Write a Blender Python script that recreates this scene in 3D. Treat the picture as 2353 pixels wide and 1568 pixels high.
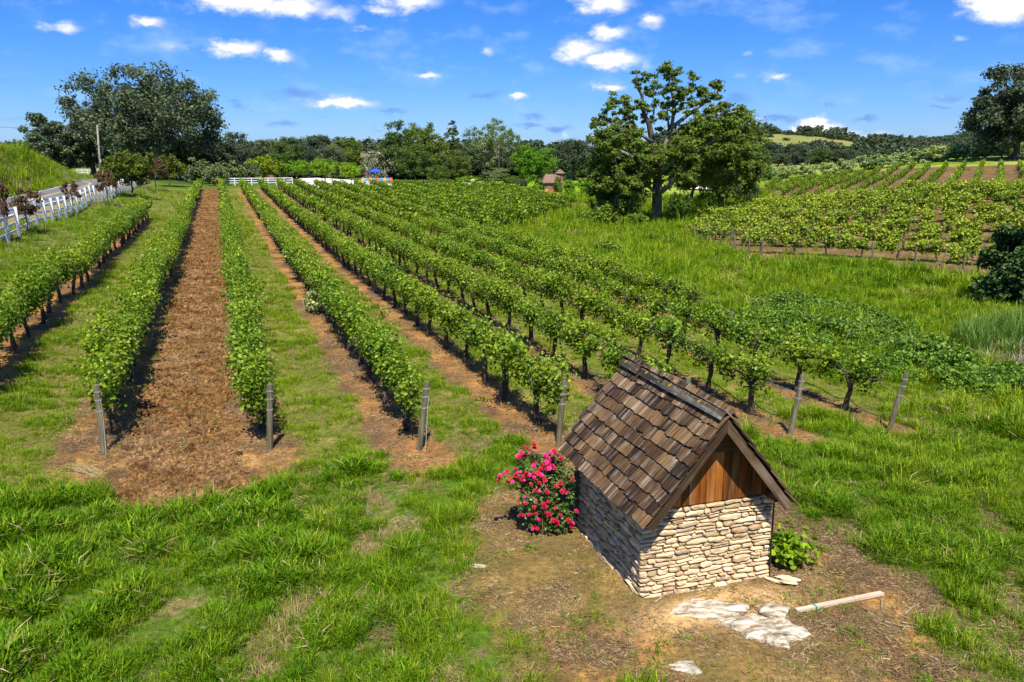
import bpy, math, random
import numpy as np
from mathutils import Matrix, Vector, Euler

for o in list(bpy.data.objects):
    bpy.data.objects.remove(o)
SC = bpy.context.scene
COL = SC.collection
rad = math.radians

# ------------------------------------------------------------------ camera
FPX = 1830.0                       # focal length for a picture 2353 wide
PITCH = math.atan(432.0 / FPX)
EYE = 6.07
cam_d = bpy.data.cameras.new("camera")
cam_d.sensor_width = 36.0
cam_d.lens = FPX / 2353.0 * 36.0
cam_d.clip_start = 0.1
cam_d.clip_end = 6000.0
cam = bpy.data.objects.new("camera", cam_d)
cam.location = (0, 0, EYE)
cam.rotation_euler = (math.pi / 2 - PITCH, 0, 0)
COL.objects.link(cam)
SC.camera = cam

# ------------------------------------------------------------------ light
SUN_EL = rad(57)
SUN_AZ = rad(174)                  # from +Y towards +X: behind the camera, a little right
SUN_STRENGTH = 5.0
SKY_STRENGTH = 0.066
EXPOSURE = 0.58
sun_d = bpy.data.lights.new("sun", 'SUN')
sun_d.energy = SUN_STRENGTH
sun_d.angle = rad(0.55)
sun_d.color = (1.0, 0.93, 0.80)
sun = bpy.data.objects.new("sun", sun_d)
sdir = Vector((math.sin(SUN_AZ) * math.cos(SUN_EL), math.cos(SUN_AZ) * math.cos(SUN_EL), math.sin(SUN_EL)))
sun.rotation_euler = sdir.to_track_quat('Z', 'Y').to_euler()
sun.location = (20, -40, 60)
COL.objects.link(sun)
SC.view_settings.view_transform = 'Standard'
SC.view_settings.look = 'None'
SC.view_settings.exposure = EXPOSURE
SC.view_settings.gamma = 1.0
SC.view_settings.use_curve_mapping = False
SC.cycles.max_bounces = 6
SC.cycles.diffuse_bounces = 3
SC.cycles.glossy_bounces = 2
SC.cycles.transmission_bounces = 3
SC.cycles.transparent_max_bounces = 4
SC.cycles.use_denoising = True
SC.cycles.use_adaptive_sampling = True
SC.cycles.adaptive_threshold = 0.02

W = bpy.data.worlds.new("World")
SC.world = W
W.use_nodes = True
nt = W.node_tree
nt.nodes.clear()
_n, _l = nt.nodes, nt.links


def wmath(op, a, b=None, c=None, clamp=False):
    m = _n.new('ShaderNodeMath')
    m.operation = op
    m.use_clamp = clamp
    for i, v in enumerate((a, b, c)):
        if v is None:
            continue
        if isinstance(v, (int, float)):
            m.inputs[i].default_value = v
        else:
            _l.new(v, m.inputs[i])
    return m.outputs[0]


def wmap(v, a, b, c, d, smooth=True):
    m = _n.new('ShaderNodeMapRange')
    m.interpolation_type = 'SMOOTHSTEP' if smooth else 'LINEAR'
    _l.new(v, m.inputs[0])
    for i, x in enumerate((a, b, c, d)):
        m.inputs[i + 1].default_value = x
    return m.outputs[0]


def wmix(f, a, b):
    m = _n.new('ShaderNodeMix')
    m.data_type = 'RGBA'
    if isinstance(f, (int, float)):
        m.inputs[0].default_value = f
    else:
        _l.new(f, m.inputs[0])
    for i, v in ((6, a), (7, b)):
        if isinstance(v, tuple):
            m.inputs[i].default_value = v
        else:
            _l.new(v, m.inputs[i])
    return m.outputs[2]


def build_sky():
    sky = _n.new('ShaderNodeTexSky')
    sky.sky_type = 'NISHITA'
    sky.sun_disc = False
    sky.sun_elevation = SUN_EL
    sky.sun_rotation = SUN_AZ
    sky.altitude = 400
    sky.air_density = 1.0
    sky.dust_density = 0.3
    sky.ozone_density = 2.5
    tint = _n.new('ShaderNodeMix')
    tint.data_type = 'RGBA'
    tint.blend_type = 'MULTIPLY'
    tint.inputs[0].default_value = 1.0
    _l.new(sky.outputs[0], tint.inputs[6])
    tint.inputs[7].default_value = (0.60, 0.87, 1.50, 1)
    hs = _n.new('ShaderNodeHueSaturation')
    hs.inputs['Saturation'].default_value = 1.12
    _l.new(tint.outputs[2], hs.inputs['Color'])
    tc = _n.new('ShaderNodeTexCoord')
    sep = _n.new('ShaderNodeSeparateXYZ')
    _l.new(tc.outputs['Generated'], sep.inputs[0])
    az = wmath('ARCTAN2', sep.outputs[0], sep.outputs[1])
    el = wmath('ARCSINE', sep.outputs[2])
    cmb = _n.new('ShaderNodeCombineXYZ')
    _l.new(az, cmb.inputs[0])
    _l.new(el, cmb.inputs[1])

    def noise(scale, detail, rough, stretch=(1, 1.7, 1)):
        mp = _n.new('ShaderNodeMapping')
        mp.inputs['Scale'].default_value = stretch
        _l.new(cmb.outputs[0], mp.inputs[0])
        nz = _n.new('ShaderNodeTexNoise')
        nz.inputs['Scale'].default_value = scale
        nz.inputs['Detail'].default_value = detail
        nz.inputs['Roughness'].default_value = rough
        _l.new(mp.outputs[0], nz.inputs['Vector'])
        return nz
    n1 = noise(34.0, 7.0, 0.62)
    n2 = noise(11.0, 3.0, 0.5, (1, 2.6, 1))
    # warp the lookup so edges of the clouds are ragged
    wv = _n.new('ShaderNodeVectorMath')
    wv.operation = 'MULTIPLY_ADD'
    _l.new(n1.outputs['Color'], wv.inputs[0])
    wv.inputs[1].default_value = (0.040, 0.024, 0)
    _l.new(cmb.outputs[0], wv.inputs[2])
    wv2 = _n.new('ShaderNodeVectorMath')
    wv2.operation = 'ADD'
    _l.new(wv.outputs[0], wv2.inputs[0])
    wv2.inputs[1].default_value = (-0.020, -0.012, 0)

    def blobs(lst):
        acc = None
        for (px, py, rx, ry, s) in lst:
            a = (px - 1176.5) / FPX
            b = (784 - py) / FPX
            d = Vector((a, math.cos(PITCH) + b * math.sin(PITCH), -math.sin(PITCH) + b * math.cos(PITCH))).normalized()
            ca, ce = math.atan2(d.x, d.y), math.asin(d.z)
            sx, sy = FPX / rx, FPX / ry
            v = _n.new('ShaderNodeVectorMath')
            v.operation = 'MULTIPLY_ADD'
            _l.new(wv2.outputs[0], v.inputs[0])
            v.inputs[1].default_value = (sx, sy, 0)
            v.inputs[2].default_value = (-ca * sx, -ce * sy, 0)
            ln = _n.new('ShaderNodeVectorMath')
            ln.operation = 'LENGTH'
            _l.new(v.outputs[0], ln.inputs[0])
            m = wmap(ln.outputs['Value'], 0.0, 1.55, s, 0.0)
            acc = m if acc is None else wmath('MAXIMUM', acc, m)
        return acc
    white = [(560, 5, 130, 30, 1), (660, 15, 110, 26, 1), (500, -5, 90, 22, .9), (760, 30, 70, 18, .7), (935, 0, 80, 28, 1),
             (880, 25, 40, 15, .75), (340, 47, 36, 17, .85), (152, 66, 34, 16, .8), (548, 112, 60, 24, 1),
             (640, 126, 40, 14, .85), (500, 122, 40, 12, .7), (425, 105, 40, 12, .38), (845, 68, 30, 10, .45),
             (1388, 5, 75, 28, 1), (1400, 72, 48, 22, .9), (1330, 112, 72, 30, .85), (1400, 140, 76, 20, 1),
             (1300, 130, 50, 18, .75), (1500, 52, 30, 20, .75), (1408, 200, 36, 12, .85), (1118, 122, 26, 12, .65),
             (987, 178, 30, 11, .8), (790, 236, 84, 14, .95), (760, 222, 40, 12, .5), (1192, 223, 21, 11, .85),
             (1785, 180, 36, 11, .7), (1700, 172, 26, 9, .4), (1715, 120, 16, 8, .55), (2210, 90, 22, 10, .6),
             (2320, 20, 90, 36, 1), (2260, 5, 50, 24, 1), (1870, 282, 32, 19, 1.25), (1900, 300, 44, 18, 1.25), (1840, 300, 28, 12, 1),
             (1930, 312, 60, 12, .9), (2010, 316, 45, 10, .65), (1300, 312, 14, 8, .6), (40, 350, 50, 9, .5),
             (2320, 165, 36, 10, .45), (1740, 272, 30, 8, .5), (1490, 150, 16, 22, .35)]
    grey = [(690, 216, 80, 16, .75), (800, 243, 110, 10, .5), (900, 252, 50, 9, .7), (650, 287, 42, 8, .8), (740, 265, 24, 7, .4),
            (548, 240, 24, 8, .6), (570, 256, 16, 7, .5), (1120, 216, 46, 10, .7), (1225, 266, 34, 11, .8), (1215, 287, 40, 8, .8),
            (1280, 295, 42, 11, .85), (1240, 250, 20, 8, .3), (1780, 272, 64, 10, .9), (1700, 228, 34, 10, .7), (1985, 277, 34, 6, .8),
            (1905, 245, 20, 6, .6), (2160, 247, 28, 5, .7), (2180, 227, 36, 7, .7), (1830, 178, 40, 9, .5), (1770, 155, 60, 10, .35),
            (860, 200, 120, 12, .3), (780, 185, 70, 10, .25), (40, 278, 22, 5, .5), (10, 186, 20, 8, .5), (1300, 238, 30, 7, .45), (870, 296, 24, 5, .5)]
    mw = blobs(white)
    mg = blobs(grey)
    # cloud cover beyond the picture goes on as scattered patches
    out = wmath('MAXIMUM', wmap(wmath('ABSOLUTE', az), 0.62, 0.8, 0, 1), wmap(el, 0.20, 0.30, 0, 1))
    n3 = noise(5.0, 6.0, 0.58, (1, 2.2, 1))
    rest = wmath('MULTIPLY', wmap(n3.outputs['Fac'], 0.56, 0.72, 0, 1), out)
    rest = wmath('MULTIPLY', rest, wmap(el, 0.0, 0.08, 0, 1))
    dn = wmath('MULTIPLY_ADD', n1.outputs['Fac'], 0.95, -0.475)
    dn2 = wmath('MULTIPLY_ADD', n2.outputs['Fac'], 0.5, -0.25)
    mwn = wmath('ADD', mw, dn)
    mwn = wmath('ADD', mwn, dn2)
    cov = wmap(mwn, 0.16, 0.92, 0, 1)
    cov = wmath('MAXIMUM', cov, rest)
    covg = wmap(wmath('ADD', mg, dn), 0.15, 0.95, 0, .8)
    # thin brightening towards the edges, lilac-grey thinner parts, white cores
    veil = wmath('MULTIPLY', wmap(wmath('ADD', n2.outputs['Fac'], wmath('MULTIPLY', n1.outputs['Fac'], .5)), .72, 1.05, 0, .42), wmap(el, -.02, .1, .5, 1))
    core = wmap(mwn, 0.42, 0.95, 0, 1)
    ccol = wmix(wmath('MAXIMUM', core, wmath('MULTIPLY', rest, .8)), (7.6, 8.4, 10.4, 1), (12.0, 12.0, 12.0, 1))
    s0 = wmix(veil, hs.outputs[0], (5.2, 7.4, 10.6, 1))
    s1 = wmix(covg, s0, (1.7, 3.5, 8.6, 1))
    s2 = wmix(cov, s1, ccol)
    bg = _n.new('ShaderNodeBackground')
    bg.inputs['Strength'].default_value = SKY_STRENGTH
    _l.new(s2, bg.inputs['Color'])
    outn = _n.new('ShaderNodeOutputWorld')
    _l.new(bg.outputs[0], outn.inputs['Surface'])


build_sky()

# ------------------------------------------------------------------ helpers
rng = np.random.default_rng(7)
random.seed(7)
A_ROW = math.atan((495 - 1176.5) / (FPX * math.cos(PITCH) + 432 * math.sin(PITCH)))   # heading of the vine rows
DV = np.array([math.sin(A_ROW), math.cos(A_ROW)])
DU = np.array([DV[1], -DV[0]])


def to_uv(x, y):
    return x * DU[0] + y * DU[1], x * DV[0] + y * DV[1]


def to_xy(u, v):
    return u * DU[0] + v * DV[0], u * DU[1] + v * DV[1]


def view_ray(px, py):
    a = (px - 1176.5) / FPX
    b = (784 - py) / FPX
    return np.array([a, math.cos(PITCH) + b * math.sin(PITCH), -math.sin(PITCH) + b * math.cos(PITCH)])


def gz(px, py, z=0.0):
    r = view_ray(px, py)
    return r * ((z - EYE) / r[2]) + np.array([0, 0, EYE])


def gd(px, py, d):
    r = view_ray(px, py)
    return r * (d / r[1]) + np.array([0, 0, EYE])


def project(x, y, z):
    d = y * math.cos(PITCH) - (z - EYE) * math.sin(PITCH)
    w = y * math.sin(PITCH) + (z - EYE) * math.cos(PITCH)
    return 1176.5 + FPX * x / d, 784 - FPX * w / d, d


def sstep(a, b, x):
    t = np.clip((x - a) / (b - a), 0, 1)
    return t * t * (3 - 2 * t)


_lat = np.random.default_rng(99).random((256, 256))


def vnoise(x, y):
    x = np.asarray(x, float)
    y = np.asarray(y, float)
    xi, yi = np.floor(x).astype(int), np.floor(y).astype(int)
    fx, fy = x - xi, y - yi
    fx, fy = fx * fx * (3 - 2 * fx), fy * fy * (3 - 2 * fy)
    g = lambda i, j: _lat[(xi + i) & 255, (yi + j) & 255]
    return (g(0, 0) * (1 - fx) + g(1, 0) * fx) * (1 - fy) + (g(0, 1) * (1 - fx) + g(1, 1) * fx) * fy


def fbm(x, y, oct=4, gain=0.5):
    s, a, t = 0, 1.0, 0
    for i in range(oct):
        s = s + a * vnoise(x * 2 ** i + 17.3 * i, y * 2 ** i + 9.1 * i)
        t += a
        a *= gain
    return s / t


# ------------------------------------------------------------------ terrain
def _ctrl():
    P = []
    zm = lambda v: float(np.interp(v, [15, 40, 60, 85, 110, 140, 170, 215], [0, -.14, -.15, -.05, .15, .45, .5, .5]))
    for v in (-25, -5, 8, 15, 25, 40, 60, 85, 110, 135, 165, 210):
        far = min(max((v - 30) / 60, 0), 1)
        for u, z in ((3, 0), (9, -.08), (15, -.5 * (1 if v > 10 else .2))):
            P.append((*to_xy(u, v), zm(v) + z * (1 - .6 * far)))
        P.append((*to_xy(-2.66, v), zm(v) * .9 + .05))
        P.append((*to_xy(-5.9, v), .45 if v < 100 else .1))
        P.append((*to_xy(-10.6, v), 1.5 - .004 * max(v - 50, 0)))
        P.append((*to_xy(-15, v), 1.35))
        P.append((*to_xy(-20, v), 1.35))
        P.append((*to_xy(-40, v), 1.4))
    for px, py, z in ((2200, 1000, -.5), (2330, 925, -.9), (2290, 840, -1.25), (2300, 700, -1.15), (1900, 690, -1.1), (1690, 745, -.8),
                      (1450, 640, -.85), (1508, 512, -.8), (1400, 580, -1.0), (1300, 490, -.75), (1275, 442, -.1), (1150, 430, .2),
                      (1000, 430, .3), (1640, 470, -.6), (2350, 1100, -.3), (1700, 455, -.4), (1560, 470, -.6)):
        P.append(tuple(gz(px, py, z)))
    for px, py, d in ((2210, 638, 45), (1750, 600, 53), (2353, 650, 43), (2000, 615, 49), (1597, 552, 66), (1640, 505, 82), (2353, 452, 64), (2000, 478, 72),
                      (2353, 430, 84), (2353, 392, 118), (2353, 358, 150), (1830, 470, 95), (1760, 442, 115), (2050, 386, 140),
                      (1960, 400, 146), (1750, 415, 150), (2200, 362, 160), (2290, 358, 155), (2100, 455, 82), (2100, 430, 100)):
        P.append(tuple(gd(px, py, d)))
    return np.array(P)


_C = _ctrl()
_S = 40.0


def _fit():
    X = _C[:, :2] / _S
    n = len(X)
    d = np.hypot(X[:, None, 0] - X[None, :, 0], X[:, None, 1] - X[None, :, 1])
    K = d * d * np.log(d + 1e-9) + np.eye(n) * 0.004
    Pm = np.c_[np.ones(n), X]
    M = np.block([[K, Pm], [Pm.T, np.zeros((3, 3))]])
    return np.linalg.solve(M, np.r_[_C[:, 2], 0, 0, 0])


_Wt = _fit()


def H(x, y):
    x = np.atleast_1d(np.asarray(x, float))
    y = np.atleast_1d(np.asarray(y, float))
    shp = x.shape
    x, y = x.ravel(), y.ravel()
    out = np.empty(len(x))
    n = len(_C)
    for s in range(0, len(x), 20000):
        a, b = x[s:s + 20000] / _S, y[s:s + 20000] / _S
        dx = a[:, None] - _C[None, :, 0] / _S
        dy = b[:, None] - _C[None, :, 1] / _S
        r2 = dx * dx + dy * dy
        out[s:s + 20000] = (0.5 * r2 * np.log(r2 + 1e-18)) @ _Wt[:n] + _Wt[n] + _Wt[n + 1] * a + _Wt[n + 2] * b
    r = np.hypot(x, y - 60)
    w = 1 - sstep(120, 230, r)
    far = np.where(x > 0, 0.6, 0.8)
    out = w * np.clip(out, -3, 9) + (1 - w) * far
    # the grassy cutting beside the road
    u, v = to_uv(x, y)
    hb = np.interp(v, [-60, 60, 108, 134, 150, 162, 176], [5.0, 5.2, 5.3, 4.9, 3.6, 2.0, 0.0])
    out = out + hb * sstep(-21.6, -26.2, u) * sstep(-90, -60, u)
    return out.reshape(shp)


def H1(x, y):
    return float(H(x, y)[0])


def at(px, py):
    """the point of the ground seen at a pixel of the 2353-wide photograph"""
    r = view_ray(px, py)
    t = np.geomspace(4, 500, 700)
    p = r[None] * t[:, None]
    z = p[:, 2] + EYE - H(p[:, 0], p[:, 1])
    k = np.argmax(z < 0)
    if z[k] >= 0:
        k = len(t) - 1
    f = z[k - 1] / (z[k - 1] - z[k] + 1e-9) if k else 0
    tt = t[k - 1] + (t[k] - t[k - 1]) * f
    q = r * tt
    return np.array([q[0], q[1], H1(q[0], q[1])])


def poly(pts):
    return np.array([at(*p)[:2] for p in pts])


def sdf(P, x, y):
    """signed distance to polygon P (negative inside)"""
    d = np.full(x.shape, 1e9)
    ins = np.zeros(x.shape, bool)
    n = len(P)
    for i in range(n):
        ax, ay = P[i]
        bx, by = P[(i + 1) % n]
        ex, ey = bx - ax, by - ay
        wx, wy = x - ax, y - ay
        t = np.clip((wx * ex + wy * ey) / (ex * ex + ey * ey + 1e-12), 0, 1)
        d = np.minimum(d, np.hypot(wx - ex * t, wy - ey * t))
        c = ((ay > y) != (by > y)) & (x < (bx - ax) * (y - ay) / (by - ay + 1e-12) + ax)
        ins ^= c
    return np.where(ins, -d, d)


# ------------------------------------------------------------------ mesh helpers
def mk_mesh(name, V, faces, attrs=None, smooth=False, mats=()):
    """faces: list of (n,k) index arrays"""
    me = bpy.data.meshes.new(name)
    V = np.asarray(V, dtype=np.float32)
    faces = [np.asarray(f, dtype=np.int32) for f in faces if len(f)]
    nl = sum(f.size for f in faces)
    npoly = sum(len(f) for f in faces)
    me.vertices.add(len(V))
    me.vertices.foreach_set("co", V.ravel())
    me.loops.add(nl)
    me.loops.foreach_set("vertex_index", np.concatenate([f.ravel() for f in faces]))
    me.polygons.add(npoly)
    tot = np.concatenate([np.full(len(f), f.shape[1], np.int32) for f in faces])
    me.polygons.foreach_set("loop_start", np.r_[0, np.cumsum(tot)[:-1]].astype(np.int32))
    me.polygons.foreach_set("loop_total", tot)
    me.polygons.foreach_set("use_smooth", np.full(npoly, smooth, bool))
    for k, arr in (attrs or {}).items():
        arr = np.asarray(arr, np.float32)
        if arr.ndim == 1:
            a = me.attributes.new(k, 'FLOAT', 'POINT')
            a.data.foreach_set("value", arr)
        elif arr.shape[1] == 4:
            a = me.attributes.new(k, 'FLOAT_COLOR', 'POINT')
            a.data.foreach_set("color", arr.ravel())
        else:
            a = me.attributes.new(k, 'FLOAT_VECTOR', 'POINT')
            a.data.foreach_set("vector", arr.ravel())
    for m in mats:
        me.materials.append(m)
    me.update(calc_edges=True)
    me.validate()
    return me


def ordinal(n):
    if 10 <= n % 100 <= 20:
        return '%dth' % n
    return '%d%s' % (n, {1: 'st', 2: 'nd', 3: 'rd'}.get(n % 10, 'th'))


class MB:
    """collects shapes into one mesh"""
    def __init__(self):
        self.V, self.F, self.n, self.R = [], {}, 0, []

    def add(self, V, faces, rnd=None):
        V = np.asarray(V, float)
        self.V.append(V)
        for f in faces:
            f = np.asarray(f)
            if len(f):
                self.F.setdefault(f.shape[1], []).append(f + self.n)
        self.R.append(np.full(len(V), random.random()) if rnd is None else np.broadcast_to(rnd, (len(V),)))
        self.n += len(V)
        return self

    def box(self, c, s, rot=None):
        x, y, z = np.array(s) / 2
        V = np.array([(-x, -y, -z), (x, -y, -z), (x, y, -z), (-x, y, -z), (-x, -y, z), (x, -y, z), (x, y, z), (-x, y, z)])
        if rot is not None:
            V = V @ np.array(rot).T
        return self.add(V + np.array(c), [[(0, 3, 2, 1), (4, 5, 6, 7), (0, 1, 5, 4), (1, 2, 6, 5), (2, 3, 7, 6), (3, 0, 4, 7)]])

    def bar(self, a, b, w, h):
        """a board from a to b, w wide across and h tall"""
        a, b = np.array(a, float), np.array(b, float)
        d = b - a
        L = np.linalg.norm(d)
        d = d / L
        up = np.array([0, 0, 1.0]) if abs(d[2]) < .95 else np.array([0, 1.0, 0])
        s = np.cross(d, up)
        s /= np.linalg.norm(s)
        t = np.cross(s, d)
        return self.box((a + b) / 2, (L, w, h), np.c_[d, s, t])

    def tube(self, pts, radii, n=6, cap=True):
        pts = np.asarray(pts, float)
        k = len(pts)
        radii = np.broadcast_to(radii, (k,))
        T = np.gradient(pts, axis=0)
        T /= np.linalg.norm(T, axis=1)[:, None] + 1e-12
        ref = np.array([0.31, 0.17, 0.93]) if abs(T[0][2]) < .8 else np.array([0.9, 0.3, 0.1])
        S = np.cross(T, ref)
        S /= np.linalg.norm(S, axis=1)[:, None] + 1e-12
        B = np.cross(T, S)
        a = np.linspace(0, 2 * math.pi, n, endpoint=False)
        V = pts[:, None] + radii[:, None, None] * (np.cos(a)[None, :, None] * S[:, None] + np.sin(a)[None, :, None] * B[:, None])
        V = V.reshape(-1, 3)
        i = np.arange(k - 1)[:, None] * n
        j = np.arange(n)[None]
        j2 = (j + 1) % n
        F = np.stack([i + j, i + j2, i + n + j2, i + n + j], -1).reshape(-1, 4)
        fs = [F]
        if cap:
            V = np.vstack([V, pts[0], pts[-1]])
            e = (k - 1) * n
            jj = np.arange(n)
            fs.append(np.c_[(jj + 1) % n, jj, np.full(n, k * n)])
            fs.append(np.c_[e + jj, e + (jj + 1) % n, np.full(n, k * n + 1)])
        return self.add(V, fs)

    def mesh(self, name, mat, smooth=False):
        V = np.vstack(self.V)
        F = [np.vstack(v) for v in self.F.values()]
        return mk_mesh(name, V, F, {'rnd': np.concatenate(self.R)}, smooth, [mat] if mat else [])

    def obj(self, name, mat, parent=None, smooth=False, loc=None):
        return link(bpy.data.objects.new(name, self.mesh(name, mat, smooth)), parent, loc)


def link(o, parent=None, loc=None):
    COL.objects.link(o)
    if parent is not None:
        o.parent = parent
    if loc is not None:
        o.location = loc
    return o


def tag(o, label=None, cat=None, group=None, kind=None):
    if label:
        o['label'] = label
    if cat:
        o['category'] = cat
    if group:
        o['group'] = group
    if kind:
        o['kind'] = kind
    return o


def thing(name, label, cat, loc=(0, 0, 0), rz=0.0, group=None, scale=None):
    o = bpy.data.objects.new(name, None)
    o.empty_display_size = 0.2
    COL.objects.link(o)
    o.location = loc
    o.rotation_euler = (0, 0, rz)
    if scale is not None:
        o.scale = scale
    return tag(o, label, cat, group)


def part(name, me, parent, M=None, loc=None):
    o = bpy.data.objects.new(name, me)
    COL.objects.link(o)
    o.parent = parent
    if M is not None:
        o.matrix_local = M
    if loc is not None:
        o.location = loc
    return o


LEAF_T = np.array([(0, 0, 0), (0, .55, .02), (0, 1, -.06), (-.34, .12, .10), (-.5, .55, .16), (-.22, .86, .06),
                   (.34, .12, .10), (.5, .55, .16), (.22, .86, .06)])
LEAF_F4 = np.array([(0, 1, 4, 3), (1, 2, 5, 4), (0, 6, 7, 1), (1, 7, 8, 2)])
CARD_T = np.array([(0, 0, 0), (-.42, .45, .14), (0, 1, -.05), (.42, .45, .14)])
CARD_F = np.array([(0, 2, 1), (0, 3, 2)])
SPRIG_T = np.array([(0, 0, 0), (-.30, .30, .1), (-.52, .52, .0), (-.12, .62, .10), (0, 1.05, -.08), (.16, .66, .1), (.5, .56, .03), (.28, .28, .1)])
SPRIG_F = np.array([(0, 3, 2, 1), (0, 5, 4, 3), (0, 7, 6, 5)])


def leafcloud(P, size, r, T=CARD_T, F=CARD_F, out=None, up=0.5, spread=1.0):
    """leaf templates at points P; normals are random, biased upward and along 'out'"""
    n = len(P)
    N = r.normal(size=(n, 3)) * spread
    N[:, 2] += up
    if out is not None:
        N += out
    N /= np.linalg.norm(N, axis=1)[:, None] + 1e-9
    Rn = r.normal(size=(n, 3))
    X = np.cross(N, Rn)
    X /= np.linalg.norm(X, axis=1)[:, None] + 1e-9
    Y = np.cross(N, X)
    s = np.broadcast_to(size, (n,))[:, None, None]
    V = P[:, None] + s * (T[None, :, 0, None] * X[:, None] + (T[None, :, 1, None] - .4) * Y[:, None] + T[None, :, 2, None] * N[:, None])
    k = len(T)
    Fi = (F[None] + (np.arange(n) * k)[:, None, None]).reshape(-1, F.shape[1])
    rv = np.repeat(r.random(n), k)
    return V.reshape(-1, 3), Fi, rv


# ------------------------------------------------------------------ materials
def new_mat(name):
    m = bpy.data.materials.new(name)
    m.use_nodes = True
    m.node_tree.nodes.clear()
    return m, m.node_tree.nodes, m.node_tree.links


def ramp(N, stops):
    r = N.new('ShaderNodeValToRGB')
    e = r.color_ramp.elements
    while len(e) < len(stops):
        e.new(0.5)
    for i, (p, c) in enumerate(stops):
        e[i].position = p
        e[i].color = (*c, 1)
    return r


def noise_node(N, L, vec, scale, detail=4, rough=0.55, dist=0.0):
    n = N.new('ShaderNodeTexNoise')
    n.inputs['Scale'].default_value = scale
    n.inputs['Detail'].default_value = detail
    n.inputs['Roughness'].default_value = rough
    n.inputs['Distortion'].default_value = dist
    if vec is not None:
        L.new(vec, n.inputs['Vector'])
    return n


def mixrgb(N, L, f, a, b, mode='MIX'):
    m = N.new('ShaderNodeMix')
    m.data_type = 'RGBA'
    m.blend_type = mode
    for i, v in ((0, f), (6, a), (7, b)):
        if isinstance(v, (int, float)):
            m.inputs[i].default_value = v
        elif isinstance(v, tuple):
            m.inputs[i].default_value = (*v, 1) if len(v) == 3 else v
        else:
            L.new(v, m.inputs[i])
    return m.outputs[2]


def leaf_mat(name, dark, mid, light, trans=0.35, rough=0.5, spec=0.25, objvar=0.25, huevar=0.02):
    m, N, L = new_mat(name)
    at_ = N.new('ShaderNodeAttribute')
    at_.attribute_name = 'rnd'
    rp = ramp(N, [(0.0, dark), (0.5, mid), (1.0, light)])
    L.new(at_.outputs['Fac'], rp.inputs[0])
    oi = N.new('ShaderNodeObjectInfo')
    hs = N.new('ShaderNodeHueSaturation')
    mr = N.new('ShaderNodeMapRange')
    L.new(oi.outputs['Random'], mr.inputs[0])
    mr.inputs[3].default_value = 1 - objvar
    mr.inputs[4].default_value = 1 + objvar
    L.new(mr.outputs[0], hs.inputs['Value'])
    mh = N.new('ShaderNodeMapRange')
    L.new(oi.outputs['Random'], mh.inputs[0])
    mh.inputs[3].default_value = 0.5 + huevar
    mh.inputs[4].default_value = 0.5 - huevar
    L.new(mh.outputs[0], hs.inputs['Hue'])
    L.new(rp.outputs[0], hs.inputs['Color'])
    p = N.new('ShaderNodeBsdfPrincipled')
    p.inputs['Roughness'].default_value = rough
    p.inputs['Specular IOR Level'].default_value = spec
    L.new(hs.outputs[0], p.inputs['Base Color'])
    t = N.new('ShaderNodeBsdfTranslucent')
    tc = mixrgb(N, L, 1.0, hs.outputs[0], (1.25, 1.15, .55), 'MULTIPLY')
    L.new(tc, t.inputs['Color'])
    mx = N.new('ShaderNodeMixShader')
    mx.inputs[0].default_value = trans
    L.new(p.outputs[0], mx.inputs[1])
    L.new(t.outputs[0], mx.inputs[2])
    o = N.new('ShaderNodeOutputMaterial')
    L.new(mx.outputs[0], o.inputs['Surface'])
    return m


def plain_mat(name, stops, scale=8.0, stretch=(1, 1, 1), rough=0.85, spec=0.2, bump=0.3, objvar=0.15, detail=6, bdist=0.01, dist=0.0):
    m, N, L = new_mat(name)
    tc = N.new('ShaderNodeTexCoord')
    oi = N.new('ShaderNodeObjectInfo')
    ad = N.new('ShaderNodeVectorMath')
    ad.operation = 'MULTIPLY_ADD'
    L.new(oi.outputs['Random'], ad.inputs[0])
    ad.inputs[1].default_value = (37.0, 53.0, 71.0)
    L.new(tc.outputs['Object'], ad.inputs[2])
    mp = N.new('ShaderNodeMapping')
    mp.inputs['Scale'].default_value = stretch
    L.new(ad.outputs[0], mp.inputs[0])
    nz = noise_node(N, L, mp.outputs[0], scale, detail, 0.62, dist)
    rp = ramp(N, stops)
    L.new(nz.outputs['Fac'], rp.inputs[0])
    mr = N.new('ShaderNodeMapRange')
    L.new(oi.outputs['Random'], mr.inputs[0])
    mr.inputs[3].default_value = 1 - objvar
    mr.inputs[4].default_value = 1 + objvar
    hs = N.new('ShaderNodeHueSaturation')
    L.new(mr.outputs[0], hs.inputs['Value'])
    L.new(rp.outputs[0], hs.inputs['Color'])
    p = N.new('ShaderNodeBsdfPrincipled')
    p.inputs['Roughness'].default_value = rough
    p.inputs['Specular IOR Level'].default_value = spec
    L.new(hs.outputs[0], p.inputs['Base Color'])
    if bump:
        b = N.new('ShaderNodeBump')
        b.inputs['Strength'].default_value = bump
        b.inputs['Distance'].default_value = bdist
        L.new(nz.outputs['Fac'], b.inputs['Height'])
        L.new(b.outputs[0], p.inputs['Normal'])
    o = N.new('ShaderNodeOutputMaterial')
    L.new(p.outputs[0], o.inputs['Surface'])
    return m


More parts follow.
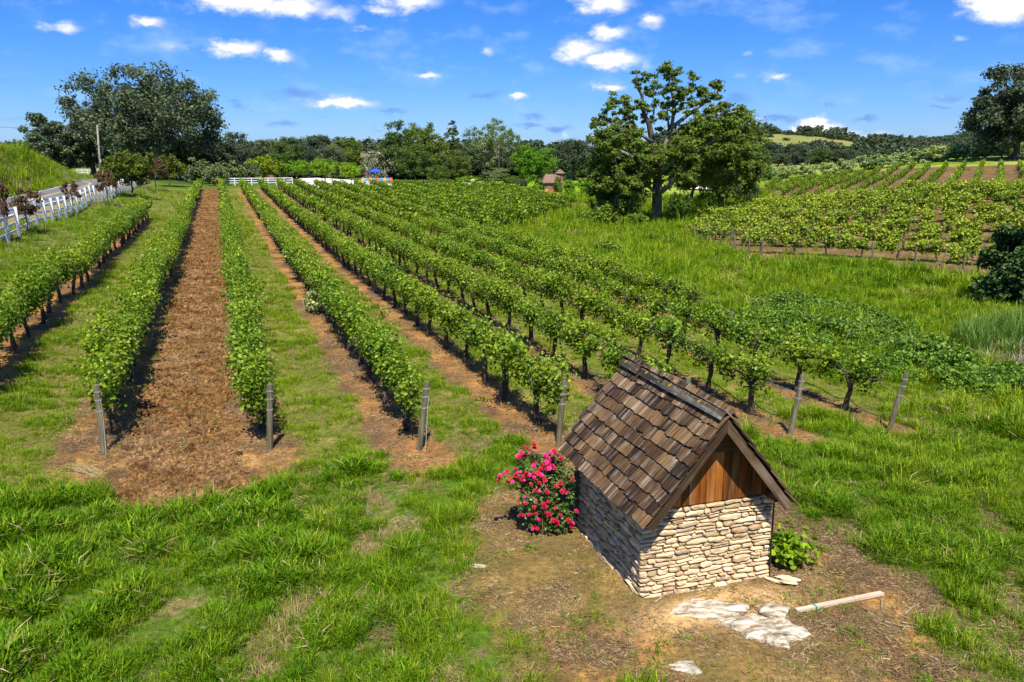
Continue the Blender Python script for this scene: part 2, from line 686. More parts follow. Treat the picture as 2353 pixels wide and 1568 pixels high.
M = {}
M['vine'] = leaf_mat('vine_leaf', (.036, .080, .005), (.140, .240, .010), (.33, .46, .034), .36, .45, .3, .14, .012)
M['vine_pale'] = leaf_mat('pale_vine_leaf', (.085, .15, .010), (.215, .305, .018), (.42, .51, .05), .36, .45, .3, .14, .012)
M['oak'] = leaf_mat('oak_leaf', (.032, .062, .012), (.080, .138, .024), (.165, .235, .05), .24, .5, .25, .18)
M['oak_dark'] = leaf_mat('dark_oak_leaf', (.030, .050, .022), (.075, .110, .050), (.16, .205, .105), .18, .5, .3, .2, .01)
M['far_oak'] = leaf_mat('far_oak_leaf', (.028, .050, .022), (.065, .105, .044), (.14, .19, .085), .18, .5, .3, .15)
M['oak_green'] = leaf_mat('green_oak_leaf', (.038, .075, .008), (.095, .165, .014), (.19, .28, .03), .28, .5, .3, .12)
M['bright'] = leaf_mat('bright_leaf', (.08, .17, .006), (.16, .31, .010), (.27, .43, .02), .34, .5, .25, .18, .02)
M['yellowleaf'] = leaf_mat('yellow_green_leaf', (.13, .19, .008), (.26, .33, .012), (.40, .46, .03), .34, .5, .25, .1)
M['olive_green'] = leaf_mat('green_olive_leaf', (.060, .09, .03), (.135, .185, .065), (.26, .32, .13), .24, .5, .3, .15)
M['olive'] = leaf_mat('olive_leaf', (.15, .21, .055), (.32, .42, .14), (.55, .62, .32), .28, .5, .3, .12)
M['airy'] = leaf_mat('pale_tree_leaf', (.07, .12, .03), (.15, .22, .07), (.28, .36, .15), .28, .5, .3, .15)
M['maroon'] = leaf_mat('bronze_leaf', (.045, .028, .014), (.105, .062, .024), (.18, .115, .045), .24, .5, .25, .15)
M['bronze_green'] = leaf_mat('bronze_green_leaf', (.06, .07, .008), (.13, .16, .012), (.22, .24, .025), .28, .5, .25, .15)
M['bramble'] = leaf_mat('bramble_leaf', (.045, .095, .006), (.150, .250, .016), (.33, .43, .06), .30, .5, .25, .1)
M['darkbush'] = leaf_mat('dark_bush_leaf', (.020, .042, .008), (.045, .090, .014), (.11, .17, .03), .18, .45, .4, .1)
M['rose_leaf'] = leaf_mat('rose_leaf', (.025, .06, .012), (.06, .125, .02), (.13, .22, .04), .22, .4, .45, .1)
M['cream'] = leaf_mat('cream_blossom', (.07, .11, .03), (.24, .26, .14), (.62, .60, .46), .2, .7, .1, .05)
M['grass'] = leaf_mat('grass_blade', (.050, .125, .003), (.118, .250, .006), (.225, .385, .016), .38, .55, .12, .18, .02)
M['grass_yellow'] = leaf_mat('yellow_grass_blade', (.12, .20, .006), (.215, .335, .010), (.36, .47, .03), .38, .55, .12, .12, .01)
M['grass_dry'] = leaf_mat('dry_grass_blade', (.20, .15, .06), (.36, .28, .12), (.54, .45, .22), .25, .6, .2, .15, .01)
M['reed'] = leaf_mat('reed_blade', (.06, .14, .015), (.12, .22, .025), (.20, .32, .05), .36, .5, .25, .1)
M['reed_dead'] = leaf_mat('dead_reed', (.35, .27, .2), (.5, .42, .33), (.66, .6, .5), .2, .7, .1, .1)
M['bark'] = plain_mat('bark', [(.3, (.045, .036, .028)), (.55, (.11, .09, .072)), (.75, (.24, .205, .17))], 9, (1, 1, .22), .9, .1, .9)
M['bark_pale'] = plain_mat('pale_bark', [(.3, (.14, .12, .10)), (.55, (.32, .29, .25)), (.75, (.5, .47, .42))], 6, (1, 1, .25), .9, .1, .6)
M['vine_bark'] = plain_mat('vine_bark', [(.3, (.030, .023, .018)), (.55, (.085, .065, .05)), (.78, (.20, .165, .135))], 26, (1, 1, .18), .95, .1, 1.0, .3)
M['post'] = plain_mat('weathered_post', [(.3, (.070, .062, .036)), (.52, (.15, .135, .085)), (.75, (.27, .245, .165))], 22, (1, 1, .07), .9, .1, .6, .18)
M['steel'] = plain_mat('rusty_steel', [(.3, (.05, .032, .024)), (.7, (.13, .085, .06))], 30, (1, 1, .3), .7, .3, .1)
M['wire'] = plain_mat('wire', [(.3, (.30, .30, .29)), (.7, (.45, .45, .43))], 30, (1, 1, 1), .5, .5, 0)
M['hose'] = plain_mat('black_hose', [(.3, (.016, .015, .014)), (.7, (.035, .033, .03))], 10, (1, 1, 1), .55, .4, 0)
M['white'] = plain_mat('white_paint', [(.3, (.70, .71, .72)), (.6, (.80, .80, .80))], 6, (1, 1, .3), .6, .3, .1, .04)
M['asphalt'] = plain_mat('asphalt', [(.25, (.10, .105, .115)), (.5, (.155, .16, .17)), (.8, (.20, .205, .215))], 2.5, (1, 1, 1), .9, .15, .15, 0, 8)
M['line_white'] = plain_mat('white_line', [(.3, (.6, .6, .58)), (.6, (.8, .8, .78))], 5, (1, 1, 1), .8, .2, 0, 0)
M['line_yellow'] = plain_mat('yellow_line', [(.3, (.55, .34, .06)), (.6, (.72, .48, .10))], 5, (1, 1, 1), .8, .2, 0, 0)
M['gravel'] = plain_mat('pale_gravel', [(.3, (.72, .68, .62)), (.6, (.82, .79, .74))], 1.5, (1, 1, 1), .95, .1, .2, 0, 8)
M['dirt_path'] = plain_mat('dirt_path', [(.3, (.34, .22, .13)), (.6, (.5, .36, .22))], .8, (1, 1, 1), .95, .1, .2, 0, 8)
M['roof_far'] = plain_mat('brown_roof', [(.3, (.12, .075, .055)), (.6, (.24, .165, .12))], 3, (1, 1, 3), .9, .1, .4, .1)
M['brick'] = plain_mat('brown_masonry', [(.3, (.12, .075, .05)), (.6, (.24, .15, .10))], 4, (1, 1, 3), .9, .1, .3, .1)
M['metalroof'] = plain_mat('metal_roof', [(.3, (.38, .41, .45)), (.6, (.52, .55, .58))], 1, (6, 1, 1), .45, .5, .1, .0)
M['shedwood'] = plain_mat('shed_wood', [(.3, (.14, .09, .06)), (.6, (.28, .19, .12))], 3, (6, 6, .4), .85, .2, .2, .1)
M['blue'] = plain_mat('blue_canvas', [(.3, (.015, .07, .55)), (.6, (.02, .10, .68))], 2, (1, 1, 1), .7, .2, 0, 0)
M['paint_blue'] = plain_mat('blue_paint', [(.3, (.03, .20, .50)), (.6, (.05, .28, .62))], 4, (1, 1, 1), .6, .3, 0, .1)
M['paint_orange'] = plain_mat('orange_paint', [(.3, (.62, .23, .06)), (.6, (.78, .34, .10))], 4, (1, 1, 1), .6, .3, 0, .1)
M['paint_red'] = plain_mat('red_paint', [(.3, (.48, .08, .03)), (.6, (.62, .13, .05))], 4, (1, 1, 1), .6, .3, 0, .1)
M['rock_tan'] = plain_mat('tan_rock', [(.3, (.32, .22, .14)), (.6, (.55, .42, .29))], 1.5, (1, 1, 1), .9, .1, .5, .1)


def ground_mat():
    m, N, L = new_mat('ground')
    a = N.new('ShaderNodeAttribute')
    a.attribute_name = 'gcol'
    b = N.new('ShaderNodeAttribute')
    b.attribute_name = 'bare'
    tc = N.new('ShaderNodeTexCoord')
    g = tc.outputs['Object']
    n1 = noise_node(N, L, g, 1.3, 5, .6)
    n2 = noise_node(N, L, g, 9.0, 6, .68)
    n3 = noise_node(N, L, g, 46.0, 4, .7)
    mr = N.new('ShaderNodeMapRange')
    L.new(n1.outputs['Fac'], mr.inputs[0])
    mr.inputs[1].default_value, mr.inputs[2].default_value = .3, .7
    mr.inputs[3].default_value, mr.inputs[4].default_value = .74, 1.22
    mr2 = N.new('ShaderNodeMapRange')
    L.new(n2.outputs['Fac'], mr2.inputs[0])
    mr2.inputs[1].default_value, mr2.inputs[2].default_value = .3, .7
    mr2.inputs[3].default_value, mr2.inputs[4].default_value = .58, 1.42
    mm = N.new('ShaderNodeMath')
    mm.operation = 'MULTIPLY'
    L.new(mr.outputs[0], mm.inputs[0])
    L.new(mr2.outputs[0], mm.inputs[1])
    c1 = N.new('ShaderNodeVectorMath')
    c1.operation = 'SCALE'
    L.new(a.outputs['Color'], c1.inputs[0])
    L.new(mm.outputs[0], c1.inputs['Scale'])
    # straw flecks and dark crumbs on bare soil
    st = N.new('ShaderNodeMapRange')
    L.new(n3.outputs['Fac'], st.inputs[0])
    st.inputs[1].default_value, st.inputs[2].default_value = .60, .70
    sm = N.new('ShaderNodeMath')
    sm.operation = 'MULTIPLY'
    L.new(st.outputs[0], sm.inputs[0])
    L.new(b.outputs['Fac'], sm.inputs[1])
    c2 = mixrgb(N, L, sm.outputs[0], c1.outputs[0], (.50, .38, .23))
    dk = N.new('ShaderNodeMapRange')
    L.new(n3.outputs['Fac'], dk.inputs[0])
    dk.inputs[1].default_value, dk.inputs[2].default_value = .44, .32
    dm = N.new('ShaderNodeMath')
    dm.operation = 'MULTIPLY'
    L.new(dk.outputs[0], dm.inputs[0])
    dm.inputs[1].default_value = .75
    c3 = mixrgb(N, L, dm.outputs[0], c2, (.045, .032, .018))
    p = N.new('ShaderNodeBsdfPrincipled')
    p.inputs['Roughness'].default_value = .95
    p.inputs['Specular IOR Level'].default_value = .08
    L.new(c3, p.inputs['Base Color'])
    ad = N.new('ShaderNodeMath')
    ad.operation = 'MULTIPLY_ADD'
    L.new(n3.outputs['Fac'], ad.inputs[0])
    ad.inputs[1].default_value = .35
    L.new(n2.outputs['Fac'], ad.inputs[2])
    bp = N.new('ShaderNodeBump')
    bp.inputs['Strength'].default_value = .9
    bp.inputs['Distance'].default_value = .05
    L.new(ad.outputs[0], bp.inputs['Height'])
    L.new(bp.outputs[0], p.inputs['Normal'])
    o = N.new('ShaderNodeOutputMaterial')
    L.new(p.outputs[0], o.inputs['Surface'])
    return m


M['ground'] = ground_mat()

# ------------------------------------------------------------------ layout of the vineyard
ROWS = {0: -5.85, 1: -2.70, 2: .48, 3: 3.52, 4: 6.45, 5: 9.25, 6: 12.1, 7: 15.0, 8: 17.9}
START = {0: 20.5, 1: 17.5, 2: 16.5, 3: 15.5, 4: 14.9, 5: 14.4, 6: 14.4, 7: 14.3, 8: 26.5}
END = {0: 77.0, 1: 138, 2: 140, 3: 138, 4: 138, 5: 137, 6: 137, 7: 136, 8: 135}
for k in range(9, 17):
    u_ = 17.9 + 2.9 * (k - 8)
    ROWS[k] = u_
    START[k] = 61 + (u_ - 20.7) * 1.45
    END[k] = 135 - (u_ - 18) * .55

PAD = poly([(1290, 1045), (1180, 1120), (1075, 1150), (1040, 1215), (1060, 1300), (1090, 1380), (1190, 1500), (1230, 1640), (2110, 1640), (2165, 1440), (2110, 1335), (1990, 1285),
            (1860, 1225), (1780, 1165), (1600, 1080)])
END1 = poly([(185, 970), (165, 1060), (150, 1115), (280, 1160), (420, 1155), (560, 1130), (700, 1112), (690, 1020), (560, 960), (300, 960)])
PATCH3 = poly([(900, 960), (900, 1020), (935, 1085), (960, 1108), (1040, 1090), (1075, 1060), (1010, 1015), (960, 990)])
LOWB = poly([(1585, 548), (1600, 530), (1635, 505), (1720, 490), (1900, 475), (2100, 462), (2353, 448), (2700, 430), (2700, 690), (2353, 655), (2230, 642), (2100, 625), (1990, 606), (1850, 600), (1740, 602), (1680, 580)])
UPB = poly([(1775, 447), (1745, 430), (1830, 415), (1960, 403), (2060, 388), (2180, 384), (2353, 378), (2600, 378), (2600, 425), (2353, 434), (2100, 455), (1840, 474)])
LUSH = [((100, 1350), 4.5), ((60, 1530), 3.5)]


def zones(x, y):
    """plan maps of the ground: bare 0..1, colour"""
    u, v = to_uv(x, y)
    n_big = fbm(x * .35 + 3, y * .35, 4)
    n_mid = fbm(x * 1.3 + 40, y * 1.3 + 7, 4)
    n_fin = fbm(x * 5.1 + 11, y * 5.1 + 3, 3)
    bare = np.zeros(x.shape)
    till = sstep(.0, .35, (u + 2.35) + (n_mid - .5) * .9) * sstep(.0, .35, (.12 - u) + (n_mid - .5) * .9) * sstep(13, 15.5, v + (n_mid - .5) * 2) * sstep(140, 136, v)
    under = np.zeros(x.shape)
    for k, uu in ROWS.items():
        s = START[k] - 1.2
        wd = .62 if k < 9 else .5
        under = np.maximum(under, sstep(wd + .18, wd - .18, np.abs(u - uu + .16) + (n_mid - .5) * .55) * sstep(s - .4, s + .6, v + (n_fin - .5)) * sstep(END[k] + 1, END[k] - 1, v))
    pad = sstep(.35, -.35, sdf(PAD, x, y) + (n_mid - .5) * 1.2 + (n_fin - .5) * .5)
    e1 = sstep(.3, -.3, sdf(END1, x, y) + (n_mid - .5) * 1.0)
    p3 = sstep(.25, -.25, sdf(PATCH3, x, y) + (n_mid - .5) * .6)
    low = sstep(.6, -.6, sdf(LOWB, x, y) + (n_mid - .5) * 1.6)
    upb = sstep(.8, -.8, sdf(UPB, x, y) + (n_mid - .5) * 1.5)
    bare = np.maximum.reduce([till, under, pad, e1, p3, low, upb])
    return dict(u=u, v=v, big=n_big, mid=n_mid, fin=n_fin, bare=bare, till=till, under=under, pad=pad, e1=e1, p3=p3, low=low, upb=upb)


def mixc(c, f, d):
    return c * (1 - f[..., None]) + np.array(d) * f[..., None]


def ground_sheet():
    def axis(segs):
        out = [segs[0][0]]
        for a, b, s0, s1 in segs:
            p = a
            while p < b - 1e-6:
                t = (p - a) / (b - a)
                p = min(b, p + s0 * (s1 / s0) ** t)
                out.append(p)
        return np.array(out)
    right = axis([(0, 13, .10, .10), (13, 45, .12, .7), (45, 140, .7, 3.5), (140, 420, 4, 25), (420, 2500, 30, 300)])
    xs = np.r_[-right[:0:-1], right]
    ys = axis([(-60, 3, 6, .5), (3, 23, .10, .10), (23, 60, .12, .5), (60, 175, .5, 2.2), (175, 420, 3, 14), (420, 3000, 16, 260)])
    X, Y = np.meshgrid(xs, ys)
    x, y = X.ravel(), Y.ravel()
    z = H(x, y)
    q = zones(x, y)
    n_mid, n_big, n_fin = q['mid'], q['big'], q['fin']
    # relief: clods, ruts, tussocks
    near = sstep(60, 20, y)
    z = z + (n_fin - .5) * .10 * q['till'] * np.clip(near + .3, 0, 1) + (n_mid - .5) * .12 * (1 - q['bare']) * np.clip(near + .2, 0, 1)
    z = z + (n_mid - .5) * .06 * q['pad'] + (n_big - .5) * .12 * near
    z = z - .35 * sstep(-12.5, -13.2, q['u']) * sstep(-22, -21.5, q['u']) * 0
    lushn = sstep(.35, .65, n_big)
    meadow = sstep(18, 21, q['u']) * sstep(24, 30, y)
    c = np.empty((len(x), 3))
    c[:] = (.085, .125, .018)
    c = mixc(c, lushn * .6, (.09, .19, .010))
    dryp = sstep(.33, .24, n_mid + (n_fin - .5) * .5) * (1 - meadow) * sstep(40, 20, y)
    barea = np.maximum(q['bare'], dryp * .9)
    alley = sstep(-9, -8, q['u']) * sstep(19.5, 18.5, q['u']) * sstep(14, 17, q['v']) * sstep(142, 138, q['v'])
    c = mixc(c, alley * .85, (.15, .165, .025))
    c = mixc(c, alley * sstep(.45, .7, n_mid) * .55, (.32, .24, .09))
    c = mixc(c, meadow * .8, (.20, .30, .012))
    c = mixc(c, meadow * sstep(.50, .60, n_big) * .7, (.38, .38, .10))
    c = mixc(c, meadow * sstep(.46, .38, n_big) * .7, (.11, .24, .008))
    lawn = sstep(118, 124, q['v']) * sstep(24, 34, q['u']) * sstep(74, 66, q['u']) * sstep(165, 158, q['v'])
    c = mixc(c, lawn * .9, (.17, .31, .010))
    dryp = sstep(.33, .24, n_mid + (n_fin - .5) * .5) * (1 - meadow) * (1 - alley) * sstep(60, 40, y)
    c = mixc(c, dryp * .85, (.26, .19, .09))
    verge = sstep(-12.8, -11.2, q['u']) * sstep(-9.0, -10.0, q['u'])
    c = mixc(c, verge * sstep(.4, .6, n_mid) * .7, (.20, .15, .06))
    shoulder = sstep(-11.5, -12.5, q['u']) * sstep(-16, -15, q['u'])
    c = mixc(c, shoulder * .8, (.32, .24, .11))
    bank = sstep(-21.2, -22.2, q['u'])
    c = mixc(c, sstep(160, 168, q['v']) * .9, (.06, .085, .02))
    c = mixc(c, bank * .9, (.17, .22, .03))
    toe = sstep(-20.6, -21.2, q['u']) * sstep(-23.6, -22.2, q['u'])
    c = mixc(c, toe * .9, (.22, .165, .105))
    soil = np.empty((len(x), 3))
    soil[:] = (.31, .160, .056)
    soil = mixc(soil, sstep(.48, .66, n_mid), (.38, .19, .055))
    soil = mixc(soil, sstep(.50, .34, n_mid) * .8, (.135, .085, .05))
    soil = mixc(soil, q['till'] * .75, (.15, .082, .032))
    soil = mixc(soil, q['till'] * sstep(-1.1, -1.9, q['u'] + (n_mid - .5)) * .55, (.34, .235, .125))
    soil = mixc(soil, q['till'] * np.exp(-((q['u'] + 1.05 + (n_mid - .5) * .5) / .22) ** 2) * sstep(.4, .6, n_mid) * .6, (.10, .13, .02))
    soil = mixc(soil, np.clip(q['pad'] + q['e1'], 0, 1) * sstep(.42, .62, n_big + (n_fin - .5) * .4) * .7, (.235, .130, .052))
    pz = np.clip(q['pad'] + q['e1'], 0, 1)
    n_p = fbm(x * 2.1 + 60, y * 2.1 + 31, 4)
    soil = mixc(soil, pz * sstep(.56, .68, n_p) * .75, (.125, .068, .030))
    soil = mixc(soil, pz * sstep(.48, .36, n_p) * .85, (.46, .245, .075))
    soil = mixc(soil, q['pad'] * sstep(.60, .70, n_big + (n_fin - .5) * .3) * .6, (.17, .145, .04))
    # pale trodden earth in front of the shed
    pale = np.exp(-(((x - 2.95) / 1.1) ** 2 + ((y - .33 * (x - 2.95) - 9.85) / .40) ** 2)) * (1 - q['till'])
    soil = mixc(soil, np.clip(pale * 1.5, 0, 1) * q['pad'], (.62, .40, .18))
    soil = mixc(soil, q['p3'] * sstep(.35, .55, n_fin) * .8, (.40, .19, .06))
    soil = mixc(soil, np.clip(q['low'] + q['upb'], 0, 1), (.150, .092, .045))
    soil = mixc(soil, np.clip(q['low'] + q['upb'], 0, 1) * sstep(.5, .62, n_mid), (.235, .135, .06))
    soil = mixc(soil, q['low'] * sstep(.45, .6, n_fin) * .55, (.13, .14, .03))
    c = c * (1 - q['bare'][:, None]) + soil * q['bare'][:, None]
    ny, nx = len(ys), len(xs)
    i = (np.arange(ny - 1)[:, None] * nx + np.arange(nx - 1)[None]).ravel()
    F = np.c_[i, i + 1, i + nx + 1, i + nx]
    me = mk_mesh('ground', np.c_[x, y, z], [F], {'gcol': np.c_[c, np.ones(len(x))], 'bare': barea}, True, [M['ground']])
    o = link(bpy.data.objects.new('ground', me))
    tag(o, 'rolling green and brown ground of the vineyard', 'ground', None, 'structure')


ground_sheet()


# ------------------------------------------------------------------ road
def ribbon(name, pts, w0, w1, dz, mat, parent=None):
    """strip along the plan polyline pts between side offsets w0..w1"""
    pts = np.array(pts)
    T = np.gradient(pts, axis=0)
    T /= np.linalg.norm(T, axis=1)[:, None]
    S = np.c_[T[:, 1], -T[:, 0]]
    k = 5
    offs = np.linspace(w0, w1, k)
    P = pts[:, None] + S[:, None] * offs[None, :, None]
    base = np.concatenate([H(P[:, j, 0], P[:, j, 1])[:, None] for j in range(k)], 1)
    V = np.dstack([P, base + dz]).reshape(-1, 3)
    n = len(pts)
    i = (np.arange(n - 1)[:, None] * k + np.arange(k - 1)[None]).ravel()
    me = mk_mesh(name, V, [np.c_[i, i + 1, i + k + 1, i + k]], None, True, [mat])
    return link(bpy.data.objects.new(name, me), parent)


def road():
    line = [to_xy(-18.1, v) for v in np.arange(-70, 138, 4.0)]
    p = np.array(line[-1])
    hd = A_ROW
    for i in range(30):
        hd -= .055
        p = p + 4.0 * np.array([math.sin(hd), math.cos(hd)])
        line.append(tuple(p))
    r = ribbon('road', line, -3.1, 3.1, .075, M['asphalt'])
    tag(r, 'grey two lane road running past the white fence', 'road', None, 'structure')
    for a, b, mt, nm in ((-2.85, -2.70, 'line_white', 'edge_line'), (2.70, 2.85, 'line_white', 'edge_line'), (-.17, -.05, 'line_yellow', 'centre_line'), (.05, .17, 'line_yellow', 'centre_line')):
        ribbon(nm, line, a, b, .082, M[mt], r)


road()


def sheet(name, pts, dz, mat, label, cat):
    P = poly(pts)
    c = P.mean(0)
    V, F = [], []
    rings = 6
    for k in range(rings + 1):
        for q in P:
            V.append(c + (q - c) * k / rings)
    V = np.array(V)
    n = len(P)
    z = H(V[:, 0], V[:, 1]) + dz
    for k in range(rings):
        for j in range(n):
            F.append((k * n + j, k * n + (j + 1) % n, (k + 1) * n + (j + 1) % n, (k + 1) * n + j))
    me = mk_mesh(name, np.c_[V, z], [np.array(F)], None, True, [mat])
    o = link(bpy.data.objects.new(name, me))
    return tag(o, label, cat, None, 'structure')


sheet('gravel_lot', [(676, 422), (690, 411), (720, 409), (770, 413), (850, 419), (905, 426), (900, 432), (820, 436), (740, 434), (690, 430)], .16, M['gravel'],
      'bright white gravel lot behind the vines', 'gravel lot')
sheet('dirt_path', [(990, 424), (1040, 421), (1100, 427), (1150, 431), (1150, 434), (1080, 432), (1000, 428)], .12, M['dirt_path'], 'bare tan path between the lawn and the shrubs', 'path')
sheet('gravel_path', [(1560, 431), (1640, 434), (1735, 430), (1735, 434), (1640, 440), (1560, 436)], .25, M['gravel'], 'pale gravel strip seen under the oak branches', 'path')

# ------------------------------------------------------------------ far hills
def hills():
    azs = np.linspace(math.atan((1480 - 1176.5) / 1880), math.atan((2900 - 1176.5) / 1880), 140)
    ds = np.r_[np.linspace(300, 1000, 60), np.linspace(1030, 1500, 14)]
    AZ, D = np.meshgrid(azs, ds)
    px = 1176.5 + 1880 * np.tan(AZ)

    def crest(px_, ctl_x, ctl_y, d):
        y = np.interp(px_, ctl_x, ctl_y)
        ang = np.arctan((784 - y) / FPX) - PITCH
        return EYE + d * np.tan(ang)
    hA = crest(px, [1480, 1640, 1740, 1800, 1870, 1940, 2000, 2080, 2160, 2300], [330, 318, 312, 317, 322, 331, 340, 352, 366, 372], 560)
    hB = crest(px, [1480, 1800, 1930, 2050, 2150, 2250, 2350, 2900], [372, 366, 352, 342, 334, 324, 318, 300], 900)
    zA = hA * np.interp(D, [300, 380, 470, 560, 640, 760, 2000], [0, .12, .62, 1, .8, .1, 0])
    zB = hB * np.interp(D, [300, 520, 700, 900, 1100, 1500], [0, 0, .5, 1, .9, .2])
    Z = np.maximum(zA, zB)
    X, Y = D * np.sin(AZ), D * np.cos(AZ)
    edge = sstep(300, 340, D)
    Z = Z + (fbm(X * .02, Y * .02, 4) - .5) * 5 * edge + .7
    Z = Z * edge + (-.5) * (1 - edge)
    ny, nx = AZ.shape
    i = (np.arange(ny - 1)[:, None] * nx + np.arange(nx - 1)[None]).ravel()
    n = fbm(X * .05, Y * .05, 4).ravel()
    c = mixc(np.tile((.26, .25, .075), (X.size, 1)), sstep(.4, .65, n), (.20, .23, .06))
    me = mk_mesh('hill', np.c_[X.ravel(), Y.ravel(), Z.ravel()], [np.c_[i, i + 1, i + nx + 1, i + nx]],
                 {'gcol': np.c_[c, np.ones(X.size)], 'bare': np.zeros(X.size)}, True, [M['ground']])
    o = link(bpy.data.objects.new('hill', me))
    tag(o, 'distant hills of dry yellow green grass', 'hill', None, 'structure')
    return azs, ds, Z


HAZ, HDS, HZ = hills()


def hill_z(px, d):
    az = math.atan((px - 1176.5) / 1880)
    i = np.interp(az, HAZ, np.arange(len(HAZ)))
    j = np.interp(d, HDS, np.arange(len(HDS)))
    i0, j0 = min(int(i), len(HAZ) - 2), min(int(j), len(HDS) - 2)
    f, g = i - i0, j - j0
    z = (HZ[j0, i0] * (1 - f) + HZ[j0, i0 + 1] * f) * (1 - g) + (HZ[j0 + 1, i0] * (1 - f) + HZ[j0 + 1, i0 + 1] * f) * g
    return d * math.sin(az), d * math.cos(az), z


# ------------------------------------------------------------------ trees
def tree_meshes(name, Ht, Wd, mat, bark, seed, base=.22, ncl=90, per=110, leaf=.38, clr=.11, trunk_r=.03, top=.5, flat=.75,
                shape='round', lean=0.0, nlimb=9, T=SPRIG_T, F=SPRIG_F, sparse=0.0, fork=.0):
    """unit tree: returns (trunk mesh, crown mesh) of height Ht and width Wd standing at the origin"""
    r = np.random.default_rng(seed)
    random.seed(seed)
    cz0, cz1 = base * Ht, Ht
    mid = (cz0 + (cz1 - cz0) * (.46 if shape == 'round' else .38))
    C = []
    tries = 0
    while len(C) < ncl and tries < 20000:
        tries += 1
        d = r.normal(size=3)
        d /= np.linalg.norm(d)
        rr = r.random() ** .38
        ez = (cz1 - mid) if d[2] > 0 else (mid - cz0)
        lump = 1 + .30 * (vnoise(d[0] * 1.9 + seed * 3.1 + 10, d[1] * 1.9 + d[2] * 2.3 + seed) - .5) * 2
        p = np.array([d[0] * Wd / 2 * rr * lump, d[1] * Wd / 2 * rr * lump, mid + d[2] * ez * rr * min(lump, 1.06)])
        if shape == 'cone':
            t = (p[2] - cz0) / (cz1 - cz0)
            w = max(0.05, 1 - t) ** .8
            a = r.random() * 2 * math.pi
            p = np.array([math.cos(a), math.sin(a), 0]) * Wd / 2 * w * math.sqrt(r.random()) + np.array([0, 0, p[2]])
        C.append(p)
    C = np.array(C)
    cr = clr * Wd * (.65 + .7 * r.random(len(C)))
    # keep the outline inside the asked height and width
    C[:, 2] = np.minimum(C[:, 2], Ht - cr * .55)
    hor = np.hypot(C[:, 0], C[:, 1])
    lim = Wd / 2 - cr * .6
    f = np.minimum(1, lim / (hor + 1e-6))
    C[:, 0] *= f
    C[:, 1] *= f
    PP, OO, TT = [], [], []
    for c, s in zip(C, cr):
        n = int(per * (.7 + .6 * r.random()))
        TT.append(np.full(n, r.random()))
        g = r.normal(size=(n, 3))
        g /= np.linalg.norm(g, axis=1)[:, None]
        g *= np.abs(r.normal(.58, .27, n))[:, None]
        PP.append(c + g * s * np.array([1, 1, flat]))
        OO.append(g * .9)
    P = np.vstack(PP)
    V, Fi, rv = leafcloud(P, leaf * (.65 + .7 * r.random(len(P))), r, T, F, np.vstack(OO), .55, .7)
    rv = .42 * np.repeat(np.concatenate(TT), len(T)) + .58 * rv
    crown = mk_mesh(name + '_crown', V, [Fi], {'rnd': rv}, False, [mat])
    b = MB()
    tr = trunk_r * Ht
    th = mid * (.85 if shape != 'cone' else 1.6)
    k = 7
    zz = np.linspace(0, th, k)
    lx = lean * Ht * np.linspace(0, 1, k) ** 1.5
    pts = np.c_[lx + np.cumsum(r.normal(size=k)) * .012 * Ht * (zz > 0), np.cumsum(r.normal(size=k)) * .012 * Ht * (zz > 0), zz]
    rd = tr * (1 - .5 * np.linspace(0, 1, k))
    rd[0] *= 1.45
    pts[0, 2] = -.03 * Ht
    b.tube(pts, rd, 8)
    order = r.permutation(len(C))[:nlimb]
    for j in order:
        s = pts[r.integers(k // 2, k)]
        e = C[j]
        mdl = (s + e) / 2 + np.array([0, 0, .04 * Ht]) + r.normal(size=3) * .02 * Ht
        b.tube([s, s * .6 + mdl * .4, mdl, e], np.array([.5, .42, .3, .1]) * tr, 5, False)
        for q in range(2):
            e2 = C[r.integers(len(C))]
            if np.linalg.norm(e2 - mdl) < Wd * .38:
                b.tube([mdl, (mdl + e2) / 2 + np.array([0, 0, .02 * Ht]), e2], np.array([.26, .17, .05]) * tr, 4, False)
    return b.mesh(name + '_trunk', bark, True), crown


PROTO = {}


def proto(key, *a, **k):
    PROTO[key] = (tree_meshes(key, *a, **k), a[0], a[1])


proto('oak_a', 16, 17, M['oak_dark'], M['bark'], 11, base=.10, ncl=110, per=110, leaf=.52, clr=.105)
proto('oak_b', 16, 18, M['oak_dark'], M['bark'], 12, base=.06, ncl=120, per=100, leaf=.52, clr=.10)
proto('oak_c', 17, 16, M['oak'], M['bark'], 13, base=.08, ncl=110, per=110, leaf=.48, clr=.105)
proto('oak_d', 17, 15, M['oak_green'], M['bark'], 14, base=.10, ncl=105, per=110, leaf=.48, clr=.11)
proto('airy', 18, 14, M['airy'], M['bark_pale'], 15, base=.22, ncl=80, per=80, leaf=.42, clr=.09, nlimb=16, trunk_r=.02)
proto('conifer', 20, 9, M['oak'], M['bark'], 16, base=.05, ncl=190, per=50, leaf=.42, clr=.075, shape='cone', trunk_r=.016, flat=.5)
proto('bright_a', 6, 7, M['bright'], M['bark'], 17, base=.34, ncl=70, per=80, leaf=.34, clr=.12, trunk_r=.025)
proto('bright_b', 6, 6.5, M['yellowleaf'], M['bark'], 18, base=.18, ncl=60, per=70, leaf=.34, clr=.12, trunk_r=.02)
proto('bright_tall', 12, 10, M['bright'], M['bark'], 19, base=.14, ncl=80, per=90, leaf=.42, clr=.115)
proto('olive_a', 4, 4.6, M['olive'], M['bark'], 20, base=.04, ncl=60, per=80, leaf=.30, clr=.13, T=CARD_T, F=CARD_F)
proto('olive_b', 4, 4.4, M['olive'], M['bark'], 21, base=.04, ncl=55, per=80, leaf=.30, clr=.13, T=CARD_T, F=CARD_F)
proto('olive_c', 4, 4.6, M['olive_green'], M['bark'], 120, base=.04, ncl=60, per=80, leaf=.30, clr=.13, T=CARD_T, F=CARD_F)
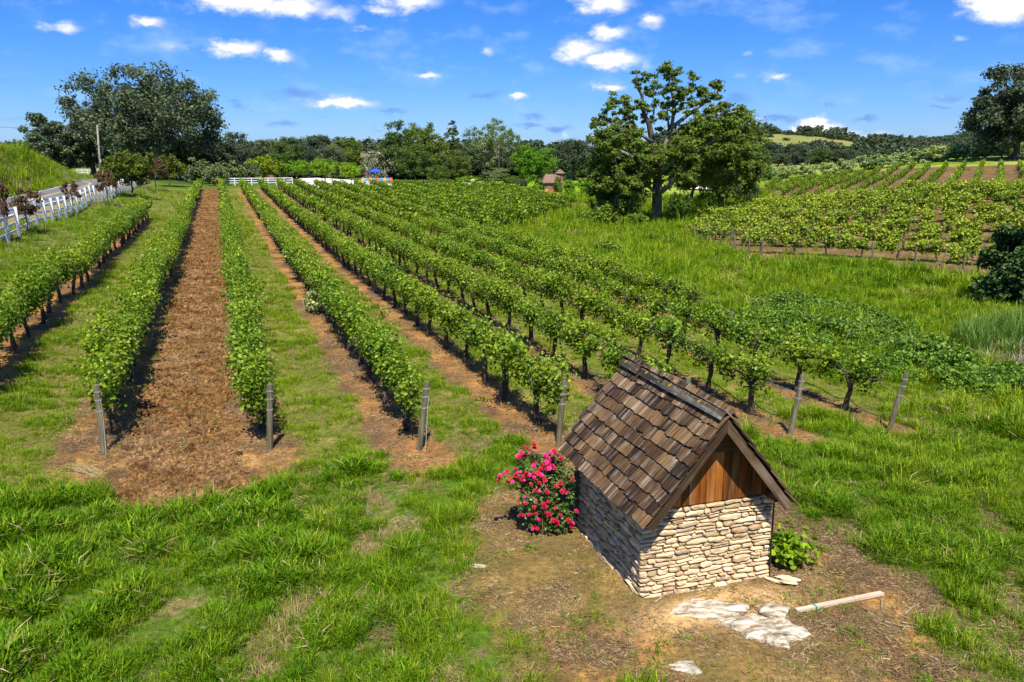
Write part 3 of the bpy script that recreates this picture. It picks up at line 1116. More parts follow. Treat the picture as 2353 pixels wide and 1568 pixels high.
proto('maroon', 3, 2.4, M['maroon'], M['bark'], 22, base=.42, ncl=36, per=55, leaf=.15, clr=.13, trunk_r=.016)
proto('bronze', 4.6, 4.8, M['bronze_green'], M['bark'], 23, base=.28, ncl=70, per=95, leaf=.21, clr=.11, trunk_r=.022)
proto('flowering', 5.5, 7, M['cream'], M['bark'], 24, base=.02, ncl=80, per=70, leaf=.26, clr=.11, T=CARD_T, F=CARD_F)
proto('shrub_a', 2.2, 3.0, M['oak_green'], M['bark'], 25, base=.0, ncl=40, per=70, leaf=.22, clr=.15, trunk_r=.02)
proto('shrub_b', 2.0, 3.2, M['oak_dark'], M['bark'], 26, base=.0, ncl=40, per=70, leaf=.22, clr=.15, trunk_r=.02)
proto('shrub_c', 2.0, 3.0, M['bright'], M['bark'], 27, base=.0, ncl=40, per=60, leaf=.24, clr=.15, trunk_r=.02)
proto('far_a', 9, 10, M['far_oak'], M['bark'], 28, base=.05, ncl=45, per=24, leaf=.9, clr=.13, nlimb=4)
proto('far_b', 9, 11, M['oak_dark'], M['bark'], 29, base=.05, ncl=45, per=24, leaf=.9, clr=.13, nlimb=4)


def tree(name, key, px, ytop, d, wpx, label, cat='tree', group=None, z=None, ybase=None, rz=None, x=None):
    """a tree whose centre is seen at column px, its top at row ytop, wpx wide, standing d metres away"""
    (tm, cm), ph, pw = PROTO[key]
    p = gd(px, 380, d)
    X, Y = p[0], p[1]
    zb = H1(X, Y) if z is None else z
    zt = gd(px, ytop, d)[2]
    depth = Y * math.cos(PITCH) - (zb + 3 - EYE) * math.sin(PITCH)
    w = wpx * depth / FPX
    h = max(zt - zb, .5)
    o = thing(name, label, cat, (X, Y, zb), random.random() * 6.28 if rz is None else rz, group, (w / pw, w / pw, h / ph))
    part('trunk', tm, o)
    part('crown', cm, o)
    return o


random.seed(3)
# --- trees beyond the vineyard, left to right
def big_oak(name, px, ytop, d, wpx, label, seed, ncl, per, mat, leaf, base, group=None, Yoff=0, lean=0.0, nl=16, tr=.036, clr=.085):
    p = gd(px, 380, d)
    zb = H1(p[0], p[1])
    zt = gd(px, ytop, d)[2]
    w = wpx * d / FPX
    tm, cm = tree_meshes(name, zt - zb, w, mat, M['bark'], seed, base=base, ncl=ncl, per=per, leaf=leaf, clr=clr, nlimb=nl, trunk_r=tr, lean=lean)
    o = thing(name, label, 'tree', (p[0], p[1], zb), 0, group)
    part('trunk', tm, o)
    part('crown', cm, o)
    return o


big_oak('oak_tree', 345, 150, 165, 325, 'huge dark oak with a broad domed crown beside the road', 51, 230, 190, M['oak_dark'], .50, .20)
big_oak('oak_tree', 210, 222, 172, 90, 'narrow dark oak against the left flank of the huge roadside oak', 52, 60, 120, M['oak_dark'], .50, .12)
big_oak('oak_tree', 132, 252, 170, 155, 'round dark oak rising behind the grassy road bank', 53, 100, 150, M['oak_dark'], .50, .06)
big_oak('oak_tree', 2318, 152, 140, 250, 'tall grey green oak at the right edge above the olive trees', 54, 170, 190, M['oak_dark'], .46, .13, tr=.04)

tree('oak_tree', 'oak_a', 478, 300, 185, 110, 'dark oak next to the right flank of the huge roadside oak')
tree('oak_tree', 'oak_b', 545, 303, 190, 115, 'low spreading dark oak behind the grey olive bushes')
tree('oak_tree', 'oak_a', 615, 318, 205, 90, 'dark oak behind the yellow green tree at the white fence')
tree('oak_tree', 'oak_c', 655, 314, 200, 90, 'green brown oak above the second bright round tree')
tree('oak_tree', 'oak_c', 420, 330, 180, 110, 'dark oak low behind the bronze roadside trees')
tree('oak_tree', 'oak_a', 735, 308, 240, 90, 'bluish distant oak in the gap of the tree line')
tree('oak_tree', 'oak_b', 700, 335, 230, 80, 'low bluish oak left of the brown barn')
tree('oak_tree', 'oak_a', 762, 334, 188, 80, 'dark oak in front of the brown barn roof')
tree('oak_tree', 'oak_d', 795, 310, 196, 100, 'olive green oak directly behind the brown barn')
tree('oak_tree', 'oak_a', 880, 325, 230, 80, 'dark oak between the barn and the tall grove')
tree('oak_tree', 'oak_c', 925, 277, 185, 110, 'tall dense oak above the white flowering bush')
tree('oak_tree', 'oak_d', 985, 276, 180, 100, 'tall dense green oak behind the lawn chairs')
tree('oak_tree', 'oak_c', 955, 330, 165, 100, 'dark oak low behind the row of lawn chairs')
tree('conifer_tree', 'conifer', 1042, 266, 195, 62, 'slender conifer standing between two tall green trees')
tree('cottonwood_tree', 'airy', 1110, 285, 175, 95, 'pale feathery tree with thin branches, left one of the pair')
tree('cottonwood_tree', 'airy', 1145, 268, 170, 105, 'tallest pale feathery tree with a white trunk')
tree('oak_tree', 'oak_a', 1090, 320, 190, 110, 'dark oak filling the space behind the pale feathery trees')
tree('oak_tree', 'oak_c', 1045, 345, 170, 80, 'dark green oak under the slender conifer')
tree('oak_tree', 'oak_b', 1190, 325, 185, 80, 'dark oak behind the two leaning white trunks')
tree('maple_tree', 'bright_tall', 1205, 328, 168, 60, 'bright green tree right of the tallest pale tree')
tree('maple_tree', 'bright_tall', 1240, 335, 138, 84, 'bright green leaning tree left of the stone hut', z=None)
tree('oak_tree', 'oak_a', 1318, 318, 172, 125, 'broad dark oak behind the stone hut')
tree('oak_tree', 'oak_b', 1395, 335, 165, 90, 'dark oak between the stone hut and the great oak')
tree('cottonwood_tree', 'airy', 1140, 385, 150, 62, 'small pale tree with a thin white stem behind the lawn')
tree('oak_tree', 'oak_d', 1008, 378, 150, 60, 'small green shade tree with a dark trunk at the lawn edge')
# grey olive bushes at the fence corner
for px, yt, d, w, lb in ((448, 361, 150, 80, 'grey green olive tree behind the end of the tilled strip, largest of its clump'),
                         (490, 372, 142, 46, 'dark slim olive tree at the end of the tilled strip'),
                         (530, 368, 152, 66, 'pale olive tree left of the yellow green tree'),
                         (572, 372, 155, 54, 'olive tree directly beside the yellow green tree'),
                         (512, 392, 144, 34, 'small olive bush at the white fence corner')):
    tree('olive_tree', 'olive_c', px, yt, d, w, lb, 'tree', 'olive trees at the far fence')
tree('locust_tree', 'bright_b', 604, 356, 160, 80, 'yellow green tree standing by the far white fence')
tree('maple_tree', 'bright_a', 680, 364, 158, 62, 'bright green round tree left of the gravel lot')
tree('maple_tree', 'bright_a', 746, 359, 152, 62, 'bright green round tree at the middle of the gravel lot')
tree('maple_tree', 'bright_a', 806, 369, 148, 52, 'bright green round tree nearest the lawn chairs')
tree('flowering_bush', 'flowering', 868, 343, 182, 86, 'big rounded bush covered with cream white flowers', 'bush')
# roadside trees
tree('oak_tree', 'oak_d', 640, 345, 170, 70, 'green oak above the metal roofed shed')
for px, yt, yb_, w, key, lb in ((297, 344, 455, 118, 'bronze', 'broad bronze green tree overhanging the white roadside fence'),
                              (385, 355, 430, 78, 'bronze', 'bronze green tree farthest along the white roadside fence'),
                              (352, 360, 440, 60, 'maroon', 'bronze tree squeezed between two broad bronze green trees')):
    q = at(px, yb_)
    tree('roadside_tree', key, px, yt, q[1] + 1.0, w, lb, 'tree', 'ornamental trees along the roadside fence')
for px, yt, base, w, lb in ((45, 427, 525, 76, 'small dark bronze tree nearest the camera behind the white fence'),
                            (155, 412, 482, 42, 'small dark bronze tree, middle of the three young ones at the fence'),
                            (238, 388, 460, 48, 'small dark bronze tree beside the broad bronze green tree'),
                            (-18, 400, 545, 50, 'bronze tree cut by the left picture edge')):
    q = at(px + 14, base + 14)
    tree('roadside_tree', 'maroon', px, yt, q[1], w, lb, 'tree', 'ornamental trees along the roadside fence')
# shrubs near the lawn
for px, yt, d, w, key, lb in ((1130, 410, 140, 42, 'shrub_a', 'round clipped green shrub at the tan path'),
                              (1072, 404, 148, 60, 'shrub_c', 'broad light green shrub left of the round clipped one'),
                              (1030, 410, 146, 44, 'shrub_a', 'green shrub under the small shade tree'),
                              (970, 412, 140, 36, 'shrub_b', 'dark low shrub beside the gravel lot corner'),
                              (1165, 406, 150, 44, 'shrub_a', 'green shrub behind the tan boulders'),
                              (1200, 412, 148, 40, 'shrub_b', 'dark shrub right of the tan boulders'),
                              (1310, 413, 128, 40, 'shrub_c', 'bright green shrub right of the stone hut'),
                              (1345, 410, 132, 44, 'shrub_c', 'bright green shrub beside the great oak thicket'),
                              (1285, 404, 131, 26, 'shrub_a', 'small green bush leaning on the hut roof'),
                              (1180, 425, 138, 22, 'shrub_c', 'tiny bright shrub at the far low wall'),
                              (1232, 425, 136, 20, 'shrub_c', 'tiny bright shrub by the brown wall'),
                              (1095, 425, 138, 26, 'shrub_b', 'tiny dark shrub at the lawn edge')):
    tree('shrub', key, px, yt, d, w, lb, 'shrub', 'shrubs around the far lawn')
for i, (px, yt, w, key) in enumerate(((905, 388, 60, 'shrub_b'), (950, 384, 70, 'shrub_a'), (995, 390, 60, 'shrub_b'), (1040, 386, 70, 'shrub_b'), (1085, 384, 70, 'shrub_a'), (1130, 388, 60, 'shrub_b'),
                                     (1175, 386, 66, 'shrub_a'), (1220, 390, 60, 'shrub_b'), (1300, 384, 70, 'shrub_b'), (1355, 384, 70, 'shrub_a'), (700, 388, 70, 'shrub_b'), (640, 390, 60, 'shrub_a'), (440, 372, 70, 'shrub_b'), (400, 376, 60, 'shrub_b'))):
    tree('shrub', key, px, yt, 186 + 5 * (i % 3), w * 1.5, 'dark undergrowth shrub below the tall trees, %s from the left' % ordinal([13, 12, 11, 10, 1, 2, 3, 4, 5, 6, 7, 8, 9, 14][(i + 4) % 14]), 'shrub', 'undergrowth behind the lawn')
# right: behind the great oak, the valley and the olive row
tree('oak_tree', 'oak_d', 1660, 245, 96, 210, 'full green oak standing behind the great oak on its right')
tree('oak_tree', 'oak_c', 1590, 300, 108, 150, 'dark oak hidden behind the trunk of the great oak')
tree('oak_tree', 'oak_c', 1400, 365, 84, 105, 'dense dark tree under the left limbs of the great oak')
tree('oak_tree', 'oak_a', 1440, 420, 80, 70, 'low dark tree touching the left of the great trunk')
tree('oak_tree', 'oak_a', 1720, 320, 130, 100, 'dark oak at the right foot of the full green oak')
for px, yt, d, w, lb in ((1825, 328, 260, 80, 'round dark oak below the bare hill, left one'),
                         (1880, 340, 280, 70, 'dark oak in the valley under the hill meadow'),
                         (1790, 352, 230, 60, 'dark oak just right of the great oak crown'),
                         (1935, 342, 290, 80, 'wide dark oak in the valley behind the olive row'),
                         (2000, 346, 300, 70, 'dark oak behind the middle of the olive row'),
                         (2060, 340, 310, 70, 'dark oak behind the right part of the olive row'),
                         (2130, 335, 300, 80, 'dark oak behind the tallest olive trees'),
                         (2190, 335, 280, 60, 'bluish oak left of the tall right edge oak'),
                         (1755, 345, 220, 60, 'dark oak peeking past the full green oak')):
    tree('oak_tree', random.choice(['oak_a', 'oak_b', 'oak_c']), px, yt, d, w, lb, 'tree', 'oaks in the valley')
k = 0
names_ol = ['first olive tree of the hillside row, beside the great oak', 'second olive tree of the hillside row from the great oak', 'third olive tree of the hillside row from the great oak',
            'fourth olive tree of the hillside row from the great oak', 'fifth olive tree of the hillside row from the great oak', 'sixth olive tree of the hillside row from the great oak',
            'seventh olive tree of the hillside row from the great oak', 'eighth olive tree of the hillside row from the great oak', 'ninth olive tree of the hillside row from the great oak',
            'tenth olive tree of the hillside row from the great oak', 'dark olive tree left of the tall right edge oak', 'dark olive tree directly under the tall right edge oak',
            'dark olive tree right of the right edge oak trunk', 'dark olive tree cut by the right picture edge']
for px, yt, yb, w in ((1768, 392, 418, 44), (1812, 385, 415, 52), (1858, 381, 411, 48), (1902, 378, 406, 50), (1945, 370, 400, 50), (1986, 362, 396, 52), (2028, 360, 392, 52),
                      (2068, 355, 390, 54), (2110, 346, 386, 62), (2152, 338, 378, 60), (2196, 334, 366, 54), (2245, 332, 366, 58), (2300, 326, 364, 62), (2345, 330, 362, 50)):
    tree('olive_tree', 'olive_a' if k % 2 else 'olive_b', px, yt - 7, 150 + (k % 3), w, names_ol[k], 'tree', 'olive trees in the hillside row')
    k += 1
# oaks on the bare hill
random.seed(5)
hl = [(1752, 296), (1768, 294), (1784, 298), (1803, 300), (1820, 302), (1838, 303), (1855, 301), (1872, 299), (1888, 303), (1905, 306), (1920, 309), (1935, 320), (1735, 290), (1950, 326)]
for i, (px, yt) in enumerate(hl):
    X, Y, z = hill_z(px, 556 + 6 * (i % 3))
    tree('oak_tree', 'far_a' if i % 2 else 'far_b', px, yt, Y, 24 + 5 * (i % 3), 'small oak, %s from the left on the bare hill crest' % ordinal(i + 1), 'tree', 'oaks on the crest of the bare hill', z=z - .4)
for px, yt, d, lb in ((1772, 326, 470, 'lone dark oak low on the bare hill slope'), (1802, 316, 500, 'lone dark oak high on the bare hill slope'), (1765, 306, 520, 'dark oak at the left of the bare hill slope')):
    X, Y, z = hill_z(px, d)
    tree('oak_tree', 'far_a', px, yt, Y, 22, lb, 'tree', z=z - .3)


def scatter(name, protos, P, rot, scl, idx, label, cat, kind='stuff', parent=None):
    """one object that repeats the proto objects at points (stuff only)"""
    me = bpy.data.meshes.new(name)
    me.vertices.add(len(P))
    me.vertices.foreach_set('co', np.asarray(P, np.float32).ravel())
    for nm, arr, t in (('rot', rot, 'FLOAT_VECTOR'), ('scl', scl, 'FLOAT_VECTOR'), ('idx', idx, 'INT')):
        a = me.attributes.new(nm, t, 'POINT')
        if t == 'INT':
            a.data.foreach_set('value', np.asarray(arr, np.int32))
        else:
            a.data.foreach_set('vector', np.asarray(arr, np.float32).ravel())
    o = link(bpy.data.objects.new(name, me), parent)
    col = bpy.data.collections.new(name + '_kinds')
    for i, p in enumerate(protos):
        p.name = '%s_kind_%02d' % (name, i)
        col.objects.link(p)
    t = bpy.data.node_groups.new(name + '_nodes', 'GeometryNodeTree')
    t.interface.new_socket('Geometry', in_out='INPUT', socket_type='NodeSocketGeometry')
    t.interface.new_socket('Geometry', in_out='OUTPUT', socket_type='NodeSocketGeometry')
    N, L = t.nodes, t.links
    gi, go = N.new('NodeGroupInput'), N.new('NodeGroupOutput')
    ci = N.new('GeometryNodeCollectionInfo')
    ci.inputs['Collection'].default_value = col
    ci.inputs['Separate Children'].default_value = True
    ci.inputs['Reset Children'].default_value = True
    ip = N.new('GeometryNodeInstanceOnPoints')
    ip.inputs['Pick Instance'].default_value = True

    def attr(nm, ty):
        n = N.new('GeometryNodeInputNamedAttribute')
        n.data_type = ty
        n.inputs['Name'].default_value = nm
        return n.outputs[0]
    er = N.new('FunctionNodeEulerToRotation')
    L.new(attr('rot', 'FLOAT_VECTOR'), er.inputs[0])
    L.new(gi.outputs[0], ip.inputs['Points'])
    L.new(ci.outputs[0], ip.inputs['Instance'])
    L.new(attr('idx', 'INT'), ip.inputs['Instance Index'])
    L.new(er.outputs[0], ip.inputs['Rotation'])
    L.new(attr('scl', 'FLOAT_VECTOR'), ip.inputs['Scale'])
    L.new(ip.outputs[0], go.inputs[0])
    md = o.modifiers.new('scatter', 'NODES')
    md.node_group = t
    return tag(o, label, cat, None, kind)


def far_forest():
    r = np.random.default_rng(61)
    P, S = [], []
    for _ in range(9000):
        px = r.uniform(1500, 2800)
        d = r.uniform(330, 980)
        X, Y, z = hill_z(px, d)
        u, v = px, d
        meadow = 395 < d < 640 and px < 2010 + (d - 560) * .3
        if meadow and not (d > 575 and d < 640):
            continue
        if d < 395 and r.random() < .35:
            continue
        if vnoise(X * .03, Y * .03) < .30:
            continue
        h = r.uniform(.55, 1.05)
        P.append((X, Y, z - .3))
        S.append((h * 1.05, h * 1.05, h * r.uniform(.8, 1.1)))
        if len(P) > 2600:
            break
    # the band behind everything on the left
    for _ in range(420):
        px = r.uniform(-700, 1700)
        d = r.uniform(260, 420)
        p = gd(px, 380, d)
        P.append((p[0], p[1], .3))
        h = r.uniform(.75, 1.25)
        S.append((h * 1.1, h * 1.1, h))
    n = len(P)
    pr = []
    for key in ('far_a', 'far_b'):
        pr.append(bpy.data.objects.new(key, PROTO[key][0][1]))
    scatter('forest', pr, P, np.c_[np.zeros((n, 2)), r.random(n) * 6.28], S, r.integers(0, 2, n), 'far wooded hills and the dark wood behind the tree line', 'forest')


far_forest()


# ------------------------------------------------------------------ the great oak
def great_oak():
    Z = lambda zx, zy: ((1350 + zx * 650 / 2038) / 1.0625, (130 + zy * 500 / 1568) / 1.0625)
    base = at(1508, 513)
    D0 = base[1]
    r = np.random.default_rng(77)
    random.seed(77)
    org = np.array([base[0], base[1], base[2]])

    def pt(zx, zy, dd=0.0):
        px, py = Z(zx, zy)
        return gd(px, py, D0 + dd) - org
    o = thing('oak_tree', 'great spreading oak with bare grey upper limbs in the middle meadow', 'tree', org)
    b = MB()
    trunk = [(790, 1325, 0), (795, 1200, 0), (797, 1080, 0), (800, 980, .2), (800, 880, .2), (785, 780, .3), (765, 690, .2), (748, 610, 0), (735, 540, -.2), (700, 480, -.3), (686, 410, -.3), (683, 330, -.4), (655, 270, -.4), (640, 200, -.4), (645, 130, -.4)]
    rt = [.72, .52, .48, .46, .42, .38, .34, .30, .26, .22, .18, .15, .12, .08, .04]
    b.tube([pt(*q) for q in trunk], rt, 10)
    limbs = [
        ([(800, 920, .2), (840, 760, .8), (885, 640, 1.0), (925, 560, .8), (1000, 500, .6), (1085, 435, .4), (1160, 385, .2), (1235, 330, 0), (1265, 250, 0)], [.34, .29, .26, .23, .19, .15, .11, .08, .03]),
        ([(905, 590, 1), (925, 460, .6), (922, 350, .4), (900, 270, .3), (890, 195, .2), (882, 100, .1)], [.2, .17, .14, .11, .08, .03]),
        ([(925, 420, .6), (985, 335, .2), (1050, 280, 0), (1085, 190, -.2)], [.13, .1, .07, .03]),
        ([(890, 600, 1), (880, 500, .6), (872, 420, .5)], [.14, .10, .04]),
        ([(735, 545, 0), (770, 470, -.6), (778, 380, -.8), (760, 290, -.9), (785, 240, -1), (765, 190, -1)], [.13, .1, .07, .05, .03, .015]),
        ([(830, 1060, 0), (900, 1000, -.8), (975, 905, -1.6), (1055, 800, -2.2), (1150, 720, -2.4), (1260, 650, -2.4), (1380, 600, -2.2)], [.30, .26, .22, .18, .14, .10, .05]),
        ([(870, 660, 1), (985, 570, 0), (1110, 515, -1), (1240, 480, -1.6), (1360, 455, -1.8), (1430, 440, -1.8), (1485, 485, -1.8)], [.2, .17, .14, .11, .08, .05, .02]),
        ([(1000, 560, -.3), (1120, 500, -1.4), (1180, 490, -1.6), (1300, 530, -2)], [.13, .11, .08, .04]),
        ([(765, 690, 0), (700, 640, -1.5), (640, 615, -2), (560, 610, -2.2), (470, 575, -2), (380, 545, -1.8), (300, 520, -1.6)], [.2, .17, .14, .11, .08, .05, .02]),
        ([(640, 615, -2), (580, 640, -2.6), (520, 610, -2.8), (500, 560, -2.8)], [.1, .08, .05, .02]),
        ([(600, 600, -2), (570, 510, -1.6), (545, 440, -1.4), (470, 390, -1.2), (440, 370, -1.2)], [.12, .1, .07, .04, .02]),
        ([(545, 440, -1.4), (550, 390, -1.4), (555, 345, -1.4)], [.06, .04, .02]),
        ([(790, 950, 0), (720, 860, -2), (620, 800, -3), (500, 740, -3.4), (380, 690, -3), (290, 655, -2.6)], [.26, .2, .16, .12, .07, .03]),
        ([(780, 1060, 0), (680, 980, -1.5), (560, 940, -2.4), (420, 930, -2.4), (330, 930, -2)], [.2, .16, .12, .08, .03]),
        ([(800, 900, .3), (860, 820, 2.6), (940, 740, 3.6), (1060, 680, 4), (1200, 620, 4)], [.24, .2, .15, .1, .05]),
        ([(790, 830, .3), (720, 740, 2.4), (620, 690, 3.6), (480, 650, 4)], [.22, .18, .13, .06]),
        ([(800, 960, 0), (850, 900, -2.4), (900, 840, -3.6), (960, 800, -4)], [.22, .18, .12, .05]),
        ([(690, 400, -.3), (672, 395, -.6), (665, 385, -.8)], [.05, .03, .015]),
        ([(560, 420, -1.4), (590, 440, -1.2), (600, 420, -1.2)], [.04, .025, .01]),
        ([(890, 140, .2), (850, 130, .2), (830, 125, .2)], [.03, .02, .01]),
        ([(890, 150, .2), (925, 140, .3), (945, 160, .3)], [.03, .02, .01]),
    ]
    lo = MB()
    for pts, rr in limbs:
        lo.tube([pt(*q) for q in pts], rr, 7)
    top = [(640, 140, 34), (690, 185, 40), (622, 215, 34), (650, 255, 30), (745, 262, 36), (720, 300, 26), (880, 110, 28), (888, 175, 30), (930, 240, 50), (850, 305, 54), (955, 320, 50), (900, 250, 44), (1078, 200, 36),
           (1100, 255, 50), (1235, 225, 40), (1265, 265, 34), (1180, 325, 56), (1255, 335, 44), (1065, 365, 44), (1140, 290, 44), (1020, 290, 40), (720, 425, 38), (700, 475, 30), (820, 490, 40), (850, 470, 30), (700, 520, 26), (945, 445, 40), (980, 400, 32),
           (545, 355, 36), (468, 368, 36), (440, 400, 36), (400, 450, 32), (520, 440, 36), (480, 480, 34), (590, 500, 34), (575, 545, 34), (630, 500, 24), (900, 400, 40), (860, 390, 34), (1010, 440, 30), (390, 505, 52), (320, 515, 38), (310, 560, 38), (455, 560, 56), (580, 565, 50), (650, 595, 52),
           (780, 510, 30), (1240, 440, 66), (1330, 425, 58), (1400, 440, 44), (1455, 440, 40), (1490, 485, 26), (1420, 500, 44), (1160, 500, 60), (1300, 520, 70), (1080, 540, 50), (1380, 550, 60), (1200, 420, 48), (1290, 400, 40), (830, 600, 40)]
    C, R = [], []
    for zx, zy, s in top:
        C.append(pt(zx, zy, r.normal() * .7))
        R.append(s * .0128 * 1.12)
    outline = np.array([(230, 665), (330, 610), (480, 590), (650, 610), (760, 680), (830, 640), (960, 590), (1100, 520), (1300, 480), (1450, 520), (1535, 620), (1600, 800), (1590, 960), (1500, 1060), (1350, 1020), (1180, 1010), (1080, 980), (1010, 1040), (920, 980), (860, 900),
                        (760, 960), (700, 1060), (560, 1080), (440, 1060), (320, 1000), (270, 880), (330, 780), (260, 720)], float)
    n = 0
    while n < 250:
        q = np.array([r.uniform(220, 1610), r.uniform(470, 1090)])
        e = sdf(outline, np.array([q[0]]), np.array([q[1]]))[0]
        if e > -18:
            continue
        depth = min(1.0, -e / 260)
        dd = r.uniform(-1, 1) * (1.2 + 5.5 * math.sqrt(depth))
        C.append(pt(q[0], q[1], dd))
        R.append(r.uniform(.55, 1.0))
        n += 1
    C2, R2 = [], []
    for c, s in zip(C, R):
        for _ in range(4):
            g = r.normal(size=3)
            g /= np.linalg.norm(g)
            C2.append(c + g * s * r.uniform(.3, 1.0) * np.array([1, 1, .8]))
            R2.append(s * r.uniform(.38, .66))
    for pts, rr in limbs:
        for q in pts[-4:]:
            for _ in range(2):
                C2.append(pt(*q) + r.normal(size=3) * .22)
                R2.append(r.uniform(.25, .45))
    C, R = C2, R2
    PP, OO, TT = [], [], []
    for c, s in zip(C, R):
        m = int(112 * (s / .5) ** 2) + 16
        g = r.normal(size=(m, 3))
        g /= np.linalg.norm(g, axis=1)[:, None]
        g *= np.abs(r.normal(.55, .42, m))[:, None]
        TT.append(np.full(m, r.random()))
        PP.append(c + g * s * np.array([1.15, 1.15, .62]))
        OO.append(g)
    P = np.vstack(PP)
    V, F, rv = leafcloud(P, .23 * (.6 + .8 * r.random(len(P))), r, SPRIG_T, SPRIG_F, np.vstack(OO), .6, .7)
    rv = .4 * np.repeat(np.concatenate(TT), len(SPRIG_T)) + .6 * rv
    part('crown', mk_mesh('great_oak_crown', V, [F], {'rnd': rv}, False, [M['oak_green']]), o)
    tr = part('trunk', b.mesh('great_oak_trunk', M['bark'], True), o)
    part('limbs', lo.mesh('great_oak_limbs', plain_mat('grey_limb_bark', [(.3, (.10, .085, .072)), (.55, (.24, .21, .18)), (.75, (.42, .38, .34))], 6, (1, 1, .3), .9, .1, .6), True), tr)


great_oak()


def leafy_mass(name, label, cat, centres, mat, leaf, per, seed, kind=None, T=LEAF_T, F=LEAF_F4, flowers=None, stems=None, group=None, stem_mat=None):
    """bush from (centre, radius) mounds, all in world space around the first centre's foot"""
    r = np.random.default_rng(seed)
    random.seed(seed)
    org = np.array([centres[0][0][0], centres[0][0][1], H1(centres[0][0][0], centres[0][0][1])])
    PP, OO = [], []
    sub = []
    for c, rad_ in centres:
        rad_ = np.array(rad_)
        for _ in range(22):
            g = r.normal(size=3)
            g /= np.linalg.norm(g)
            sub.append((np.array(c) + g * rad_ * r.uniform(.35, .95), rad_ * r.uniform(.22, .46)))
    for c, rad_ in sub:
        m = int(per * rad_[0] * rad_[2] * .55) + 6
        g = r.normal(size=(m, 3))
        g /= np.linalg.norm(g, axis=1)[:, None]
        g *= (r.random(m) ** .3)[:, None]
        PP.append(np.array(c) + g * rad_ - org)
        OO.append(g)
    P = np.vstack(PP)
    O = np.vstack(OO)
    lump = fbm(P[:, 0] * 1.6 + 9, P[:, 1] * 1.6 + P[:, 2] * 1.3, 3)
    k = lump > .40
    P, O = P[k], O[k]
    V, Fi, rv = leafcloud(P, leaf * (.6 + .8 * r.random(len(P))), r, T, F, O * .9, .6, .7)
    me = mk_mesh(name + '_foliage', V, [Fi], {'rnd': rv}, False, [mat])
    if kind == 'stuff':
        o = link(bpy.data.objects.new(name, me), None, org)
        return tag(o, label, cat, group, kind)
    o = thing(name, label, cat, org, 0, group)
    part('foliage', me, o)
    b = MB()
    for i in range(7):
        a = r.random() * 6.28
        c, rd = centres[r.integers(len(centres))]
        e = np.array(c) + r.normal(size=3) * np.array(rd) * .4 - org
        b.tube([(e[0] * .6 + math.cos(a) * .08, e[1] * .6 + math.sin(a) * .08, -.1), e * np.array([.8, .8, .5]), e], [.035, .025, .01], 5, False)
    part('stems', b.mesh(name + '_stems', stem_mat or M['bark']), o)['kind'] = 'stuff'
    return o


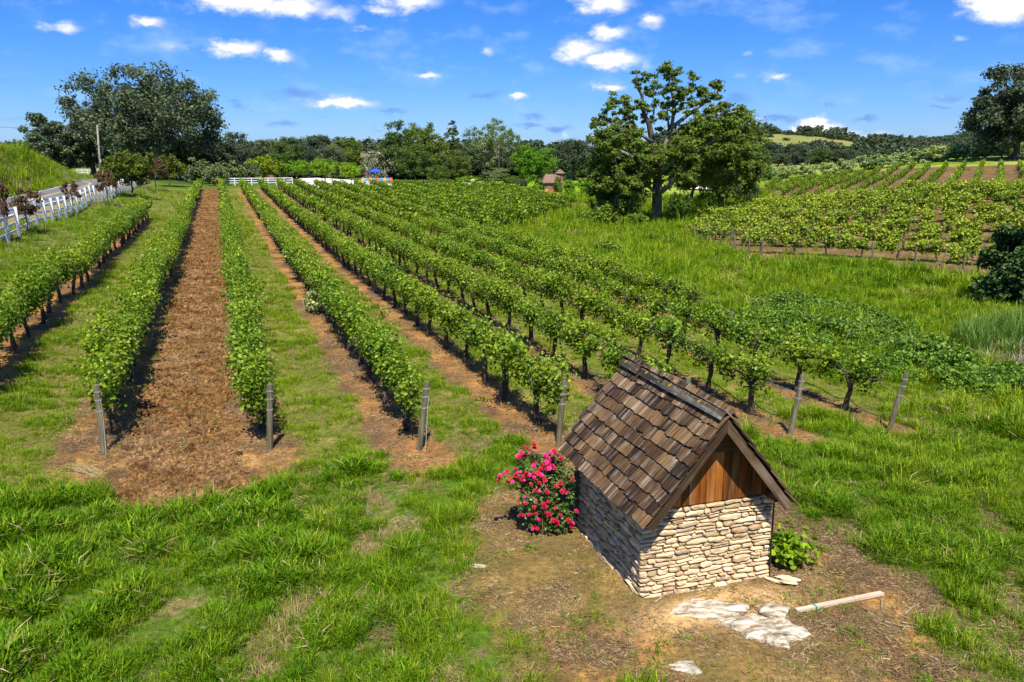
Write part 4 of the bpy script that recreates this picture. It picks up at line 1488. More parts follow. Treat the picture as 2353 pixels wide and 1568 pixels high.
def bushes():
    # dark bush at the right picture edge
    q = at(2310, 705)
    m = 1830 / (q[1] * math.cos(PITCH))
    C = []
    r = np.random.default_rng(5)
    for px, py, rx, rz in ((2330, 620, 70, 60), (2290, 660, 50, 45), (2340, 560, 50, 45), (2365, 680, 60, 40), (2270, 690, 36, 28), (2400, 600, 70, 70), (2300, 600, 40, 40), (2430, 660, 70, 60)):
        for s in (-1, 1):
            p = gd(px, py, q[1] + s * r.uniform(.2, .9))
            C.append((p, (rx / m, rx / m * .8, rz / m)))
    leafy_mass('dark_bush', 'large dark green bush at the right edge below the hillside vines', 'bush', C, M['darkbush'], .15, 1500, 6)
    # thickets at the foot of the great oak
    for (lb, spots, seed, mt) in (
        ('tangled bramble bush left of the great oak trunk', [(1370, 500, 46, 26), (1420, 488, 50, 34), (1340, 510, 30, 14), (1450, 500, 36, 24)], 8, 'bramble'),
        ('dark shrub leaning against the left of the great trunk', [(1455, 455, 40, 46), (1400, 450, 40, 50), (1430, 420, 40, 40)], 9, 'darkbush'),
        ('green bush just right of the great oak trunk', [(1560, 465, 26, 34), (1545, 485, 24, 22), (1575, 480, 24, 24)], 10, 'oak_green'),
        ('small dark bush in the meadow below the great oak', [(1400, 575, 34, 16), (1420, 585, 26, 12)], 12, 'bramble'),
        ('low bush at the right foot of the full green oak', [(1700, 445, 34, 26), (1730, 440, 22, 22)], 13, 'darkbush'),
        ('round bush beside the hillside vineyard corner', [(1655, 452, 30, 20), (1620, 455, 20, 14)], 14, 'bramble')):
        C = []
        px0, py0, rx0, rz0 = spots[0]
        q = at(px0, py0 + rz0 * .8)
        mm = 1830 / q[1]
        for px, py, rx, rz in spots:
            p = gd(px, py, q[1])
            C.append((p, (rx / mm, rx / mm * .9, rz / mm)))
        leafy_mass('bush', lb, 'bush', C, M[mt], .2, 520, seed, T=SPRIG_T, F=SPRIG_F)
    # weeds climbing the fourth row
    q = at(728, 722)
    C = [(np.array([q[0], q[1], q[2] + .55]), (.42, .42, .5)), (np.array([q[0] - .25, q[1] + .5, q[2] + .5]), (.35, .4, .45))]
    leafy_mass('bush', 'grey green bush growing in the vine row third from the tilled strip', 'bush', C, M['olive'], .08, 2600, 16)
    # bramble thicket along the creek
    P = poly([(1655, 735), (1760, 700), (1900, 703), (2010, 728), (2110, 775), (2200, 825), (2300, 868), (2420, 900), (2420, 960), (2300, 938), (2180, 906), (2060, 880), (1940, 840), (1840, 800), (1740, 775)])
    r = np.random.default_rng(31)
    lo, hi = P.min(0), P.max(0)
    cen = r.uniform(lo, hi, (2600, 2))
    e = sdf(P, cen[:, 0], cen[:, 1])
    cen, e = cen[e < .1][:640], e[e < .1][:640]
    org = np.array([P[:, 0].mean(), P[:, 1].mean(), 0])
    PP, OO = [], []
    for (cx, cy), ee in zip(cen, e):
        hh = (.20 + 1.15 * fbm(np.array([cx * .8]), np.array([cy * .8]), 3)[0] ** 1.6) * min(1, .35 + max(-ee, 0) / .9)
        rr_ = r.uniform(.18, .46)
        n = int(105 * (rr_ / .35) ** 2)
        g = r.normal(size=(n, 3))
        g /= np.linalg.norm(g, axis=1)[:, None]
        g[:, 2] = np.abs(g[:, 2]) * .9 - .15
        g *= (r.random(n) ** .35)[:, None]
        zc = H1(cx, cy) + hh * r.uniform(.35, 1.0)
        PP.append(np.array([cx, cy, zc]) + g * np.array([rr_, rr_, rr_ * .8]) - org)
        OO.append(g)
    PP, OO = np.vstack(PP), np.vstack(OO)
    V, F, rv = leafcloud(PP, .085 * (.5 + .9 * r.random(len(PP))), r, LEAF_T, LEAF_F4, OO * .9, .6, .9)
    o = link(bpy.data.objects.new('bramble_thicket', mk_mesh('bramble_thicket', V, [F], {'rnd': rv}, False, [M['bramble']])), None, org)
    tag(o, 'dense bramble thicket sprawling along the creek right of the vines', 'brambles', None, 'stuff')
    b = MB()
    random.seed(8)
    for i in range(46):
        j = r.integers(len(PP))
        s = PP[j]
        a = r.random() * 6.28
        L = r.uniform(.5, 1.3)
        b.tube([s + np.array([0, 0, -.25]), s + np.array([math.cos(a) * L * .4, math.sin(a) * L * .4, .3]), s + np.array([math.cos(a) * L, math.sin(a) * L, .02])], [.008, .006, .003], 4, False)
    b.obj('cane', plain_mat('bramble_cane', [(.3, (.2, .13, .09)), (.7, (.42, .33, .25))], 9), o)
    # small white flowers of the brambles
    j = r.integers(0, len(PP), 520)
    Q = PP[j] + np.array([0, 0, .05])
    V, F, rv = leafcloud(Q, .045, r, CARD_T, CARD_F, None, 1.5, .5)
    link(bpy.data.objects.new('blossom', mk_mesh('bramble_blossom', V, [F], {'rnd': rv}, False, [M['cream']])), o)
    o.children[-1]['kind'] = 'stuff'


bushes()

# ------------------------------------------------------------------ grapevines
def vine_foliage(seed, n, L, w, z0, z1, leaf, mat, T=LEAF_T, F=LEAF_F4, gaps=.42, shoots=14):
    """one plant's leaves: shoots rising from the cordon along X"""
    r = np.random.default_rng(seed)
    PP, OO = [], []
    per = n // shoots
    for i in range(shoots):
        x0 = r.uniform(-L / 2, L / 2)
        lean = r.normal(size=2) * np.array([.18, .30])
        top = z1 - r.random() ** 2 * (z1 - z0) * .45
        if r.random() < .16:
            top = z1 + r.uniform(.08, .30)
            lean = lean * 1.8
        t = r.random(per) ** .8
        zz = z0 + (top - z0) * t
        c = np.c_[x0 + lean[0] * t, lean[1] * t * w * 1.3, zz]
        droop = (r.random(per) < .25) * r.random(per) * .22
        c[:, 2] -= droop
        off = r.normal(size=(per, 3)) * np.array([.14, w * .30, .09])
        PP.append(c + off)
        OO.append(off * np.array([1, 4, 1]))
    P = np.vstack(PP)
    O = np.vstack(OO)
    k = vnoise(P[:, 0] * 3 + seed, P[:, 2] * 3 + P[:, 1] * 2 + seed * 2) > gaps * .55
    P, O = P[k], O[k]
    V, Fi, rv = leafcloud(P, leaf * (.55 + .75 * r.random(len(P))), r, T, F, O, .65, .6)
    # shoot tips are paler
    zr = np.repeat((P[:, 2] - z0) / (z1 - z0), len(T))
    rv = np.clip(rv * .75 + .30 * zr - .02, 0, 1)
    return mk_mesh('vine_foliage', V, [Fi], {'rnd': rv}, False, [mat])


def vine_trunk(seed, L, h=.95, arms=True, r0=.058):
    r = np.random.default_rng(seed)
    random.seed(seed)
    b = MB()
    k = 9
    z = np.linspace(-.08, h, k)
    wob = np.cumsum(r.normal(size=(k, 2)) * .022, 0)
    pts = np.c_[wob[:, 0] - wob[0, 0], wob[:, 1] - wob[0, 1], z]
    rd = r0 * (1.15 + .25 * r.normal(size=k) * .5)
    rd[0] *= 1.4
    rd[-1] *= 1.25
    b.tube(pts, rd, 8)
    tip = pts[-1]
    if arms:
        for s in (-1, 1):
            m = 8
            x = np.linspace(0, L * .52, m) * s
            a = np.c_[x, np.cumsum(r.normal(size=m) * .018), np.cumsum(r.normal(size=m) * .022) + .02 * np.arange(m)]
            a -= a[0]
            b.tube(tip + a, np.linspace(.042, .02, m) * (1 + .2 * r.normal(size=m)), 6)
            for q in range(3):
                i = r.integers(2, m)
                p = tip + a[i]
                d = r.normal(size=3) * np.array([.5, .6, .2]) + np.array([0, 0, .8])
                d /= np.linalg.norm(d)
                b.tube([p, p + d * .12, p + d * .24 + np.array([0, 0, .03])], [.016, .011, .006], 5, False)
    return b.mesh('vine_trunk', M['vine_bark'], True)


def stake_mesh():
    b = MB()
    b.tube([(0, .09, -.05), (0, .085, 1.35)], .011, 5)
    return b.mesh('vine_stake', M['steel'])


VT = [vine_trunk(200 + i, 2.0) for i in range(6)]
VFULL = [vine_foliage(300 + i, 2500, 2.4, .50, .76, 1.74, .080, M['vine'], gaps=.36) for i in range(6)]
VMID = [vine_foliage(320 + i, 1900, 2.15, .43, .88, 1.64, .080, M['vine'], gaps=.44, shoots=14) for i in range(6)]
VTHIN = [vine_foliage(340 + i, 1250, 2.0, .38, .82, 1.46, .080, M['vine'], gaps=.50, shoots=12) for i in range(5)]
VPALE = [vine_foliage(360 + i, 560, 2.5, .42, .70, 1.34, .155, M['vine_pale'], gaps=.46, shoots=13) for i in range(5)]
VPT = [vine_trunk(380 + i, 2.2, .82, True, .05) for i in range(4)]
FARF = [vine_foliage(400 + i, 230, 2.2, .42, .84, 1.55, .24, M['vine'], CARD_T, CARD_F, .3, 10) for i in range(4)]
YOUNG = [vine_foliage(420 + i, 150, 1.5, .36, .40, 1.15, .24, M['vine'], CARD_T, CARD_F, .3, 7) for i in range(3)]
STK = stake_mesh()


ROWNAME = {0: 'short row nearest the roadside fence', 1: 'row left of the tilled strip', 2: 'row right of the tilled strip', 3: 'second row right of the tilled strip',
           4: 'third row right of the tilled strip', 5: 'fourth row right of the tilled strip', 6: 'fifth row right of the tilled strip',
           7: 'sixth row right of the tilled strip', 8: 'seventh row right of the tilled strip'}


def vines():
    r = np.random.default_rng(17)
    cand = []
    for k, u in ROWS.items():
        v = START[k] + (1.5 if k in (1, 2) else 1.35)
        i = 0
        while v < END[k]:
            i += 1
            uu = u + r.normal() * .05
            x, y = to_xy(uu, v)
            z = H1(x, y)
            px, py, d = project(x, y, z + 1)
            if -260 < px < 2600 and d > 3:
                cand.append((d, k, i, x, y, z))
            v += 1.98 + r.normal() * .06
    cand.sort()
    NEAR = 226
    near, far = cand[:NEAR], cand[NEAR:]
    for d, k, i, x, y, z in near:
        rz = math.pi / 2 - A_ROW + (math.pi if r.random() < .5 else 0) + r.normal() * .03
        rz = math.atan2(DV[1], DV[0]) + (math.pi if r.random() < .5 else 0) + r.normal() * .03
        s = r.uniform(.93, 1.07)
        if k == 0:
            s *= 1.0
        bushy = k <= 2
        thin = (k >= 6 and i < 5) or (k == 5 and i < 3) or (k == 7 and i < 9)
        pool = VFULL if bushy else (VTHIN if thin else VMID)
        adj = 'leafy grapevine' if not thin else 'sparse grapevine'
        o = thing('grapevine', '%s, %s from the near end, %s' % (adj, ordinal(i), ROWNAME.get(k, 'far block')), 'grapevine', (x, y, z), rz, 'grapevines in the main vineyard', (s, s, s * r.uniform(.95, 1.06)))
        part('trunk', VT[r.integers(len(VT))], o)
        f = part('foliage', pool[r.integers(len(pool))], o)
        if r.random() < .5:
            f.scale = (1, -1, 1)
        if r.random() < .75:
            part('stake', STK, o)
    P = np.array([(x, y, z) for d, k, i, x, y, z in far])
    n = len(P)
    pr = []
    for q in FARF:
        pr.append(bpy.data.objects.new('vine_leaves', q))
    rz = np.full(n, math.atan2(DV[1], DV[0])) + (r.random(n) < .5) * math.pi
    o = scatter('vineyard_rows', pr, P, np.c_[np.zeros((n, 2)), rz], np.repeat(r.uniform(.95, 1.12, (n, 1)), 3, 1), r.integers(0, len(pr), n), 'far grapevines whose rows merge into a green mass', 'grapevines')
    scatter('trunks', [bpy.data.objects.new('vt', m) for m in VT[:3]], P, np.c_[np.zeros((n, 2)), rz], np.ones((n, 3)), r.integers(0, 3, n), 'dark trunks of the far grapevines', None, parent=o)
    # hillside block on the right: rows run down to the left
    A0 = np.array(at(1752, 602)[:2])
    A1 = np.array(at(2212, 640)[:2])
    dr = (A1 - A0) / np.linalg.norm(A1 - A0)
    nr = np.array([-dr[1], dr[0]])
    if nr[1] < 0:
        nr = -nr
    allp = []
    for row in range(14):
        t0 = -1.0 - .62 * row * 1.0
        i = 0
        for j in range(-14, 40):
            p = A0 + nr * (.6 + row * 2.85) + dr * (t0 + j * 2.25 + r.normal() * .08)
            e = sdf(LOWB, np.array([p[0]]), np.array([p[1]]))[0]
            if e > -.2:
                continue
            z = H1(p[0], p[1])
            px, py, d = project(p[0], p[1], z + .8)
            if 1500 < px < 2480:
                i += 1
                allp.append((d, row, i, p[0], p[1], z))
    allp.sort()
    an = math.atan2(dr[1], dr[0])
    rown = ['%s lowest row' % w if w else 'lowest row' for w in ('', 'second', 'third', 'fourth', 'fifth', 'sixth', 'seventh', 'eighth', 'ninth', 'tenth', 'eleventh', 'twelfth', 'thirteenth', 'fourteenth')]
    _old = ['lowest row', 'second lowest row', 'third lowest row', 'fourth lowest row', 'fifth lowest row', 'sixth lowest row', 'seventh lowest row', 'eighth lowest row']
    near = allp[:70]
    for d, row, i, x, y, z in near:
        s = r.uniform(.92, 1.12)
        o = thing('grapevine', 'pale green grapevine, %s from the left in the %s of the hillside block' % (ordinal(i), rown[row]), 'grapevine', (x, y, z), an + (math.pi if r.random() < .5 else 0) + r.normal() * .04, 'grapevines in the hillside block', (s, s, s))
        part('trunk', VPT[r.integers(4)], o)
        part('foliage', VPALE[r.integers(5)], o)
    far = allp[70:]
    P = np.array([(q[3], q[4], q[5]) for q in far])
    n = len(P)
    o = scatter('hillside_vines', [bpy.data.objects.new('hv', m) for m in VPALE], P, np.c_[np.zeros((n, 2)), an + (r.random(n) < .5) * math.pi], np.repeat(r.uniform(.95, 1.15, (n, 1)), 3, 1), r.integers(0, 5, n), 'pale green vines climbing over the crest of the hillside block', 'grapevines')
    scatter('trunks', [bpy.data.objects.new('hvt', m) for m in VPT], P, np.c_[np.zeros((n, 2)), an + (r.random(n) < .5) * math.pi], np.ones((n, 3)), r.integers(0, 4, n), 'trunks of the hillside vines', None, parent=o)
    # young block on the brown slope
    az = math.atan((2290 - 1176.5) / 1880)
    d2 = np.array([math.sin(az), math.cos(az)])
    n2 = np.array([d2[1], -d2[0]])
    c0 = UPB.mean(0)
    P = []
    for a in np.arange(-70, 70, 2.45):
        for b in np.arange(-70, 70, 1.35):
            p = c0 + n2 * (a + r.normal() * .06) + d2 * (b + r.normal() * .1)
            if r.random() < .06:
                continue
            if sdf(UPB, np.array([p[0]]), np.array([p[1]]))[0] < -.6:
                P.append((p[0], p[1], H1(p[0], p[1])))
    P = np.array(P)
    n = len(P)
    an2 = math.atan2(d2[1], d2[0])
    scatter('young_vines', [bpy.data.objects.new('yv', m) for m in YOUNG], P, np.c_[np.zeros((n, 2)), an2 + (r.random(n) < .5) * math.pi], np.repeat(r.uniform(.60, 1.0, (n, 1)), 3, 1), r.integers(0, 3, n), 'rows of young vines on the bare brown slope', 'grapevines')
    # posts of the hillside block
    for px, py, h, lean, lb in ((2210, 640, 1.55, .02, 'grey hillside post farthest right, beside the dark bush'), (2103, 624, 1.5, -.07, 'grey leaning hillside post, second from the dark bush'),
                                (2005, 612, 1.5, -.08, 'grey leaning hillside post, third from the dark bush'), (1749, 602, 1.5, .0, 'upright grey post at the left end of the lowest hillside row'),
                                (1721, 597, 1.5, -.05, 'grey post just left of the upright end post on the hillside'), (1690, 585, 1.5, -.12, 'dark leaning post crossing a pale leaning one'),
                                (1669, 575, 1.6, .30, 'pale post leaning strongly to the right at the hillside corner'), (1625, 556, 1.5, .02, 'upright grey post near the hillside corner'),
                                (1600, 558, 1.5, -.18, 'grey leaning post outermost at the hillside corner'), (2162, 612, 1.0, .25, 'thin pale stake leaning between two hillside posts')):
        q = at(px, py)
        b = MB()
        w = .065 if 'thin' not in lb else .035
        b.tube([(-.1 * lean, 0, -.1), (lean * h * .5, .02, h * .5), (lean * h, .03, h)], [w, w * .95, w * .9], 8)
        o = b.obj('vineyard_post', M['post'])
        o.location = q
        tag(o, lb, 'post', 'posts along the hillside vines')


vines()


def end_posts():
    r = np.random.default_rng(4)
    spec = {1: (240, 1040, 222, 885), 2: (620, 1035, 620, 883), 3: (963, 1033, 981, 877), 4: (1283, 1018, 1297, 872), 5: (1566, 1010, 1582, 868), 6: (1815, 1000, 1845, 862), 7: (2043, 990, 2083, 858), 8: (1673, 748, 1684, 716)}
    desc = {1: 'dark end post half hidden in leaves, left of the tilled strip', 2: 'upright grey end post right of the tilled strip', 3: 'grey leaning end post with a wire hanging to the ground',
            4: 'grey end post behind the rose bush and shed eave', 5: 'end post showing only its top above the shed ridge', 6: 'grey leaning end post right of the shed gable',
            7: 'grey end post leaning right before the bramble thicket', 8: 'short brown post inside the edge of the bramble thicket'}
    for k, (bx, by, tx, ty) in spec.items():
        q = at(bx, by)
        t = gd(tx, ty, q[1] + (.0 if k != 1 else .05))
        d = t - q
        o = thing('end_post', desc[k], 'post', q, 0, 'wooden end posts of the vine rows')
        b = MB()
        L = np.linalg.norm(d)
        b.tube([-.12 * d / L, d * .33, d * .66, d], [.066, .064, .062, .058], 12)
        part('shaft', b.mesh('end_post_shaft', M['post'], False), o)
        w = MB()
        for f in (.62, .78, .9):
            c = d * f
            a = np.linspace(0, 2 * math.pi * 2.2, 22)
            w.tube(np.c_[c[0] + .068 * np.cos(a), c[1] + .068 * np.sin(a), c[2] + np.linspace(-.02, .02, 22)], .004, 4)
        if k in (1, 3):
            w.tube([d * .8 + np.array([.07, -.05, 0]), d * .5 + np.array([.10, -.08, 0]), np.array([.16, -.25, .02])], .006, 4)
        part('tie_wire', w.mesh('end_post_wire', M['wire']), o)
    # trellis wires and drip hoses
    for k in range(0, 9):
        b = MB()
        vs = np.arange(START[k] + (0 if k else 0), END[k] if k < 3 else min(END[k], 110), 3.0)
        for hgt in (.98, 1.32):
            x, y = to_xy(np.full(len(vs), ROWS[k]), vs)
            b.tube(np.c_[x, y, H(x, y) + hgt], .004, 3, False)
        o = b.obj('trellis_wire', M['wire'])
        tag(o, 'thin trellis wires strung along the %s' % ROWNAME[k], 'wire', 'trellis wires')
    for k in range(3, 8):
        b = MB()
        vs = np.arange(START[k] + .4, START[k] + 34, .33)
        ph = (vs - START[k] - 1.35) / 1.98
        x, y = to_xy(ROWS[k] + .05 * np.sin(vs * 3.1) + .03, vs)
        sag = .40 - .30 * np.abs(np.sin(ph * math.pi)) ** .8 * (.6 + .4 * np.sin(vs * 1.7 + k))
        b.tube(np.c_[x, y, H(x, y) + sag], .011, 5, False)
        o = b.obj('drip_hose', M['hose'])
        tag(o, 'black drip hose sagging between trunks of the %s' % ROWNAME[k], 'hose', 'drip hoses')


end_posts()


# ------------------------------------------------------------------ white fences, pole, buildings
def board_fence(pts, label, h, rails, pw, cap=None, name='rail_fence'):
    """pts: plan points of the posts"""
    P = np.array([(p[0], p[1], H1(p[0], p[1])) for p in pts])
    o = thing(name, label, 'fence', P[0])
    b = MB()
    b.box((0, 0, h / 2 - .05), (pw, pw, h + .1))
    b.V[-1][4:, :2] *= 1.0
    pm = b.mesh('fence_post', M['white'])
    d = P[-1] - P[0]
    a = math.atan2(d[1], d[0])
    for i, p in enumerate(P):
        part('post', pm, o, Matrix.Translation(Vector(p - P[0])) @ Matrix.Rotation(a, 4, 'Z'))
    if cap is not None:
        c = MB()
        c.box((0, 0, h + .04), (pw * 1.02, pw * 1.02, .08))
        part('cap', c.mesh('post_cap', M['steel']), o, Matrix.Translation(Vector(P[cap] - P[0])))
    for i in range(len(P) - 1):
        s, e = P[i] - P[0], P[i + 1] - P[0]
        L = np.linalg.norm(e - s)
        b = MB()
        b.bar((0, 0, 0), (L - .02, 0, 0), .035, .13)
        rm = b.mesh('fence_rail', M['white'])
        dirv = (e - s) / L
        for z in rails:
            R = Vector(dirv).to_track_quat('X', 'Z').to_matrix().to_4x4()
            side = np.array([dirv[1], -dirv[0], 0])
            part('rail', rm, o, Matrix.Translation(Vector(s + dirv * .01 - side * (pw / 2 + .02) + np.array([0, 0, z]))) @ R)
    return o


def fences():
    q = at(20, 557)
    u0, v0 = to_uv(q[0], q[1])
    sp = 2.75
    pts = []
    for i in range(-3, 38):
        v = v0 + i * sp
        pts.append(to_xy(u0 - .004 * i, v))
    board_fence(pts, 'long white board fence running beside the road', 1.75, (.38, .82, 1.26, 1.64), .17, cap=3)
    pts = [at(*p)[:2] for p in ((520, 427), (672, 425))]
    pts = [np.array(pts[0]) + (np.array(pts[1]) - np.array(pts[0])) * t for t in np.linspace(0, 1, 9)]
    board_fence(pts, 'white rail fence across the far end of the vine rows', 1.35, (.45, .85, 1.25), .12)
    pts = [at(*p)[:2] for p in ((410, 413), (470, 418))]
    pts = [np.array(pts[0]) + (np.array(pts[1]) - np.array(pts[0])) * t for t in np.linspace(0, 1, 5)]
    board_fence(pts, 'short white rail fence between the bronze trees and the olives', 1.35, (.45, .85, 1.25), .12)
    a, b = gd(176, 394, 190), gd(275, 399, 196)
    pts = [a[:2] + (b[:2] - a[:2]) * t for t in np.linspace(0, 1, 9)]
    board_fence(pts, 'white rail fence beyond the road bend under the oaks', 1.3, (.45, .85, 1.2), .12)


fences()


def utility():
    p = gd(231, 396, 150)
    z = H1(p[0], p[1])
    top = gd(223, 288, 150)
    o = thing('utility_pole', 'tall brown wooden utility pole before the huge oak', 'pole', (p[0], p[1], z))
    d = top - np.array([p[0], p[1], z])
    b = MB()
    b.tube([-.02 * d, d * .5, d], [.2, .17, .14], 8)
    part('shaft', b.mesh('pole_shaft', M['bark_pale'], True), o)
    b = MB()
    b.bar(d * .965 + np.array([-.7, 0, 0]), d * .965 + np.array([.7, 0, 0]), .1, .12)
    part('crossarm', b.mesh('pole_arm', M['bark']), o)
    b = MB()
    b.box(d * .35 + np.array([.22, -.1, 0]), (.25, .25, .6))
    part('meter_box', b.mesh('pole_box', M['wire']), o)
    e = gd(-260, 262, 120)
    s = d * .97 + np.array([p[0], p[1], z])
    t = np.linspace(0, 1, 24)[:, None]
    W_ = s + (e - s) * t
    W_[:, 2] -= (4 * t * (1 - t))[:, 0] * 1.0
    b = MB()
    b.tube(W_, .022, 4, False)
    w = b.obj('power_line', M['hose'])
    tag(w, 'thin dark power line leading left from the utility pole', 'wire')


utility()


def gable_house(name, label, px, pyb, d, w, l, hw, hr, rz, wallm, roofm, over=.4, windows=0, cat='building'):
    p = gd(px, pyb, d)
    z = H1(p[0], p[1])
    o = thing(name, label, cat, (p[0], p[1], z - .05), rz)
    b = MB()
    V = [(-w / 2, -l / 2, -.5), (w / 2, -l / 2, -.5), (w / 2, l / 2, -.5), (-w / 2, l / 2, -.5), (-w / 2, -l / 2, hw), (w / 2, -l / 2, hw), (w / 2, l / 2, hw), (-w / 2, l / 2, hw), (0, -l / 2, hr), (0, l / 2, hr)]
    b.add(V, [[(0, 1, 5, 4), (2, 3, 7, 6), (1, 2, 6, 5), (3, 0, 4, 7)], [(4, 5, 8), (6, 7, 9)]])
    part('wall', b.mesh(name + '_wall', wallm), o)
    b = MB()
    s = (hr - hw) / (w / 2)
    for sg in (-1, 1):
        x1 = sg * (w / 2 + over)
        z1 = hw - s * over
        y0, y1 = -l / 2 - over, l / 2 + over
        t = .14
        b.add([(0, y0, hr + .03), (0, y1, hr + .03), (x1, y1, z1 + .03), (x1, y0, z1 + .03), (0, y0, hr + .03 + t), (0, y1, hr + .03 + t), (x1, y1, z1 + .03 + t), (x1, y0, z1 + .03 + t)],
              [[(0, 1, 2, 3), (7, 6, 5, 4), (0, 4, 5, 1), (1, 5, 6, 2), (2, 6, 7, 3), (3, 7, 4, 0)]])
    part('roof', b.mesh(name + '_roof', roofm), o)
    return o


def buildings():
    # stone hut with a little turret at the end of the lawn
    p = at(1277, 441)
    dpx = 1830 / p[1]
    o = thing('stone_hut', 'small brown hut with shingled roof and turret cap on the lawn', 'hut', p, .12)
    b = MB()
    b.box((-.5, 1.6, .65), (2.6, 2.4, 1.9))
    part('wall', b.mesh('hut_wall', M['brick']), o)
    b = MB()
    b.add([(-2.15, .05, 1.5), (1.2, .05, 1.5), (1.2, 3.2, 1.5), (-2.15, 3.2, 1.5), (-1.5, 1.6, 2.75), (.7, 1.6, 2.75), (-2.15, .05, 1.38), (1.2, .05, 1.38), (1.2, 3.2, 1.38), (-2.15, 3.2, 1.38)],
          [[(0, 1, 5, 4), (2, 3, 4, 5), (6, 9, 8, 7), (0, 6, 7, 1), (1, 7, 8, 2), (2, 8, 9, 3), (3, 9, 6, 0)], [(1, 2, 5), (3, 0, 4)]])
    part('roof', b.mesh('hut_roof', M['roof_far']), o)
    b = MB()
    b.tube([(1.0, 1.9, -.2), (1.0, 1.9, 2.95)], .62, 12)
    t = part('turret', b.mesh('hut_turret', M['brick']), o)
    b = MB()
    b.tube([(1.0, 1.9, 2.9), (1.0, 1.9, 3.6)], [.9, .03], 12)
    part('turret_cap', b.mesh('hut_turret_cap', M['roof_far']), t)
    b = MB()
    b.box((-1.0, .38, .55), (.7, .06, 1.3))
    part('door', b.mesh('hut_door', M['shedwood']), o)
    b = MB()
    b.box((1.35, 1.25, .5), (.4, .06, 1.0))
    part('shutter', b.mesh('hut_panel', M['white']), o)
    gable_house('barn', 'brown wooden barn gable behind the bright round trees', 832, 400, 205, 8, 7, 4.4, 7.0, .35, M['shedwood'], M['roof_far'], .5)
    s = gable_house('equipment_shed', 'low wooden shed with pale metal roof behind the white fence', 632, 418, 182, 7, 4, 2.0, 3.0, 1.5, M['shedwood'], M['metalroof'], .5, cat='shed')
    b = MB()
    b.box((3.53, .5, .85), (.06, 1.4, 1.7))
    part('door', b.mesh('equipment_shed_door', M['brick']), s)
    # low walls and boulders at the lawn edge
    for (x0, y0, x1, y1, mt, lb) in ((1060, 428, 1125, 431, 'line_white', 'low pale wall along the far lawn edge'), (1128, 432, 1178, 436, 'brick', 'low brown wall left of the stone hut')):
        a, c = at(x0, y0), at(x1, y1)
        b = MB()
        b.bar(a + np.array([0, 0, .2]), c + np.array([0, 0, .2]), .5, .9)
        tag(b.obj('garden_wall', M[mt]), lb, 'wall')
    r = np.random.default_rng(9)
    for i, (px, py, s, lb) in enumerate(((1078, 427, .6, 'tan boulder at the left of the pile by the lawn'), (1086, 428, .8, 'biggest tan boulder of the pile by the lawn'), (1094, 428, .6, 'tan boulder right in the pile by the lawn'), (1086, 421, .5, 'tan boulder on top of the pile by the lawn'))):
        q = at(px, 428)
        rock('boulder', q + np.array([0, 0, 0.3 + (.6 if py < 424 else 0)]), (s, s * .8, s * .8), 40 + i, M['rock_tan'], lb, .3, .0)


def ico(sub=2):
    import bmesh
    bm = bmesh.new()
    bmesh.ops.create_icosphere(bm, subdivisions=sub, radius=1)
    V = np.array([v.co[:] for v in bm.verts])
    F = np.array([[v.index for v in f.verts] for f in bm.faces])
    bm.free()
    return V, F


def rock(name, loc, size, seed, mat, label, rough=.3, rz=0.0, group=None, facets=9, sub=3, smooth=False):
    r = np.random.default_rng(seed)
    V, F = ico(sub)
    # cut planes make it angular
    for i in range(facets):
        n = r.normal(size=3)
        n /= np.linalg.norm(n)
        t = r.uniform(.55, .85)
        k = V @ n
        V = V - np.maximum(k - t, 0)[:, None] * n
    nz = fbm(V[:, 0] * 2.3 + seed, V[:, 1] * 2.3 + V[:, 2] * 1.7, 4) - .5
    V = V * (1 + nz * rough)[:, None]
    V = V * np.array(size)
    o = link(bpy.data.objects.new(name, mk_mesh(name, V, [F], None, smooth, [mat])), None, loc)
    o.rotation_euler = (0, 0, rz)
    return tag(o, label, 'rock', group)


buildings()


